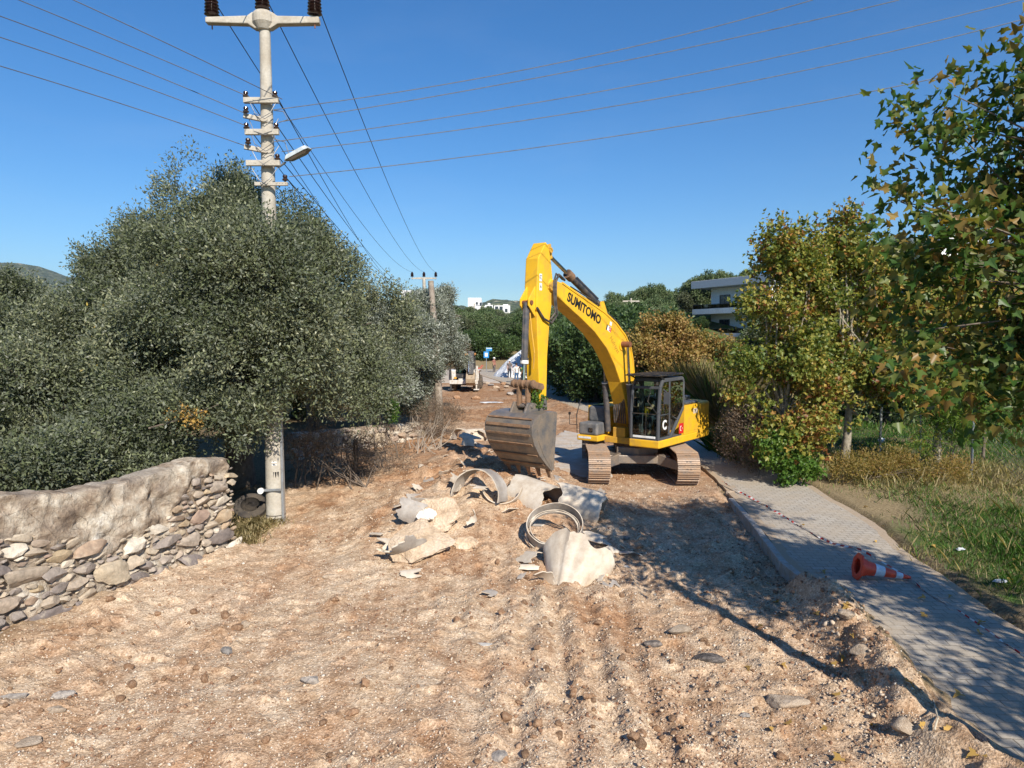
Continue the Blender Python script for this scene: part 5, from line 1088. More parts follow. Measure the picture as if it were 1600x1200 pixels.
# ---------------------------------------------------------------- people
def sk(name, pts, edges, rad, mat, parent, sub=1, root=0):
    me = bpy.data.meshes.new(name); me.from_pydata(pts, edges, []); me.materials.append(mat)
    o = bpy.data.objects.new(name, me); C.objects.link(o); o.parent = parent
    s = o.modifiers.new('skin', 'SKIN'); s.use_smooth_shade = True
    for i, r_ in enumerate(rad): me.skin_vertices[0].data[i].radius = (r_, r_) if not hasattr(r_, '__len__') else r_
    me.skin_vertices[0].data[root].use_root = True
    ss_ = o.modifiers.new('subsurf', 'SUBSURF'); ss_.levels = sub; ss_.render_levels = sub; return o
SKIN = simple('skin', (.42, .23, .15), .6); HAIR = simple('dark_hair', (.02, .015, .012), .7)
def person(label, loc, rz, J, shirt, trousers, hat=None, group=None, scale=1.0, shoes=BLKI, sleeves='short'):
    """J: joints in metres, figure facing +x"""
    root = empty('person', loc, rz); root.scale = (scale,)*3
    pts = []; ed = []; rad = []
    def P(p, r, par=None):
        pts.append(tuple(p)); rad.append(r)
        if par is not None: ed.append((par, len(pts)-1))
        return len(pts)-1
    pel = P(J['pelvis'], (.15, .12)); wa = P(J['waist'], (.14, .11), pel); ch = P(J['chest'], (.17, .12), wa); nk = P(J['neck'], .06, ch)
    hd = Vector(J['head']); nv = Vector(J['neck']); P(hd-(hd-nv).normalized()*.06, (.07, .075), nk); h1 = P(hd, (.085, .10), len(pts)-1); P(hd+(hd-nv).normalized()*.07, (.065, .075), h1)
    f = Vector(J.get('face', (1, 0, 0))).normalized(); P(hd+f*.115-Vector((0, 0, .015)), .013, h1)
    for s in ('l', 'r'):
        sh_ = P(J[s+'sh'], .062, ch); el = P(J[s+'el'], .045, sh_); wr = P(J[s+'wr'], .03, el); e_, w_ = Vector(J[s+'el']), Vector(J[s+'wr']); d = (w_-e_).normalized(); sd = d.cross(Vector((0, 0, 1)))
        sd = sd.normalized() if sd.length > .1 else Vector((1, 0, 0)); pm = P(w_+d*.06, (.035, .02), wr)
        for q_, ln in ((-.027, .065), (-.009, .08), (.009, .075), (.027, .06)):
            k1 = P(w_+d*.10+sd*q_, .009, pm); P(w_+d*(.10+ln*.55)+sd*q_*1.1, .008, k1); P(w_+d*(.10+ln)+sd*q_*1.1+Vector((0, 0, -.02)), .007, len(pts)-1)
        k1 = P(w_+d*.05+sd*.045, .010, pm); P(w_+d*.09+sd*.062, .009, k1)
        hp_ = P(J[s+'hp'], .09, pel); kn = P(J[s+'kn'], .058, hp_); an = P(J[s+'an'], .04, kn); P(Vector(J[s+'an'])+f*.14-Vector((0, 0, .05)), .035, an)
    sk('body', pts, ed, rad, SKIN, root)
    # shirt
    pts = []; ed = []; rad = []
    wa = P(J['waist'], (.158, .13)); ch = P(J['chest'], (.19, .14), wa); P(Vector(J['chest']).lerp(Vector(J['neck']), .6), (.10, .09), ch); pv = P(Vector(J['pelvis']).lerp(Vector(J['waist']), .3), (.165, .135), wa)
    for s in ('l', 'r'):
        sh_ = P(J[s+'sh'], .078, ch); e_ = Vector(J[s+'sh']).lerp(Vector(J[s+'el']), .6 if sleeves == 'short' else 1.0); el = P(e_, .062, sh_)
        if sleeves != 'short': P(Vector(J[s+'el']).lerp(Vector(J[s+'wr']), .9), .042, el)
    sk('shirt', pts, ed, rad, shirt, root)
    pts = []; ed = []; rad = []
    pv = P(J['pelvis'], (.165, .135)); P(Vector(J['pelvis']).lerp(Vector(J['waist']), .45), (.155, .13), pv)
    for s in ('l', 'r'):
        hp_ = P(J[s+'hp'], .108, pv); kn = P(J[s+'kn'], .075, hp_); P(Vector(J[s+'kn']).lerp(Vector(J[s+'an']), .92), .06, kn)
    sk('trousers', pts, ed, rad, trousers, root)
    for s in ('l', 'r'):
        a_ = Vector(J[s+'an']); sk('shoe', [tuple(a_-Vector((0, 0, .02))), tuple(a_-f*.03-Vector((0, 0, .055))), tuple(a_+f*.16-Vector((0, 0, .06)))], [(0, 1), (1, 2)], [.05, .05, .042], shoes, root)
    M_ = Matrix.Translation(hd+Vector((0, 0, .045))-f*.02)
    if hat is not None:
        mb = MB(); mb.lathe([(.135, 0), (.13, .02), (.12, .07), (.07, .11), (.01, .12)], 16, M=M_); mb.flat([(.06, -.09), (.20, -.06), (.20, .06), (.06, .09)], 0, .012, M=M_ @ Matrix.Rotation(math.atan2(f.y, f.x), 4, 'Z')); mb.build('hard_hat', hat, root, smooth=True)
    else:
        mb = MB(); mb.lathe([(.118, -.03), (.115, .02), (.10, .06), (.05, .09), (.01, .095)], 14, M=M_); mb.build('hair', HAIR, root, smooth=True)
    return tag(root, label, 'person', group)
STAND = dict(pelvis=(0, 0, .95), waist=(0, 0, 1.12), chest=(.0, 0, 1.36), neck=(.01, 0, 1.52), head=(.03, 0, 1.66), lsh=(0, .19, 1.43), lel=(.02, .25, 1.15), lwr=(.1, .24, .92), rsh=(0, -.19, 1.43), rel=(.02, -.25, 1.15), rwr=(.12, -.24, .93),
             lhp=(0, .1, .88), lkn=(.03, .11, .48), lan=(-.02, .12, .09), rhp=(0, -.1, .88), rkn=(.0, -.11, .48), ran=(-.03, -.13, .09))
BEND = dict(STAND, pelvis=(-.12, 0, .93), waist=(0, 0, 1.08), chest=(.2, 0, 1.23), neck=(.33, 0, 1.3), head=(.46, 0, 1.36), lsh=(.22, .19, 1.26), lel=(.32, .22, 1.0), lwr=(.45, .18, .8), rsh=(.22, -.19, 1.26), rel=(.34, -.22, 1.0), rwr=(.5, -.16, .84), lhp=(-.1, .1, .87), rhp=(-.1, -.1, .87))
SIT = dict(pelvis=(-.02, 0, .52), waist=(-.03, 0, .68), chest=(.0, 0, .92), neck=(.02, 0, 1.08), head=(.05, 0, 1.22), lsh=(.02, .19, .98), lel=(.18, .26, .76), lwr=(.36, .24, .78), rsh=(.02, -.19, .98), rel=(.2, -.26, .76), rwr=(.38, -.24, .80),
           lhp=(.05, .1, .50), lkn=(.44, .13, .52), lan=(.50, .13, .1), rhp=(.05, -.1, .50), rkn=(.44, -.13, .52), ran=(.50, -.13, .1))
DKB = simple('dark_cloth', (.025, .03, .045), .9); JEAN = simple('blue_cloth', (.06, .13, .26), .9); GRN = simple('green_vest', (.09, .40, .08), .8); GREYC = simple('grey_cloth', (.13, .12, .12), .9)
MAR = simple('reddish_cloth', (.30, .12, .09), .9); WCL = simple('white_cloth', (.7, .7, .68), .8); HATW = simple('white_helmet', (.8, .8, .78), .4); OLC = simple('olive_cloth', (.10, .10, .05), .9)
pp = exw(.02, .87, 1.22)
person('operator in dark clothes sitting behind the controls in the excavator cab', pp, TH, SIT, DKB, DKB, sleeves='short')
def far_p(u, v, lab, J, a, b, **k):
    p_ = G(u, v); return person(lab, p_, k.pop('rz', 0), J, a, b, **k)
far_p(796, 592, 'worker in dark vest and helmet standing on the left of the roadside group', STAND, GREYC, DKB, hat=HATW, rz=-1.2)
far_p(807, 600, 'worker in white shirt and blue jeans nearest the camera in the roadside group', STAND, WCL, JEAN, rz=1.9, sleeves='long')
far_p(816, 598, 'worker in green vest bending over at the right of the roadside group', BEND, GRN, DKB, rz=-2.2)
far_p(772, 584, 'person with pale helmet and reddish top by the white covered heap', STAND, MAR, GREYC, hat=HATW, rz=-.6)
# ---------------------------------------------------------------- concrete power pole
CONC = simple('weathered_concrete', (.50, .465, .40), .85, dirt=(.38, .33, .26), damt=.6, dscale=3, bmp=.4, bscale=24)
INS = simple('dark_glazed_porcelain', (.035, .018, .014), .12, dirt=(.05, .03, .025)); GALV = simple('galvanised_steel', (.42, .44, .46), .4, .6, dirt=(.3, .3, .3))
WIRE = simple('cable', (.07, .06, .06), .5); WIREL = simple('aluminium_cable', (.30, .29, .28), .4, .5)
PD = 14.9; PX = at(431, 800, PD).x; PZ0 = float(H(PX, PD))
pole = empty('power_pole', (PX, PD, 0)); tag(pole, 'tall round concrete power pole with several crossarms and a street lamp', 'power pole')
def zpx(v, Y=PD): return at(415, v, Y).z
ztop = zpx(30)
mb = MB(); mb.tube([(0, 0, PZ0-.4), (-.0, 0, 3), (-.0, 0, 7), (-.0, 0, ztop-.05)], [.205, .178, .140, .105], 24); mb.build('shaft', CONC, pole, smooth=True)
# head beam
mb = MB(); hb = [(-1.13, -.07), (-.35, -.11), (-.17, -.2), (.17, -.2), (.35, -.11), (1.13, -.07), (1.13, .07), (.35, .11), (.17, .2), (-.17, .2), (-.35, .11), (-1.13, .07)]
pr = [(-1.13, .0), (-.3, .03), (-.2, .10), (.2, .10), (.3, .03), (1.13, .02), (1.13, -.11), (.3, -.13), (.16, -.22), (-.16, -.22), (-.3, -.13), (-1.13, -.11)]
mb.prism(pr, -.09, .09); mb.lathe([(.13, -.24), (.22, -.10), (.22, .06), (.17, .13), (.02, .14)], 20)
hbm = mb.build('head_beam', CONC, pole, .02, loc=(-.02, -.02, ztop)); hbm.rotation_euler = (0, -.02, .06)
def big_ins(x, z, s=1.0, par=pole, y=0):
    pf = [(.03, 0), (.03, .06)]
    for k in range(5): pf += [(.125-.004*k, .07+k*.065), (.15-.004*k, .085+k*.065), (.125, .105+k*.065), (.09, .115+k*.065)]
    pf += [(.08, .42), (.09, .44), (.05, .47), (.0, .47)]
    mb = MB(); mb.lathe([(a*s, b*s) for a, b in pf], 20); mb.cyl((0, 0, -.2*s), (0, 0, .02), .014*s, n=8, mi=1); o = mb.build('insulator', [INS, RUST], par, smooth=True, loc=(x, y, z)); return o
topw = [(-1.05, ztop+.0), (-.02, ztop+.13), (1.04, ztop+.02)]
for x, z in topw: big_ins(x-.02, z)
def small_ins(x, y, z):
    mb = MB(); mb.lathe([(.015, -.05), (.02, .0), (.055, .01), (.06, .035), (.035, .05), (.04, .065), (.05, .08), (.045, .11), (.02, .125), (.0, .125)], 14); mb.build('pin_insulator', INS, pole, smooth=True, loc=(x, y, z))
def cross(v, x0, x1, y, name='crossarm', yaw=0):
    z = zpx(v); mb = MB(); mb.box(x0, x1, -.045, .045, -.055, .055)
    for xx_ in (x0*.45, x1*.45): mb.cyl((xx_, -.052, 0), (xx_, .052, 0), .016, n=8)
    o = mb.build(name, CONC, pole, .008, loc=(0, y, z), rot=(0, 0, yaw)); return z
def xp(u): return (u-(417 if True else 0))/FPX*PD
z1 = cross(162, xp(388), xp(440), -.20); z2 = cross(211, xp(389), xp(440), -.21); z3 = cross(259, xp(390), xp(441), -.22)
for v, L_ in ((190, .42), (238, .40)):
    z = zpx(v); mb = MB(); mb.box(-.36, .1, -.04, .04, -.045, .045); mb.build('side_arm', CONC, pole, .008, loc=(-.05, .02-.16, z), rot=(0, .12, .35))
z4 = zpx(291); mb = MB(); mb.box(xp(402), xp(452), -.03, .03, -.035, .035)
for k in range(5): mb.cyl((xp(436)+k*.06, -.034, 0), (xp(436)+k*.06, .034, 0), .008, n=6, mi=1)
mb.build('crossarm', [CONC, BLKI], pole, .006, loc=(0, -.22, z4))
INSP = [(391, z1, -.20), (435, z1, -.20), (391, z2, -.21), (436, z2, -.21), (437, z3, -.22), (448, z4, -.22)]
for u_, z, y_ in INSP: small_ins(xp(u_), y_, z+.06)
small_ins(xp(394), -.32, zpx(184)); small_ins(xp(396), -.32, zpx(232))
# loose wires looping round the pole
mb = MB()
for a, b, s in ((160, 190, .25), (190, 215, .3), (205, 240, .28), (232, 262, .22), (262, 291, .18)):
    za, zb = zpx(a), zpx(b)
    for sx_ in (-1, 1):
        mb.tube([(sx_*.3, -.2, za), (sx_*s*.6, -.26, (za+zb)/2-.1), (-sx_*.05, -.27, zb-.02), (-sx_*s*.8, -.2, zb+.1)], .008, 5)
mb.tube([(.22, -.22, zpx(178)), (.42, -.25, zpx(180)), (.5, -.22, zpx(192)), (.3, -.2, zpx(196))], .01, 6); mb.tube([(.22, -.22, zpx(222)), (.42, -.2, zpx(226)), (.48, -.2, zpx(240)), (.52, -.2, zpx(258))], .01, 6)
mb.build('jumper_wires', WIREL, pole)
# street lamp
lr = empty('street_lamp', (0, 0, 0)); lr.parent = pole
lr.location = (0, 0, 0)
lz = zpx(258); mb = MB(); mb.tube([(.1, -.1, lz-.02), (.3, -.2, lz-.08), (xp(452), -.35, lz-.03)], .022, 8); mb.build('bracket', GALV, lr, smooth=True)
MT = Matrix.Translation((xp(472), -.40, zpx(250))) @ Matrix.Rotation(R(-22), 4, 'Y') @ Matrix.Rotation(R(-12), 4, 'Z')
hs = [(-.30, -.06), (-.25, -.10), (.22, -.13), (.30, -.10), (.30, .10), (.22, .13), (-.25, .10), (-.30, .06)]
mb = MB(); n = len(hs); vs = [(x, y, 0) for x, y in hs]+[(x*.8, y*.7, .09) for x, y in hs]; mb.add([MT @ Vector(p_) for p_ in vs], [tuple(reversed(range(n))), tuple(range(n, 2*n))]+[(i, (i+1) % n, (i+1) % n+n, i+n) for i in range(n)])
mb.build('lamp_housing', simple('light_grey_enamel', (.55, .60, .60), .35), lr, .01)
mb = MB(); vs = [MT @ Vector((x*.88, y*.85, -.004)) for x, y in hs]+[MT @ Vector((x*.6, y*.6, -.05)) for x, y in hs]; mb.add(vs, [tuple(reversed(range(n))), tuple(range(n, 2*n))]+[(i, (i+1) % n, (i+1) % n+n, i+n) for i in range(n)]); mb.build('lamp_cover', simple('dirty_lamp_cover', (.16, .13, .10), .25), lr)
# lower end: conduit, clamp, bands, stickers
mb = MB(); mb.box(.165, .215, -.14, -.08, PZ0-.1, 3.4); mb.build('cable_conduit', GALV, pole, .008)
for z in (zpx(681), zpx(803), zpx(808), zpx(672)):
    rr_ = .207-.0065*z*1.6; mb = MB(); mb.lathe([(rr_-.004, -.01), (rr_, -.008), (rr_, .008), (rr_-.004, .01)], 24); mb.build('steel_band', WIRE, pole, loc=(0, 0, z))
zc = zpx(763); mb = MB(); mb.bar((-.24, -.22, zc), (.19, -.22, zc+.02), .035, .05); mb.lathe([(.0, -.04), (.06, -.035), (.065, .035), (.0, .04)], 16, 1, M=Matrix.Translation((-.22, -.25, zc)) @ Matrix.Rotation(R(90), 4, 'X')); mb.build('clamp', [GALV, WHT], pole, .004)
def stick_on(name, u0, v0, u1, v1, mat, dy=0):
    a0 = (u0-431)/28*1.9; a1 = (u1-431)/28*1.9; zt, zb = zpx(v0), zpx(v1); r_ = .186+dy; mb = MB(); K_ = 6
    a0 = math.asin(max(-1, min(1, (u0-431)/14.2))); a1 = math.asin(max(-1, min(1, (u1-431)/14.2)))
    vs = []; 
    for k in range(K_+1):
        a = a0+(a1-a0)*k/K_
        for z in (zb, zt): vs.append((r_*math.sin(a), -r_*math.cos(a), z))
    mb.add(vs, [(2*k, 2*k+2, 2*k+3, 2*k+1) for k in range(K_)]); return mb.build(name, mat, pole)
LBL = simple('pale_blue_sticker', (.55, .68, .75), .5)
stick_on('sticker', 429, 716, 440, 729, RED, .002); stick_on('sticker', 430, 729, 440, 737, LBL, .002); stick_on('sticker', 427, 737, 441, 750, WHT, .002); stick_on('poster', 433, 735, 441, 750, BLKI, .006)
# small marks on the red sticker
stick_on('sticker_mark', 431, 719, 438, 721, WHT, .005); stick_on('sticker_mark', 431, 723, 438, 725, WHT, .005)
# ---------------------------------------------------------------- further poles
P2D = 77; p2 = empty('power_pole', (at(663, 500, P2D).x, P2D, float(H(at(663, 500, P2D).x, P2D)))); tag(p2, 'distant concrete pole with a T shaped head and three insulators', 'power pole')
zt2 = at(663, 434, P2D).z-p2.location.z; mb = MB(); mb.tube([(0, 0, -.3), (0, 0, zt2)], [.26, .17], 14); mb.build('shaft', CONC, p2, smooth=True)
mb = MB(); mb.prism([(-1.35, .0), (-.3, .04), (.3, .04), (1.35, .0), (1.35, -.12), (.3, -.16), (-.3, -.16), (-1.35, -.12)], -.1, .1); mb.build('head_beam', CONC, p2, loc=(0, 0, zt2))
for x in (-1.27, 0, 1.27): big_ins(x, .03+zt2, 1.25, p2)
P3D = 31.0; p3 = empty('wooden_post', (at(688, 660, P3D).x, P3D-.8, 0)); tag(p3, 'short brown post at the road edge among the olive crowns', 'post')
mb = MB(); zt3 = at(677, 441, P3D).z; mb.tube([(.06, 0, -.3), (.0, 0, 2), (-.28, 0, zt3)], [.17, .16, .12], 12); mb.build('shaft', simple('grey_brown_pole', (.38, .33, .27), .9, dirt=(.2, .15, .11), damt=.6), p3, smooth=True)
def plain_pole(label, u, v0, v1, Y, r=.12):
    a = at(u, v0, Y); b = at(u, v1, Y); rt_ = empty('utility_pole', (a.x, Y, b.z)); mb = MB(); mb.tube([(0, 0, 0), (0, 0, a.z-b.z)], [r, r*.7], 10); mb.build('shaft', CONC, rt_, smooth=True)
    mb = MB(); mb.bar((-.7, 0, a.z-b.z-.25), (.7, 0, a.z-b.z-.25), .12); mb.build('crossarm', CONC, rt_); return tag(rt_, label, 'utility pole')
plain_pole('small pale pole in front of the tall white house', 741, 474, 500, 260, .35)
plain_pole('pale pole among the trees behind the boom', 986, 466, 500, 60, .10)
# ---------------------------------------------------------------- overhead cables
def cable(label, pts, group, r=.010, mat=WIRE, n=22):
    """pts: 3 points (ends and a middle one); a parabola through them"""
    a, m_, b = [Vector(p_) for p_ in pts]; mb = MB(); out = []
    for k in range(n+1):
        t = k/n; out.append(a*(2*(t-.5)*(t-1))+m_*(4*t*(1-t))+b*(2*t*(t-.5)))
    mb.tube(out, r, 5); return tag(mb.build('overhead_cable', mat), label, 'cable', group)
def pw(x, y, z): return Vector((PX+x, PD+y, z))
names = ['left', 'middle', 'right']
for i, (x, z) in enumerate(topw):
    a = pw(x-.02, 0, z+.44*1); b = Vector((p2.location.x+(-1.27, 0, 1.27)[i], P2D, p2.location.z+zt2+.62)); m_ = (a+b)/2-Vector((0, 0, 1.15))
    cable('high cable from the %s insulator of the near pole to the far T pole' % names[i], (a, m_, b), None, .011)
    c_ = Vector((a.x+1.6*(i-1)*.1-.6, -22, a.z+.5)); cable('high cable running overhead from the %s insulator towards the camera' % names[i], (a, (a+c_)/2-Vector((0, 0, .4)), c_), None, .010)
lo = [(391, z1), (435, z1), (391, z2), (436, z2), (437, z3), (448, z4)]
lob = [(596, 437, 60), (612, 440, 60), (600, 445, 60), (632, 447, 60), (636, 452, 60), (640, 458, 60)]
od = ['topmost left', 'topmost right', 'second left', 'second right', 'third right', 'lowest']
for i, ((u_, z), (ub, vb, Yb)) in enumerate(zip(lo, lob)):
    a = pw(xp(u_), -.2, z+.15); b = at(ub, vb, Yb); cable('low cable from the %s pin insulator down behind the olive trees' % od[i], (a, (a+b)/2-Vector((0, 0, .55)), b), None, .010)
LW = [((441, 155), (115, 0), (-120, -105)), ((391, 152), (30, 0), (-180, -85)), ((392, 181), (0, 25), (-200, -45)), ((391, 199), (0, 58), (-200, -5)), ((392, 231), (0, 103), (-200, 45))]
od = ['uppermost', 'second', 'third', 'fourth', 'lowest']
for i, (a, m_, b) in enumerate(LW):
    A_ = at(*a, PD-.2); M_ = at(*m_, 12.6); B_ = at(*b, 11.4); t = (M_-A_).length/(B_-A_).length
    # parabola through the three: get the midpoint for t=.5
    L1 = (t-.5)*(t-1)*2; L3 = 2*t*(t-.5); Lm = 4*t*(1-t); mid_ = (M_-A_*L1-B_*L3)/Lm
    cable('%s of the five cables leaving the near pole to the left' % od[i], (A_, mid_, B_), None, .0085)
RW = [((425, 172), (850, 103), (1270, 0)), ((440, 190), (900, 110), (1405, 0)), ((425, 222), (900, 150), (1612, -4)), ((440, 237), (900, 176), (1612, 27)), ((452, 276), (900, 222), (1520, 110))]
for i, (a, m_, b) in enumerate(RW):
    A_ = at(*a, PD-.25); Yb = 13.2; B_ = at(*b, Yb); um = (a[0]+b[0])/2
    # vertical position at the middle from a quadratic in the picture rows
    def q_(u__): 
        (x0, y0), (x1, y1), (x2, y2) = a, m_, b
        return y0*(u__-x1)*(u__-x2)/((x0-x1)*(x0-x2))+y1*(u__-x0)*(u__-x2)/((x1-x0)*(x1-x2))+y2*(u__-x0)*(u__-x1)/((x2-x0)*(x2-x1))
    Mm = at(um, q_(um), (PD+Yb)/2); d_ = B_-A_; E_ = B_+d_*.25+Vector((0, 0, .25))
    o = cable('%s of the five cables leaving the near pole to the right' % od[i], (A_, Mm, B_), None, .0085, WIREL)
    mb = MB(); mb.cyl(B_-d_*.001, E_, .0085, n=5)
# ---------------------------------------------------------------- broken pipes
def gfrp(name, c1, c2, c3):
    m, nt, p, lk = newmat(name); tc = nd(nt, 'TexCoord').outputs['Object']
    n1 = noise(nt, tc, 2.6, 6, .7); n2 = noise(nt, tc, 18, 5, .7)
    c = ramp(nt, n1, [(.3, c1), (.5, c2), (.7, c3)]); c = mix(nt, ramp(nt, n2, [(.55, (0, 0, 0)), (.75, (.55, .55, .55))]), c, (.40, .28, .18))
    lk(c, p.inputs['Base Color']); p.inputs['Roughness'].default_value = .7; lk(bump(nt, n2, .4, .01), p.inputs['Normal']); return m
FIB = gfrp('fibre_pipe_wall', (.42, .33, .24), (.56, .48, .38), (.67, .61, .52)); FIBG = gfrp('grey_pipe_wall', (.20, .17, .15), (.32, .285, .25), (.46, .42, .37)); FIBY = gfrp('yellow_resin', (.62, .50, .24), (.62, .53, .32), (.66, .60, .45))
def shell(name, label, loc, r, length, a0, a1, rot, mats=(None, None), th=.022, jag=.1, seed=0, n=34, m_=14, taper=0, cracks=True, cat='broken pipe'):
    """part of a pipe wall: a cylinder about local x from angle a0 to a1 (degrees), torn ends"""
    rr = np.random.default_rng(seed+500); mo, mi_ = mats[0] or FIB, mats[1] or FIBG
    vs = []; full = (a1-a0) >= 359
    for side in (0, 1):
        for j in range(n+1):
            a = R(a0+(a1-a0)*j/n)
            e0 = jag*float(fbm(j*.22+seed, 1.3, 4, seed)); e1 = jag*float(fbm(j*.22+seed, 9.3, 4, seed+3))
            if full and j == n: e0 = jag*float(fbm(seed, 1.3, 3, seed)); e1 = jag*float(fbm(seed, 9.3, 3, seed+3))
            for k in range(m_+1):
                t = k/m_; x = (-length/2+e0)*(1-t)+(length/2+e1)*t
                edge = (j in (0, n)) and not full; aj = a+(R(12)*float(fbm(k*.45, seed, 2, 7+seed+(j > 0)))*jag*3 if edge else 0)
                r_ = (r-(th if side else 0))*(1+taper*(t-.5))*(1+.012*math.sin(2*a+seed)); vs.append((x, r_*math.cos(aj), r_*math.sin(aj)))
    w_ = m_+1; S = (n+1)*w_; fs = []; mi = []
    for j in range(n):
        for k in range(m_):
            q_ = (j*w_+k, (j+1)*w_+k, (j+1)*w_+k+1, j*w_+k+1); fs.append(q_); mi.append(0); fs.append(tuple(S+x for x in reversed(q_))); mi.append(1)
    for j in range(n):
        fs.append((j*w_, S+j*w_, S+(j+1)*w_, (j+1)*w_)); mi.append(2); fs.append((j*w_+m_, (j+1)*w_+m_, S+(j+1)*w_+m_, S+j*w_+m_)); mi.append(2)
    if not full:
        for k in range(m_):
            fs.append((k, k+1, S+k+1, S+k)); mi.append(2); b_ = n*w_; fs.append((b_+k, S+b_+k, S+b_+k+1, b_+k+1)); mi.append(2)
    mb = MB(); mb.add(vs, fs); mb.m = mi; o = mb.build(name, [mo, mi_, FIB]); sm(o, 40); o.location = loc; o.rotation_euler = tuple(R(x) for x in rot); tag(o, label, cat); return o
def gp(u_, v_, dz=0): return G(u_, v_, dz)
p_ = gp(836, 786); shell('pipe_section', 'cracked tan half pipe lying hollow side down in front of the bucket teeth', p_+Vector((.0, .25, -.02)), .47, 1.10, -12, 188, (3, 6, -46), jag=.22, seed=1)
p_ = gp(905, 805); shell('pipe_section', 'round cream pipe stub with torn rim right of the cracked half pipe', p_+Vector((.06, .35, .10)), .42, .85, -60, 245, (0, 10, -20), jag=.26, seed=2)
p_ = gp(868, 858); r1 = shell('pipe_ring', 'stack of thin pipe hoops tilted towards the camera below the pipe sections', p_+Vector((0, .25, .34)), .54, .24, 0, 360, (0, 56, 84), (FIBG, FIBG), .018, .05, 3, 48, 4, cat='pipe ring')
for k, (dr_, ry_, rz_, dz_) in enumerate(((-.02, 62, 92, .05), (-.035, 50, 78, -.03), (.012, 58, 86, -.09))):
    o = shell('hoop', 'hoop', (0, 0, 0), .50+dr_, .05, 0, 360 if k != 1 else 330, (0, 0, 0), (FIB, FIBG), .014, .03, 13+k, 48, 3)
    for key in ('label', 'category'): del o[key]
    o.parent = r1; o.location = (.02+.03*k, .02*k, dz_*.5); o.rotation_euler = (R(4*k-5), R(6-5*k), 0)
p_ = gp(745, 778); shell('pipe_arch', 'grey pipe arch standing over a hollow in the spoil heap', p_+Vector((.05, .1, .0)), .60, .42, -5, 185, (0, 10, 62), (FIBG, FIBG), .025, .08, 4, 40, 6, cat='pipe arch')
p_ = gp(760, 775); shell('pipe_hoop_piece', 'thin cream hoop piece curling below the grey pipe arch', p_+Vector((.35, -.1, .26)), .46, .10, 190, 345, (0, 30, 78), (FIB, FIB), .02, .05, 5, 30, 4, cat='pipe piece')
# big torn cap in the foreground
p_ = gp(893, 905); shell('pipe_sheet', 'large pale folded pipe sheet standing like a tent nearest the camera', p_+Vector((0, .22, -.10)), .46, .90, 5, 178, (4, -26, 66), (FIB, FIBG), .02, .34, 6, 34, 14, .9, cat='pipe sheet')
p_ = gp(640, 865); shell('pipe_fragment', 'yellow lined pipe fragment leaning on the rough slab', p_+Vector((-.12, .12, .42)), .50, .75, 205, 300, (-15, 25, 50), (FIBG, FIBY), .03, .2, 7, 24, 10, cat='pipe fragment')
p_ = gp(640, 815); shell('pipe_fragment', 'grey curved pipe fragment standing behind the yellow lined one', p_+Vector((0, .1, .18)), .38, .50, 60, 130, (70, 20, 10), (FIBG, FIBG), .03, .2, 8, 20, 8, cat='pipe fragment')
p_ = gp(655, 782); shell('pipe_fragment', 'grey trough shaped pipe fragment uphill at the left of the heap', p_+Vector((0, .1, .12)), .25, .50, 170, 330, (20, 10, 30), (FIBG, FIBG), .02, .15, 9, 22, 8, cat='pipe fragment')
p_ = gp(695, 765); shell('pipe_fragment', 'pale upright pipe splinter between the trough piece and the grey arch', p_+Vector((0, .05, .10)), .30, .42, 70, 120, (60, 30, 60), (FIB, FIBG), .02, .2, 10, 12, 8, cat='pipe fragment')
p_ = gp(720, 820); shell('pipe_fragment', 'thin curved yellowish sliver standing on edge in mid heap', p_+Vector((0, .05, .10)), .30, .12, 80, 175, (0, 75, 20), (FIB, FIBY), .015, .1, 11, 20, 4, cat='pipe fragment')
p_ = gp(832, 885); shell('pipe_fragment', 'small torn cream flap on the gravel left of the tent shaped sheet', p_+Vector((0, .06, .02)), .22, .30, 50, 150, (10, -10, -50), (FIB, FIBG), .014, .2, 12, 16, 8, cat='pipe fragment')
p_ = gp(822, 893); shell('pipe_fragment', 'narrow curled strip just below the small torn cream flap', p_+Vector((0, .02, .0)), .12, .34, 60, 150, (0, 5, 15), (FIB, FIBG), .012, .15, 13, 12, 8, cat='pipe fragment')
p_ = gp(925, 858); shell('pipe_fragment', 'low curved cream piece right of the stacked hoops', p_+Vector((0, .05, .0)), .30, .40, 55, 125, (5, 10, -30), (FIB, FIBG), .02, .2, 14, 16, 8, cat='pipe fragment')
p_ = gp(950, 868); shell('pipe_fragment', 'small cream chip standing behind the tent shaped sheet', p_+Vector((0, .0, .03)), .16, .22, 60, 140, (30, 30, 10), (FIB, FIBG), .012, .2, 15, 12, 6, cat='pipe fragment')
p_ = gp(720, 690); shell('pipe_section', 'white rimmed pipe piece at the left end of the upper rubble pile', p_+Vector((0, .1, .12)), .36, .35, -10, 150, (0, 10, 60), (FIB, FIBG), .03, .15, 16, 26, 6)
p_ = gp(745, 688); shell('pipe_section', 'shattered grey pipe piece left of the bucket back', p_+Vector((0, .1, .14)), .30, .55, 20, 200, (10, 0, 20), (FIB, FIBG), .03, .3, 17, 26, 8)
p_ = gp(762, 690); shell('pipe_section', 'broken cream pipe rim standing between the bucket and the upper rubble', p_+Vector((-.3, .1, .1)), .34, .25, 0, 200, (0, 5, 70), (FIB, FIBG), .03, .2, 51, 24, 6)
p_ = gp(733, 700); shell('pipe_fragment', 'pale bent plate lying across the front of the upper rubble', p_+Vector((0, 0, .06)), .4, .5, 60, 115, (20, 15, -20), (FIB, FIBG), .025, .25, 52, 12, 8, cat='pipe fragment')
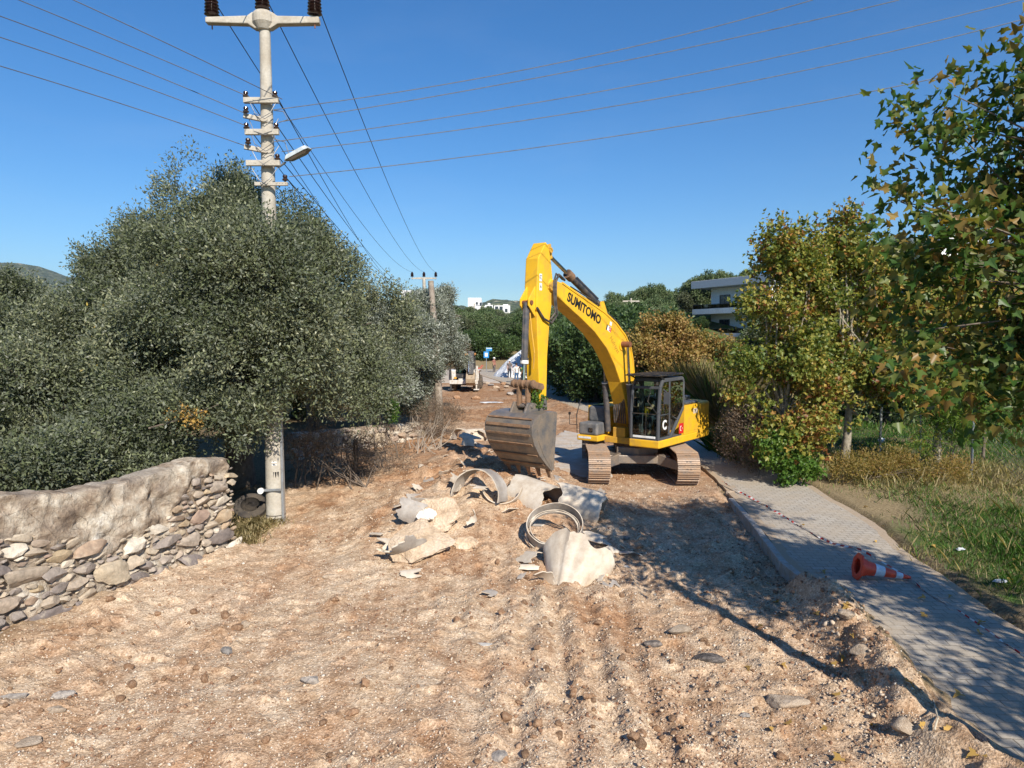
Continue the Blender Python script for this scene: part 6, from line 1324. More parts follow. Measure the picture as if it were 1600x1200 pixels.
p_ = gp(720, 706); shell('pipe_fragment', 'flat tan fragment below the upper rubble pile', p_+Vector((0, .05, .1)), .5, .42, 70, 110, (50, 10, 30), (FIB, FIB), .025, .15, 18, 10, 6, cat='pipe fragment')
p_ = gp(790, 792); shell('pipe_fragment', 'cream flap on the ground left of the cracked half pipe', p_+Vector((-.6, -.02, .04)), .4, .3, 70, 110, (0, 10, 10), (FIB, FIB), .02, .2, 19, 10, 6, cat='pipe fragment')
p_ = gp(895, 838); shell('pipe_fragment', 'white pointed splinter at the left of the hoops', p_+Vector((-.62, -.3, .02)), .3, .34, 80, 100, (10, -10, -50), (FIB, FIB), .015, .1, 20, 6, 6, cat='pipe fragment')
# many small torn bits on and round the heap
shs = []
for k in range(6):
    o = shell('pipe_shard', 'small torn shard of tan pipe wall lying on the spoil heap', (0, 0, 0), .22+.05*k, .22, 60, 60+[50, 38, 70, 30, 60, 45][k], (0, 0, 0), ((FIB, FIBG), (FIBG, FIB), (FIB, FIB))[k % 3], .016, .25, 40+k, 12, 6, cat='pipe shard'); o['group'] = 'small pipe shards on the spoil heap'; shs.append(o)
SP = [(590, 838), (612, 832), (604, 858), (648, 770), (668, 755), (700, 742), (735, 742), (690, 790), (712, 772), (728, 760), (775, 700), (762, 712), (752, 700), (735, 705), (742, 694), (700, 700), (880, 770), (915, 775), (938, 772), (930, 835), (945, 850), (968, 860), (985, 868), (905, 862), (800, 800), (812, 905), (848, 908), (940, 905), (955, 918), (690, 860), (640, 900), (770, 935), (830, 745), (845, 752), (868, 752), (660, 735), (724, 728), (1000, 842), (628, 795), (700, 715)]
for k, (u_, v_) in enumerate(SP):
    o = shs[k % 6] if k < 6 else shs[k % 6].copy()
    if k >= 6: C.objects.link(o)
    s_ = rng.uniform(.5, 1.25); o.scale = (s_,)*3; o.rotation_euler = (rng.uniform(-.9, .9), rng.uniform(-.7, .7), rng.uniform(0, 6.28)); p_ = gp(u_, v_); M_ = o.rotation_euler.to_matrix(); o.location = p_+Vector((0, 0, .05))-M_ @ Vector((0, 0, (.22+.05*(k % 6))*s_*.9))
# rough slabs
def slab(label, px, s, rot, mat, seed, dz=.0):
    r_ = np.random.default_rng(seed); v, f = rockshape(r_, 3, cuts=16, flat=1.0, lims=(.48, .8)); v = v/np.abs(v).max(0)
    v[:, 2] = np.clip(v[:, 2]*1.6, -1, 1); nz_ = 1+.05*np.sin(v @ np.array([9., 5, 3]))
    mb = MB(); mb.add([tuple(q_) for q_ in v*nz_[:, None]*np.array([s[0], s[1], s[2]*1.25])], f); o = mb.build('broken_slab', mat)
    sb_ = o.modifiers.new('sub', 'SUBSURF'); sb_.subdivision_type = 'SIMPLE'; sb_.levels = sb_.render_levels = 2
    tx_ = bpy.data.textures.new('crumble', 'CLOUDS'); tx_.noise_scale = .035; tx_.noise_depth = 3; dm = o.modifiers.new('disp', 'DISPLACE'); dm.texture = tx_; dm.strength = .04; dm.mid_level = .5
    o.location = gp(*px)+Vector((0, 0, dz)); o.rotation_euler = tuple(R(x) for x in rot); return tag(o, label, 'broken slab')
SLB = rockmat('slab_conglomerate', (.34, .25, .17), (.50, .39, .28), (.60, .51, .41))
slab('rough concrete slab tilted to the camera, lowest of the heap at left', (655, 868), (.62, .50, .07), (40, -8, 20), SLB, 31, .22)
slab('brown pebbled slab leaning just above the rough tilted one', (684, 822), (.56, .50, .07), (44, 4, -15), SLB, 32, .20)
slab('small wedge shaped slab in the middle of the spoil heap', (725, 852), (.30, .2, .09), (15, 10, -30), SLB, 33, .03)
slab('whitish block behind the top edge of the rough tilted slab', (668, 832), (.2, .14, .07), (30, 10, 10), PALE, 34, .34)
# ---------------------------------------------------------------- cone and barrier tape
cp = G(1336, 914, 0); dirc = Vector((1, -.04, 0)).normalized()
cone = empty('traffic_cone', (cp.x+.06, cp.y, .135)); cone.scale = (1.1,)*3; tag(cone, 'orange traffic cone with two white bands lying on the pavers', 'traffic cone')
ORG = simple('orange_plastic', (.80, .075, .03), .4, dirt=(.5, .1, .05), damt=.2); WB = simple('white_reflective_band', (.72, .75, .82), .35)
tilt = math.asin(.155/.74)
Mc = Matrix.Translation((0, 0, .185)) @ Matrix.Rotation(R(-6), 4, 'Z') @ Matrix.Rotation(R(90)+tilt*.93, 4, 'Y')
h_ = .74
def rad(t): return .125*(1-t)+.022*t
mb = MB(); pf = [(.118, 0), (.125, .0), (.132, .05)]
def band(t0, t1, mi, nm, mat, out=0):
    mb = MB(); vs = []; n = 28
    for t in (t0, t1):
        for rr_ in (rad(t)+out, rad(t)-.006):
            vs += [Mc @ Vector((rr_*math.cos(2*math.pi*k/n), rr_*math.sin(2*math.pi*k/n), t*h_)) for k in range(n)]
    fs = []
    for k in range(n):
        k2 = (k+1) % n; fs += [(k, k2, 2*n+k2, 2*n+k), (n+k2, n+k, 3*n+k, 3*n+k2), (k2, k, n+k, n+k2), (2*n+k, 2*n+k2, 3*n+k2, 3*n+k)]
    mb.add(vs, fs); o = mb.build(nm, mat, cone); sm(o, 40); return o
band(0, 1, 0, 'cone_body', ORG); band(.28, .47, 0, 'white_band', WB, .002); band(.70, .84, 0, 'white_band', WB, .002); band(.0, .12, 0, 'collar', ORG, .012)
mb = MB(); n = 8; ro, ri = .205, .118; vs = []
for z in (-.035, .0):
    for r_ in (ro, ri): vs += [Mc @ Vector((r_*math.cos(2*math.pi*(k+.5)/n), r_*math.sin(2*math.pi*(k+.5)/n), z)) for k in range(n)]
fs = []
for k in range(n):
    k2 = (k+1) % n; fs += [(k2, k, n+k, n+k2), (2*n+k, 2*n+k2, 3*n+k2, 3*n+k), (k, k2, 2*n+k2, 2*n+k), (n+k2, n+k, 3*n+k, 3*n+k2)]
mb.add(vs, fs); mb.build('base_flange', ORG, cone, .008)
def tape(label, pts, w_=.05, step=.11):
    pts = [Vector(p_) for p_ in pts]; out = [pts[0]]
    for a, b in zip(pts, pts[1:]):
        k = max(1, int((b-a).length/step))
        for t in range(1, k+1): out.append(a.lerp(b, t/k))
    mb = MB(); vs = []; 
    for i, p_ in enumerate(out):
        d = (out[min(i+1, len(out)-1)]-out[max(i-1, 0)]).normalized(); s_, u_ = frame_of(d); ang = 1.1*math.sin(i*.35)+.5*math.sin(i*.9); nrm = (s_*math.cos(ang)+u_*math.sin(ang))*w_/2
        sag = 0; vs += [p_-nrm, p_+nrm]
    for i in range(len(out)-1): mb.add([vs[2*i], vs[2*i+1], vs[2*i+3], vs[2*i+2]], [(0, 1, 2, 3)], i % 2)
    return tag(mb.build('barrier_tape', [RED, WHT]), label, 'barrier tape')
c_tip = Matrix.Translation(cone.location) @ ((Mc @ Vector((0, 0, h_*.97)))*1.1)
tape('red and white barrier tape sagging from the trench edge down to the cone tip', [G(1128, 764, .2), G(1150, 775, .16), G(1200, 800, .12), G(1262, 838, .10), G(1300, 862, .16), G(1345, 885, .30), c_tip], .045)
tape('red and white barrier tape running from the cone tip off to the right', [c_tip, G(1450, 938, .10), G(1500, 968, .10), G(1560, 1010, .10), G(1640, 1068, .10), G(1800, 1170, .1)], .05)
mb = MB(); mb.tube([G(1415, 1040, .04), G(1440, 1062, .06), G(1458, 1090, .07), G(1465, 1130, .05), G(1460, 1145, .03)], .008, 6); tag(mb.build('loose_rope', simple('cream_rope', (.55, .48, .36), .8)), 'thin cream rope lying on the soil ridge at lower right', 'rope')
# ---------------------------------------------------------------- verge: fence, litter, leaves
fence = empty('mesh_fence', (12, 19.5, .2)); tag(fence, 'rusty chain link fence on thin grey posts along the field', 'fence')
fp = [(1240, 690, 24.5), (1375, 700, 22.5), (1437, 715, 21.3), (1517, 752, 19.6), (1640, 790, 17.6)]
wp_ = []
for k, (u_, v_, Y_) in enumerate(fp):
    b_ = at(u_, v_, Y_); b_.z = float(H(b_.x, Y_)); wp_.append(b_); l_ = b_-fence.location
    mb = MB(); mb.tube([l_+Vector((0, 0, -.2)), l_+Vector((0, 0, 1.62))], .035, 10); mb.cyl(l_+Vector((0, 0, 1.62)), l_+Vector((0, 0, 1.64)), .04, n=10); mb.build('fence_post', GALV, fence, smooth=True)
mb = MB()
for a, b in zip(wp_, wp_[1:]):
    a = a-fence.location; b = b-fence.location
    for z in (.1, .8, 1.5): mb.bar(a+Vector((0, 0, z)), b+Vector((0, 0, z-.04)), .005)
    ln = (b-a).length; k = int(ln/.11)
    for i in range(k+12):
        for sg in (1, -1):
            t0 = (i-12)/k if sg > 0 else i/k; t1 = t0+sg*1.3/ln; z0, z1_ = .1, 1.4
            if t0 < 0: z0 += (z1_-z0)*(0-t0)/(t1-t0); t0 = 0
            if t1 > 1: z1_ = z0+(z1_-z0)*(1-t0)/(t1-t0); t1 = 1
            if sg < 0 and (t0 > 1 or t1 < 0): continue
            if t0 >= 1: continue
            mb.bar(a.lerp(b, t0)+Vector((0, 0, z0)), a.lerp(b, t1)+Vector((0, 0, z1_)), .0032)
mb.build('wire_mesh', GALV, fence)
rt = empty('wooden_stake', G(1535, 722)); mb = MB(); mb.tube([(0, 0, -.2), (.03, 0, .8), (-.02, 0, 1.45)], [.05, .045, .035], 8); mb.build('stake', STICK, rt, smooth=True); tag(rt, 'brown wooden stake behind the right fence post', 'stake')
def crumple(name, label, loc, s, mat, seed, cat='litter'):
    r_ = np.random.default_rng(seed); v, f = rockshape(r_, 3, cuts=6, flat=.8); v = v*(1+.18*np.sin(v @ r_.normal(size=3)*9)[:, None]); mb = MB(); mb.add([tuple(p_) for p_ in v*np.array(s)], f); o = mb.build(name, mat); o.location = loc; return tag(o, label, cat)
PLB = simple('white_plastic', (.66, .68, .70), .35)
crumple('plastic_bag', 'white plastic bag in the weeds by the fence', G(1377, 694, .12), (.10, .1, .14), PLB, 1, 'plastic bag')
crumple('plastic_bottle_scrap', 'small crushed clear plastic scrap at the edge of the green grass', G(1502, 862, .05), (.07, .05, .04), PLB, 2, 'litter')
crumple('plastic_wrapper', 'crumpled pale wrapper in the shade at the right verge', G(1562, 912, .05), (.09, .07, .03), PLB, 3, 'litter')
crumple('plastic_sheet', 'torn white plastic sheet lying on the brown soil left of the bucket link', G(764, 630, .05), (.62, .16, .06), PLB, 4, 'plastic sheet')
FL = leafmat('fallen_leaf', [(0, (.28, .15, .05)), (.5, (.50, .32, .08)), (1, (.45, .25, .10))], .2, .6)
first = None
for k in range(46):
    if k < 6: u_, v_ = [(1258, 1025), (1437, 1137), (1380, 993), (1445, 974), (1330, 995), (1172, 1045)][k]
    else: u_, v_ = rng.uniform(1180, 1600), rng.uniform(790, 1190)
    p_ = G(u_, v_); z_ = .15 if p_.x > xl(p_.y) and p_.x < xr(p_.y) else p_.z+.02
    if first is None:
        co = LPF.copy()*np.array([.16, .16, .25]); o = np_mesh('fallen_leaf', co, len(co), FL, np.array([.6])); first = o
    else: o = first.copy(); C.objects.link(o)
    o.location = (p_.x, p_.y, z_+.012); o.rotation_euler = (rng.normal(0, .25), rng.normal(0, .25), rng.uniform(0, 6.28)); o.scale = (rng.uniform(.6, 1.1),)*3
    tag(o, 'fallen yellow brown plane leaf lying on the pavers or loose soil', 'leaf', 'fallen leaves at the right side')
# ---------------------------------------------------------------- left side small things
ty = empty('old_tyre', G(392, 808, .10)); mb = MB(); mb.lathe([(.20, -.09), (.30, -.10), (.34, -.06), (.345, .06), (.30, .10), (.20, .09), (.215, .0), (.20, -.09)], 28); t_ = mb.build('tyre', simple('dusty_rubber', (.035, .03, .028), .9, dirt=(.10, .08, .06), damt=.5), ty, smooth=True); t_.rotation_euler = (R(35), R(10), 0); t_.location = (0, 0, .12); tag(ty, 'old dusty tyre in the shade between the wall end and pole', 'tyre')
rt = empty('wooden_post', G(556, 745)); mb = MB(); mb.box(-.05, .05, -.05, .05, -.2, .98); mb.build('post', simple('dark_wood', (.07, .055, .04), .9), rt, .01); tag(rt, 'dark square wooden post with a green shrub on top', 'post')
def sticks(label, pts, r, seed, name='leaning_stick'):
    r_ = np.random.default_rng(seed); mb = MB(); P0 = Vector(pts[0]); rt_ = empty(name, P0)
    q_ = [Vector(p_)-P0 for p_ in pts]; mb.tube(q_, [r*(1-.5*i/(len(q_)-1)) for i in range(len(q_))], 7); mb.build('stick', STICK, rt_, smooth=True)
    mb = MB(); e = q_[-1]; mb.tube([q_[len(q_)//2], q_[len(q_)//2]+Vector((.1, 0, .25))], [r*.4, r*.2], 5); mb.build('side_twig', STICK, rt_, smooth=True); return tag(rt_, label, 'stick')
def gs(a, b, Y, bend=.1):
    p0 = G(*a); p2 = at(b[0], b[1], p0.y+Y); m_ = (p0+p2)/2+Vector((bend, 0, 0)); return [p0-Vector((0, 0, .1)), m_, p2]
sticks('thick forked stick leaning furthest left against the low wall', gs((600, 735), (583, 693), .4, .06), .035, 1); sticks('tall straight stick leaning in the middle of the low wall', gs((594, 732), (584, 678), .5, -.05), .035, 2)
sticks('thin crooked stick right of the tall one at the low wall', gs((602, 723), (597, 690), .5, .05), .025, 3); sticks('curved stick leaning at the right end of the low wall', gs((622, 716), (604, 678), .5, .12), .032, 4)
br = empty('brushwood', G(450, 800)); b0 = br.location.copy(); mb = MB()
for k in range(40):
    a = G(rng.uniform(440, 545), rng.uniform(740, 785)); a.y += rng.uniform(.6, 1.8); a -= b0; h2_ = rng.uniform(.4, 1.3); d = Vector((rng.normal(0, .25), rng.normal(0, .2), h2_)); m_ = a+d*.5+Vector(rng.normal(0, .1, 3)); mb = MB(); mb.tube([a, m_, a+d], [.018, .012, .005], 5); mb.build('stem', STICK, br)
mb = MB(); tag(br, 'dead brown stems standing right of the concrete pole foot', 'brushwood')
br = empty('brushwood', G(655, 690)); b0 = br.location.copy(); mb = MB(); BLS = simple('bleached_stick', (.36, .30, .24), .9)
for k in range(40):
    a = G(rng.uniform(625, 690), rng.uniform(668, 712))-b0; h2_ = rng.uniform(.3, 1.1); d = Vector((rng.normal(.15, .3), rng.normal(0, .2), h2_)); m_ = a+d*.5+Vector(rng.normal(0, .08, 3)); mb = MB(); mb.tube([a, m_, a+d], [.02, .014, .006], 5); mb.build('stem', BLS, br)
mb = MB(); tag(br, 'bleached branches and stems at the road edge by the second post', 'brushwood')
br = empty('fallen_branch', G(300, 700)); tag(br, 'dead branch with dry leaves in the low crown over the wall', 'branch'); br.location = (-6.2, 13.4, 2.55)
o, sb = crown('dry_leaves', [(0, 0, 0, .45, .2, .12)], 60, LQ, FL, br, twl=5, ll=.07, lw=.04, spread=.12); mb = MB(); mb.tube([(-.7, 0, -.2), (0, 0, 0), (.6, .1, .25)], [.02, .014, .005], 6); mb.build('stem', STICK, br)
# ---------------------------------------------------------------- backhoe loader
BWH = simple('dusty_white_paint', (.66, .65, .62), .5, dirt=(.45, .36, .26), damt=.5); BDK = simple('backhoe_black', (.03, .032, .036), .45, dirt=(.14, .12, .1), damt=.4); BOR = simple('orange_paint', (.80, .33, .06), .5, dirt=(.5, .25, .1), damt=.3); TYR = simple('tyre_rubber', (.03, .03, .03), .85, dirt=(.22, .17, .12), damt=.7)
bp = at(727, 612, 53); bz = float(H(bp.x, 53)); bh = empty('backhoe_loader', (bp.x, 53, bz), R(86)); tag(bh, 'white and black backhoe loader with orange roof, seen from behind down the road', 'backhoe loader')
# local x points away from the camera-facing rear; rear at -x
def wheel(x, y, r_, w_, par=bh):
    o = MB(); M_ = Matrix.Translation((x, y, r_)) @ Matrix.Rotation(R(90), 4, 'X'); o.lathe([(r_*.55, -w_/2), (r_*.9, -w_/2), (r_, -w_*.36), (r_, w_*.36), (r_*.9, w_/2), (r_*.55, w_/2)], 26, M=M_)
    for k in range(20):
        a = 2*math.pi*k/20
        for sg in (-1, 1): o.bar((x+(r_+.01)*math.cos(a), y, r_+(r_+.01)*math.sin(a)), (x+(r_+.01)*math.cos(a+.12), y+sg*w_*.42, r_+(r_+.01)*math.sin(a+.12)), .05, .04)
    t = o.build('wheel', TYR, par, smooth=True); o = MB(); o.lathe([(.02, -w_*.2), (r_*.56, -w_*.3), (r_*.56, w_*.3), (.02, w_*.2)], 20, M=M_); o.build('rim', BWH, t, smooth=True)
for y_ in (-.85, .85): wheel(0, y_, .72, .44); wheel(2.2, y_, .52, .34)
mb = MB(); mb.box(-.6, 2.6, -.45, .45, .55, .95); mb.box(.9, 2.7, -.42, .42, .95, 1.55); mb.build('chassis', BWH, bh, .05)
for y_ in (-.85, .85): mb = MB(); mb.prism([(-.82, .8), (-.82, 1.5), (-.7, 1.6), (.7, 1.6), (.9, 1.45), (.85, 1.4), (.65, 1.5), (-.65, 1.5), (-.74, 1.42), (-.74, .8)], y_-.26, y_+.26); mb.build('mudguard', BWH, bh, .02)
mb = MB()
for y_ in (-.66, .66):
    for x_ in (-.65, .85): mb.bar((x_, y_, 1.2), (x_*.94, y_*.95, 2.62), .09)
    mb.bar((.1, y_, 1.2), (.1, y_*.95, 2.62), .07)
mb.box(-.65, .9, -.66, .66, 1.0, 1.3); mb.build('cab_frame', BDK, bh, .01)
mb = MB(); mb.box(-.62, .82, -.62, .62, 1.32, 2.6); mb.build('cab_glass', GLD, bh)
mb = MB(); mb.box(-.75, .95, -.72, .72, 2.62, 2.80); mb.build('cab_roof', BOR, bh, .06)
mb = MB(); mb.box(-1.0, -.72, -1.05, 1.05, .55, .85); mb.build('rear_frame', BWH, bh, .03)
for y_ in (-.95, .95):
    mb = MB(); mb.bar((-.88, y_, .75), (-.92, y_*1.05, 1.9), .16, .14); mb.box(-1.05, -.7, y_-.2, y_+.2, .12, .2); mb.bar((-.88, y_, .15), (-.88, y_, .8), .10); mb.build('stabiliser', BWH if y_ < 0 else BDK, bh, .015)
mb = MB(); mb.bar((-.95, -.45, .8), (-1.25, -.62, 2.95), .44, .32); mb.bar((-1.25, -.62, 2.95), (-1.75, -.66, 1.3), .36, .28); mb.bar((-.9, -.3, .7), (-1.3, -.5, 1.2), .3, .3)
mb.build('backhoe_boom', BDK, bh, .03); mb = MB(); mb.cyl((-1.1, -.28, 1.3), (-1.4, -.38, 2.5), .06); mb.cyl((-1.6, -.5, 2.4), (-1.85, -.5, 1.5), .05); mb.build('backhoe_cylinder', CHR, bh, smooth=True)
mb = MB(); bp_ = [(-1.55, 1.45), (-1.75, 1.3), (-1.95, 1.0), (-1.9, .70), (-1.6, .5), (-1.35, .48), (-1.5, .62), (-1.7, .8), (-1.72, 1.0), (-1.6, 1.2)]; mb.prism(bp_, -.95, -.30); mb.build('backhoe_bucket', simple('tan_steel', (.38, .29, .19), .6, dirt=(.2, .14, .09)), bh, .01)
mb = MB(); mb.prism([(2.9, .2), (3.7, .15), (3.75, .25), (3.1, .7), (2.9, .8)], -.95, .95); mb.bar((1.4, -.7, 1.2), (3.0, -.7, .6), .14); mb.bar((1.4, .7, 1.2), (3.0, .7, .6), .14); mb.build('front_loader', BDK, bh, .02)
for y_ in (-.6, .6):
    mb = MB(); mb.box(-1.02, -1.0, y_-.1, y_+.1, .95, 1.08); mb.build('tail_lamp', simple('amber_lens', (.75, .38, .05), .3), bh)
# ---------------------------------------------------------------- sign, heap, roadside bits
BLU = simple('blue_sign_face', (.03, .27, .62), .4); sp0 = at(760, 574, 78); spz = float(H(sp0.x, 78)); sg = empty('street_sign', (sp0.x, 78, spz)); tag(sg, 'blue square sign below a small blue name plate on a pale pole', 'street sign')
mb = MB(); mb.tube([(0, 0, -.2), (0, 0, 2.9)], [.05, .05], 8); mb.build('sign_pole', GALV, sg, smooth=True)
mb = MB(); mb.box(-.30, .28, -.05, -.02, 1.75, 2.45, 0); mb.build('square_plate', BLU, sg, .01); mb = MB(); mb.box(-.16, .14, -.058, -.051, 1.90, 2.30); mb.build('white_symbol', WHT, sg)
mb = MB(); mb.box(-.02, .62, -.05, -.02, 2.5, 2.88, 0); mb.box(.0, .60, -.056, -.051, 2.74, 2.86, 1); mb.build('name_plate', [BLU, LBL], sg)
def heap():
    mb = MB(); n = 40; K_ = 18; c = at(806, 594, 70); cz = float(H(c.x, 70)); vs = []
    for k in range(K_+1):
        t = k/K_
        for j in range(n):
            a = 2*math.pi*j/n; r_ = (2.5*(1-t)**.8)*(1+.13*math.sin(3*a+.5)+.09*float(fbm(math.cos(a)*2+t*3, math.sin(a)*2, 3, 4))); r_ = r_ if t < .98 else .05
            z = 2.75*t**.85*(1+.05*math.sin(5*a)) if t > .0 else 0
            vs.append((r_*math.cos(a)*.95+.75*t, r_*math.sin(a)*.8, z+.10*float(fbm(a*2.2, t*5, 3, 9))))
    fs = [(k*n+j, k*n+(j+1) % n, (k+1)*n+(j+1) % n, (k+1)*n+j) for k in range(K_) for j in range(n)]+[tuple(K_*n+j for j in range(n))]
    mb.add(vs, fs); m, nt, p, lk = newmat('white_tarpaulin'); tc = nd(nt, 'TexCoord').outputs['Object']; nn_ = noise(nt, tc, 1.6, 5, .7)
    lk(ramp(nt, nn_, [(.35, (.42, .45, .50)), (.5, (.66, .68, .70)), (.65, (.78, .78, .78))]), p.inputs['Base Color']); p.inputs['Roughness'].default_value = .6; lk(bump(nt, noise(nt, tc, 3, 4, .7), .8, .2), p.inputs['Normal'])
    o = mb.build('covered_heap', m, loc=(c.x, 70, cz-.1)); sm(o, 30); tag(o, 'steep heap covered with white sheeting behind the workers', 'covered heap')
heap()
rp = at(745, 578, 74); rt = empty('compactor', (rp.x, 74, float(H(rp.x, 74))), .4); tag(rt, 'small red compactor machine standing on the road left of the sign', 'compactor')
mb = MB(); mb.box(-.32, .32, -.22, .22, .05, .16); mb.build('base_plate', BLK, rt, .03); mb = MB(); mb.box(-.24, .24, -.2, .2, .22, .75); mb.cyl((-.2, 0, .75), (.15, 0, .85), .12); mb.build('engine', RED, rt, .04); mb = MB(); mb.tube([(.2, -.2, .5), (.65, -.2, 1.1), (.65, .2, 1.1), (.2, .2, .5)], .025, 8); mb.build('handle', RED, rt)
BARR = (772, 588)
for k, (u_, v_) in enumerate([(775, 607), (783, 611), (768, 603), (792, 606), (806, 612), (797, 617), (760, 600), (787, 601), (752, 598)]):
    o = rock_mesh('rubble_lump', [TAN, CLOD, GREY][k % 3], 300+k, sub=2, cuts=8); p_ = G(u_, v_, .08); o.location = p_; o.scale = (.35, .3, .22); o.rotation_euler = (0, 0, k); tag(o, 'broken lump in the row of rubble along the trench by the workers', 'rubble', 'rubble row by the workers')
for k, (u_, v_) in enumerate([(714, 623), (742, 624)]):
    o = rock_mesh('mud_lump', CLOD, 320+k, sub=2); o.location = G(u_, v_, .1); o.scale = (.3, .25, .25); tag(o, ['brown lump standing on the soil behind the backhoe', 'dark lump standing on the soil right of the backhoe bucket'][k], 'clod')
# ---------------------------------------------------------------- buildings
WALL = simple('white_render', (.80, .79, .78), .8, dirt=(.68, .66, .63), damt=.4, dscale=.6); SLABM = simple('roof_slab', (.62, .61, .62), .8, dirt=(.5, .48, .46)); WIN = simple('window_glass', (.03, .04, .055), .12); FRM = simple('dark_frame', (.06, .06, .07), .5); BROWNS = simple('brown_timber', (.20, .12, .08), .8)
RAILG = glass('balcony_glass', (.5, .6, .62))
def window(b, par, cx, cy, cz, w_, h2_, face, mats=None):
    """face 'l' = the wall whose outside looks to -y, 's' = looks to -x"""
    M_ = Matrix.Translation((cx, cy, cz)) @ (Matrix.Identity(4) if face == 'l' else Matrix.Rotation(R(-90), 4, 'Z'))
    mb = MB(); t = .09
    mb.box(-w_/2, w_/2, -.05, .06, h2_/2-t, h2_/2, M=M_); mb.box(-w_/2, w_/2, -.05, .06, -h2_/2, -h2_/2+t, M=M_)
    for x in (-w_/2, -t/2, w_/2-t): mb.box(x, x+t, -.045, .055, -h2_/2+t, h2_/2-t, M=M_)
    o = mb.build('window', FRM, par); mb = MB(); mb.box(-w_/2+t, w_/2-t, -.01, .03, -h2_/2+t, h2_/2-t, M=M_); mb.build('pane', WIN, o); return o
def villa(name, label, x, y, z, rz, W_, D_, storeys, balc=True):
    b = empty(name, (x, y, z), rz); H_ = 3.1*storeys; mb = MB(); mb.box(-W_/2, W_/2, 0, D_, -3, H_); mb.build('wall', WALL, b)
    mb = MB(); mb.box(-W_/2-1.6, W_/2+.9, -2.0, D_+.6, H_+.002, H_+.95); mb.build('roof', SLABM, b, .03)
    mb = MB(); mb.lathe([(.0, 0), (.5, 0), (.5, .7), (.4, .8), (.0, .8)], 14, M=Matrix.Translation((1.0, 2, H_+.95))); mb.build('water_tank', BLU, b, smooth=True)
    for s in range(storeys):
        zb = s*3.1
        if s > 0:
            mb = MB(); mb.box(-W_/2-1.4, W_/2*.55, -1.9, -.002, zb-.22, zb+.0); mb.box(-W_/2-1.4, -W_/2-.003, 0, 3.5, zb-.22, zb); bl = mb.build('balcony', WALL, b, .01)
            mb = MB(); mb.box(-W_/2-1.4, W_/2*.55, -1.9, -1.8, zb, zb+.45); mb.box(-W_/2-1.4, -W_/2-1.3, -1.8, 3.5, zb, zb+.45); mb.build('parapet', WALL, bl)
            mb = MB(); mb.bar((-W_/2-1.35, -1.85, zb+1.0), (W_/2*.55, -1.85, zb+1.0), .05); mb.bar((-W_/2-1.35, -1.85, zb+1.0), (-W_/2-1.35, 3.4, zb+1.0), .05)
            for k in range(9): xx_ = -W_/2-1.35+k*(W_*1.05+.9)/8; mb.bar((xx_, -1.85, zb+.45), (xx_, -1.85, zb+1.0), .04)
            mb.build('railing', FRM, bl); mb = MB(); mb.box(-W_/2-1.3, W_/2*.5, -1.86, -1.84, zb+.48, zb+.95); mb.build('glass_panel', RAILG, bl)
        for cx_ in (-W_*.28, W_*.22): window(b, b, cx_, -.02, zb+1.15, 1.9, 2.1, 'l')
        window(b, b, -W_/2-.02, 2.2, zb+1.15, 1.5, 2.0, 's')
        window(b, b, -W_/2-.02, D_-2.2, zb+1.3, 1.1, 1.3, 's')
    mb = MB(); mb.box(W_/2-.3, W_/2+.5, -2.0, 0-.004, -2, H_); mb.build('pillar', WALL, b)
    return tag(b, label, 'house')
villa('white_villa', 'white three storey villa with balconies between the rusty and yellowing planes', 28.3, 87.2, .9, R(-66), 12, 9, 3)
villa('white_villa', 'white villa behind the near plane leaves at the upper right', 61.1, 109.5, 11.6, R(-62), 10, 9, 2)
def block(label, boxes, Y, wins=(), base=None):
    """boxes: (u0,u1,v0,v1,depth) in the picture, turned into real widths at distance Y"""
    c = at((boxes[0][0]+boxes[0][1])/2, boxes[0][3], Y); b = empty('white_house', (c.x, Y, c.z)); 
    for k, (u0, u1, v0, v1_, dp) in enumerate(boxes):
        a0 = at(u0, v1_, Y)-c; a1 = at(u1, v0, Y)-c; mb = MB(); mb.box(a0.x, a1.x, k*.6, dp, a0.z-(2 if k == 0 else 0), a1.z); w_ = mb.build('wall' if k == 0 else 'upper_block', WALL, b)
        mb = MB(); t = .35; mb.box(a0.x-.01, a1.x+.01, k*.6-.02, k*.6+t, a1.z+.002, a1.z+.5); mb.build('parapet', WALL, w_)
    for (u_, v_, w2, h2_, k) in wins:
        p_ = at(u_, v_, Y)-c; mb = MB(); mb.box(p_.x-w2/2, p_.x+w2/2, k*.6-.06, k*.6+.1, p_.z-h2_/2, p_.z+h2_/2); mb.build('window', WIN, b)
    return tag(b, label, 'house')
block('tall stepped white house on the far rise left of the distant hill', [(736, 759, 480, 493, 10), (731, 752, 467, 481, 9)], 300, [(742, 486, 1.6, 2.2, 0), (753, 487.5, 1.2, 2.4, 0), (745, 474, .9, 1.1, 1), (746, 478.5, 1.6, .8, 1), (751, 477, .9, 2.4, 1)])
block('long white house with flat roof right of the stepped one', [(772, 797, 479, 488, 10), (786, 794, 477, 480, 6)], 330, [(776, 483, 1.5, 2.5, 0), (783, 483, 1.5, 2.5, 0), (791, 485, 1.2, 1.6, 0)])
block('small white house behind the gap between the two larger ones', [(758, 770, 478, 482, 8), (762, 766, 475, 478, 5)], 380, [(762, 480, 1.2, 1.3, 0), (767, 480, 1.2, 1.3, 0)])
block('small white house low among the olive crowns at left', [(711, 719, 489, 500, 6)], 220, [(715, 494, 1.0, 1.2, 0)])
block('white house behind the crossarm of the distant pole', [(656, 676, 459, 478, 8), (627, 655, 456, 464, 8)], 210, [(662, 466, 1.2, 1.4, 0), (671, 469, 1.2, 1.6, 0), (636, 460, 1.2, 1.2, 1), (648, 460, 1.2, 1.2, 1)])
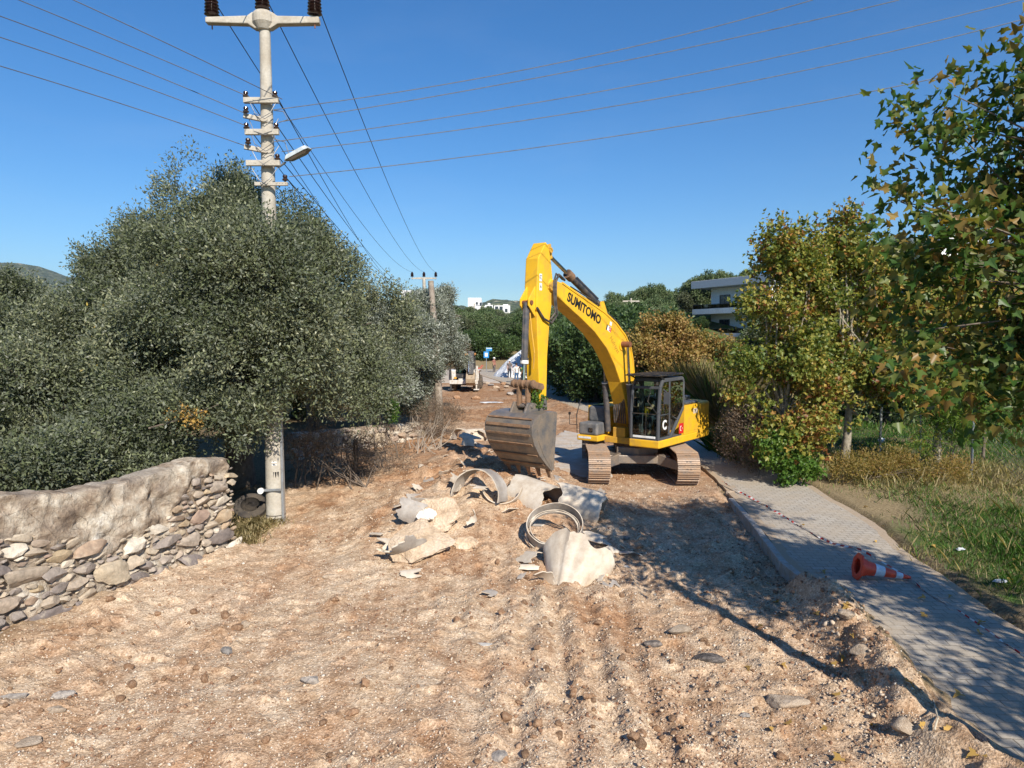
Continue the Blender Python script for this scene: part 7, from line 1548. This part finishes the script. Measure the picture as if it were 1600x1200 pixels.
block('white roofed house peeking over the wood right of the plane twins', [(1239, 1250, 428, 441, 6)], 120, [(1243, 435, .7, .9, 0)])
mb = MB(); a = at(728, 494, 297); b_ = at(762, 499, 297); mb.box(a.x, b_.x, 297, 299, b_.z-3, a.z); o = mb.build('timber_wall', BROWNS); tag(o, 'brown timber fence wall below the stepped white house', 'wall')
# ---------------------------------------------------------------- far hills
def hillmat():
    m, nt, p, lk = newmat('scrub_hill'); pos = nd(nt, 'NewGeometry').outputs['Position']; n1 = noise(nt, pos, .05, 6, .7); n2 = voro(nt, pos, .09)
    c = ramp(nt, n1, [(.35, (.05, .07, .035)), (.52, (.10, .12, .06)), (.66, (.30, .27, .20))]); c = mix(nt, ramp(nt, n2, [(.3, (1, 1, 1)), (.55, (0, 0, 0))]), c, (.04, .06, .03))
    lk(c, p.inputs['Base Color']); p.inputs['Roughness'].default_value = .95; lk(bump(nt, n2, 1, 6), p.inputs['Normal']); return m
HM = hillmat()
def hill(label, cx, cy, rx, ry, hh, seed, zb=-5, skew=0):
    n = 70; mb = MB(); vs = []
    for i in range(n+1):
        for j in range(n+1):
            a, b = i/n*2-1, j/n*2-1; r_ = math.hypot(a, b); q_ = max(0, 1-r_*r_)**1.15; x = cx+a*rx; y = cy+b*ry
            vs.append((x, y, zb+hh*q_*(1+.25*float(fbm(a*2.2+seed, b*2.2, 4, seed)))+hh*.06*float(fbm(a*9, b*9, 3, seed+9))*q_**.3))
    fs = [(i*(n+1)+j, (i+1)*(n+1)+j, (i+1)*(n+1)+j+1, i*(n+1)+j+1) for i in range(n) for j in range(n)]
    mb.add(vs, fs); o = mb.build('hill', HM, smooth=True); return tag(o, label, kind='structure')
hp0 = at(783, 468, 1300); hill('rounded scrub covered hill in the far centre', hp0.x-0, 1300, 170, 260, hp0.z+2, 2)
hp0 = at(706, 478, 1500); hill('low shoulder of the far scrub hill', hp0.x, 1500, 170, 200, hp0.z+3, 5)
hp0 = at(-20, 412, 2600); hill('blue grey mountain at the far left', hp0.x-150, 2600, 1050, 900, hp0.z+10, 7)
# ---------------------------------------------------------------- air
hz, nt, p, lk = newmat('haze'); nt.nodes.remove(p); pv = nd(nt, 'VolumePrincipled'); pv.inputs['Color'].default_value = (.62, .76, 1, 1); pv.inputs['Density'].default_value = .00006; pv.inputs['Anisotropy'].default_value = .2
lk(pv.outputs[0], nt.nodes['Material Output'].inputs['Volume'])
mb = MB(); mb.box(-8000, 8000, -60, 9500, -30, 700); ho = mb.build('haze', hz); tag(ho, 'thin blue air', kind='stuff')
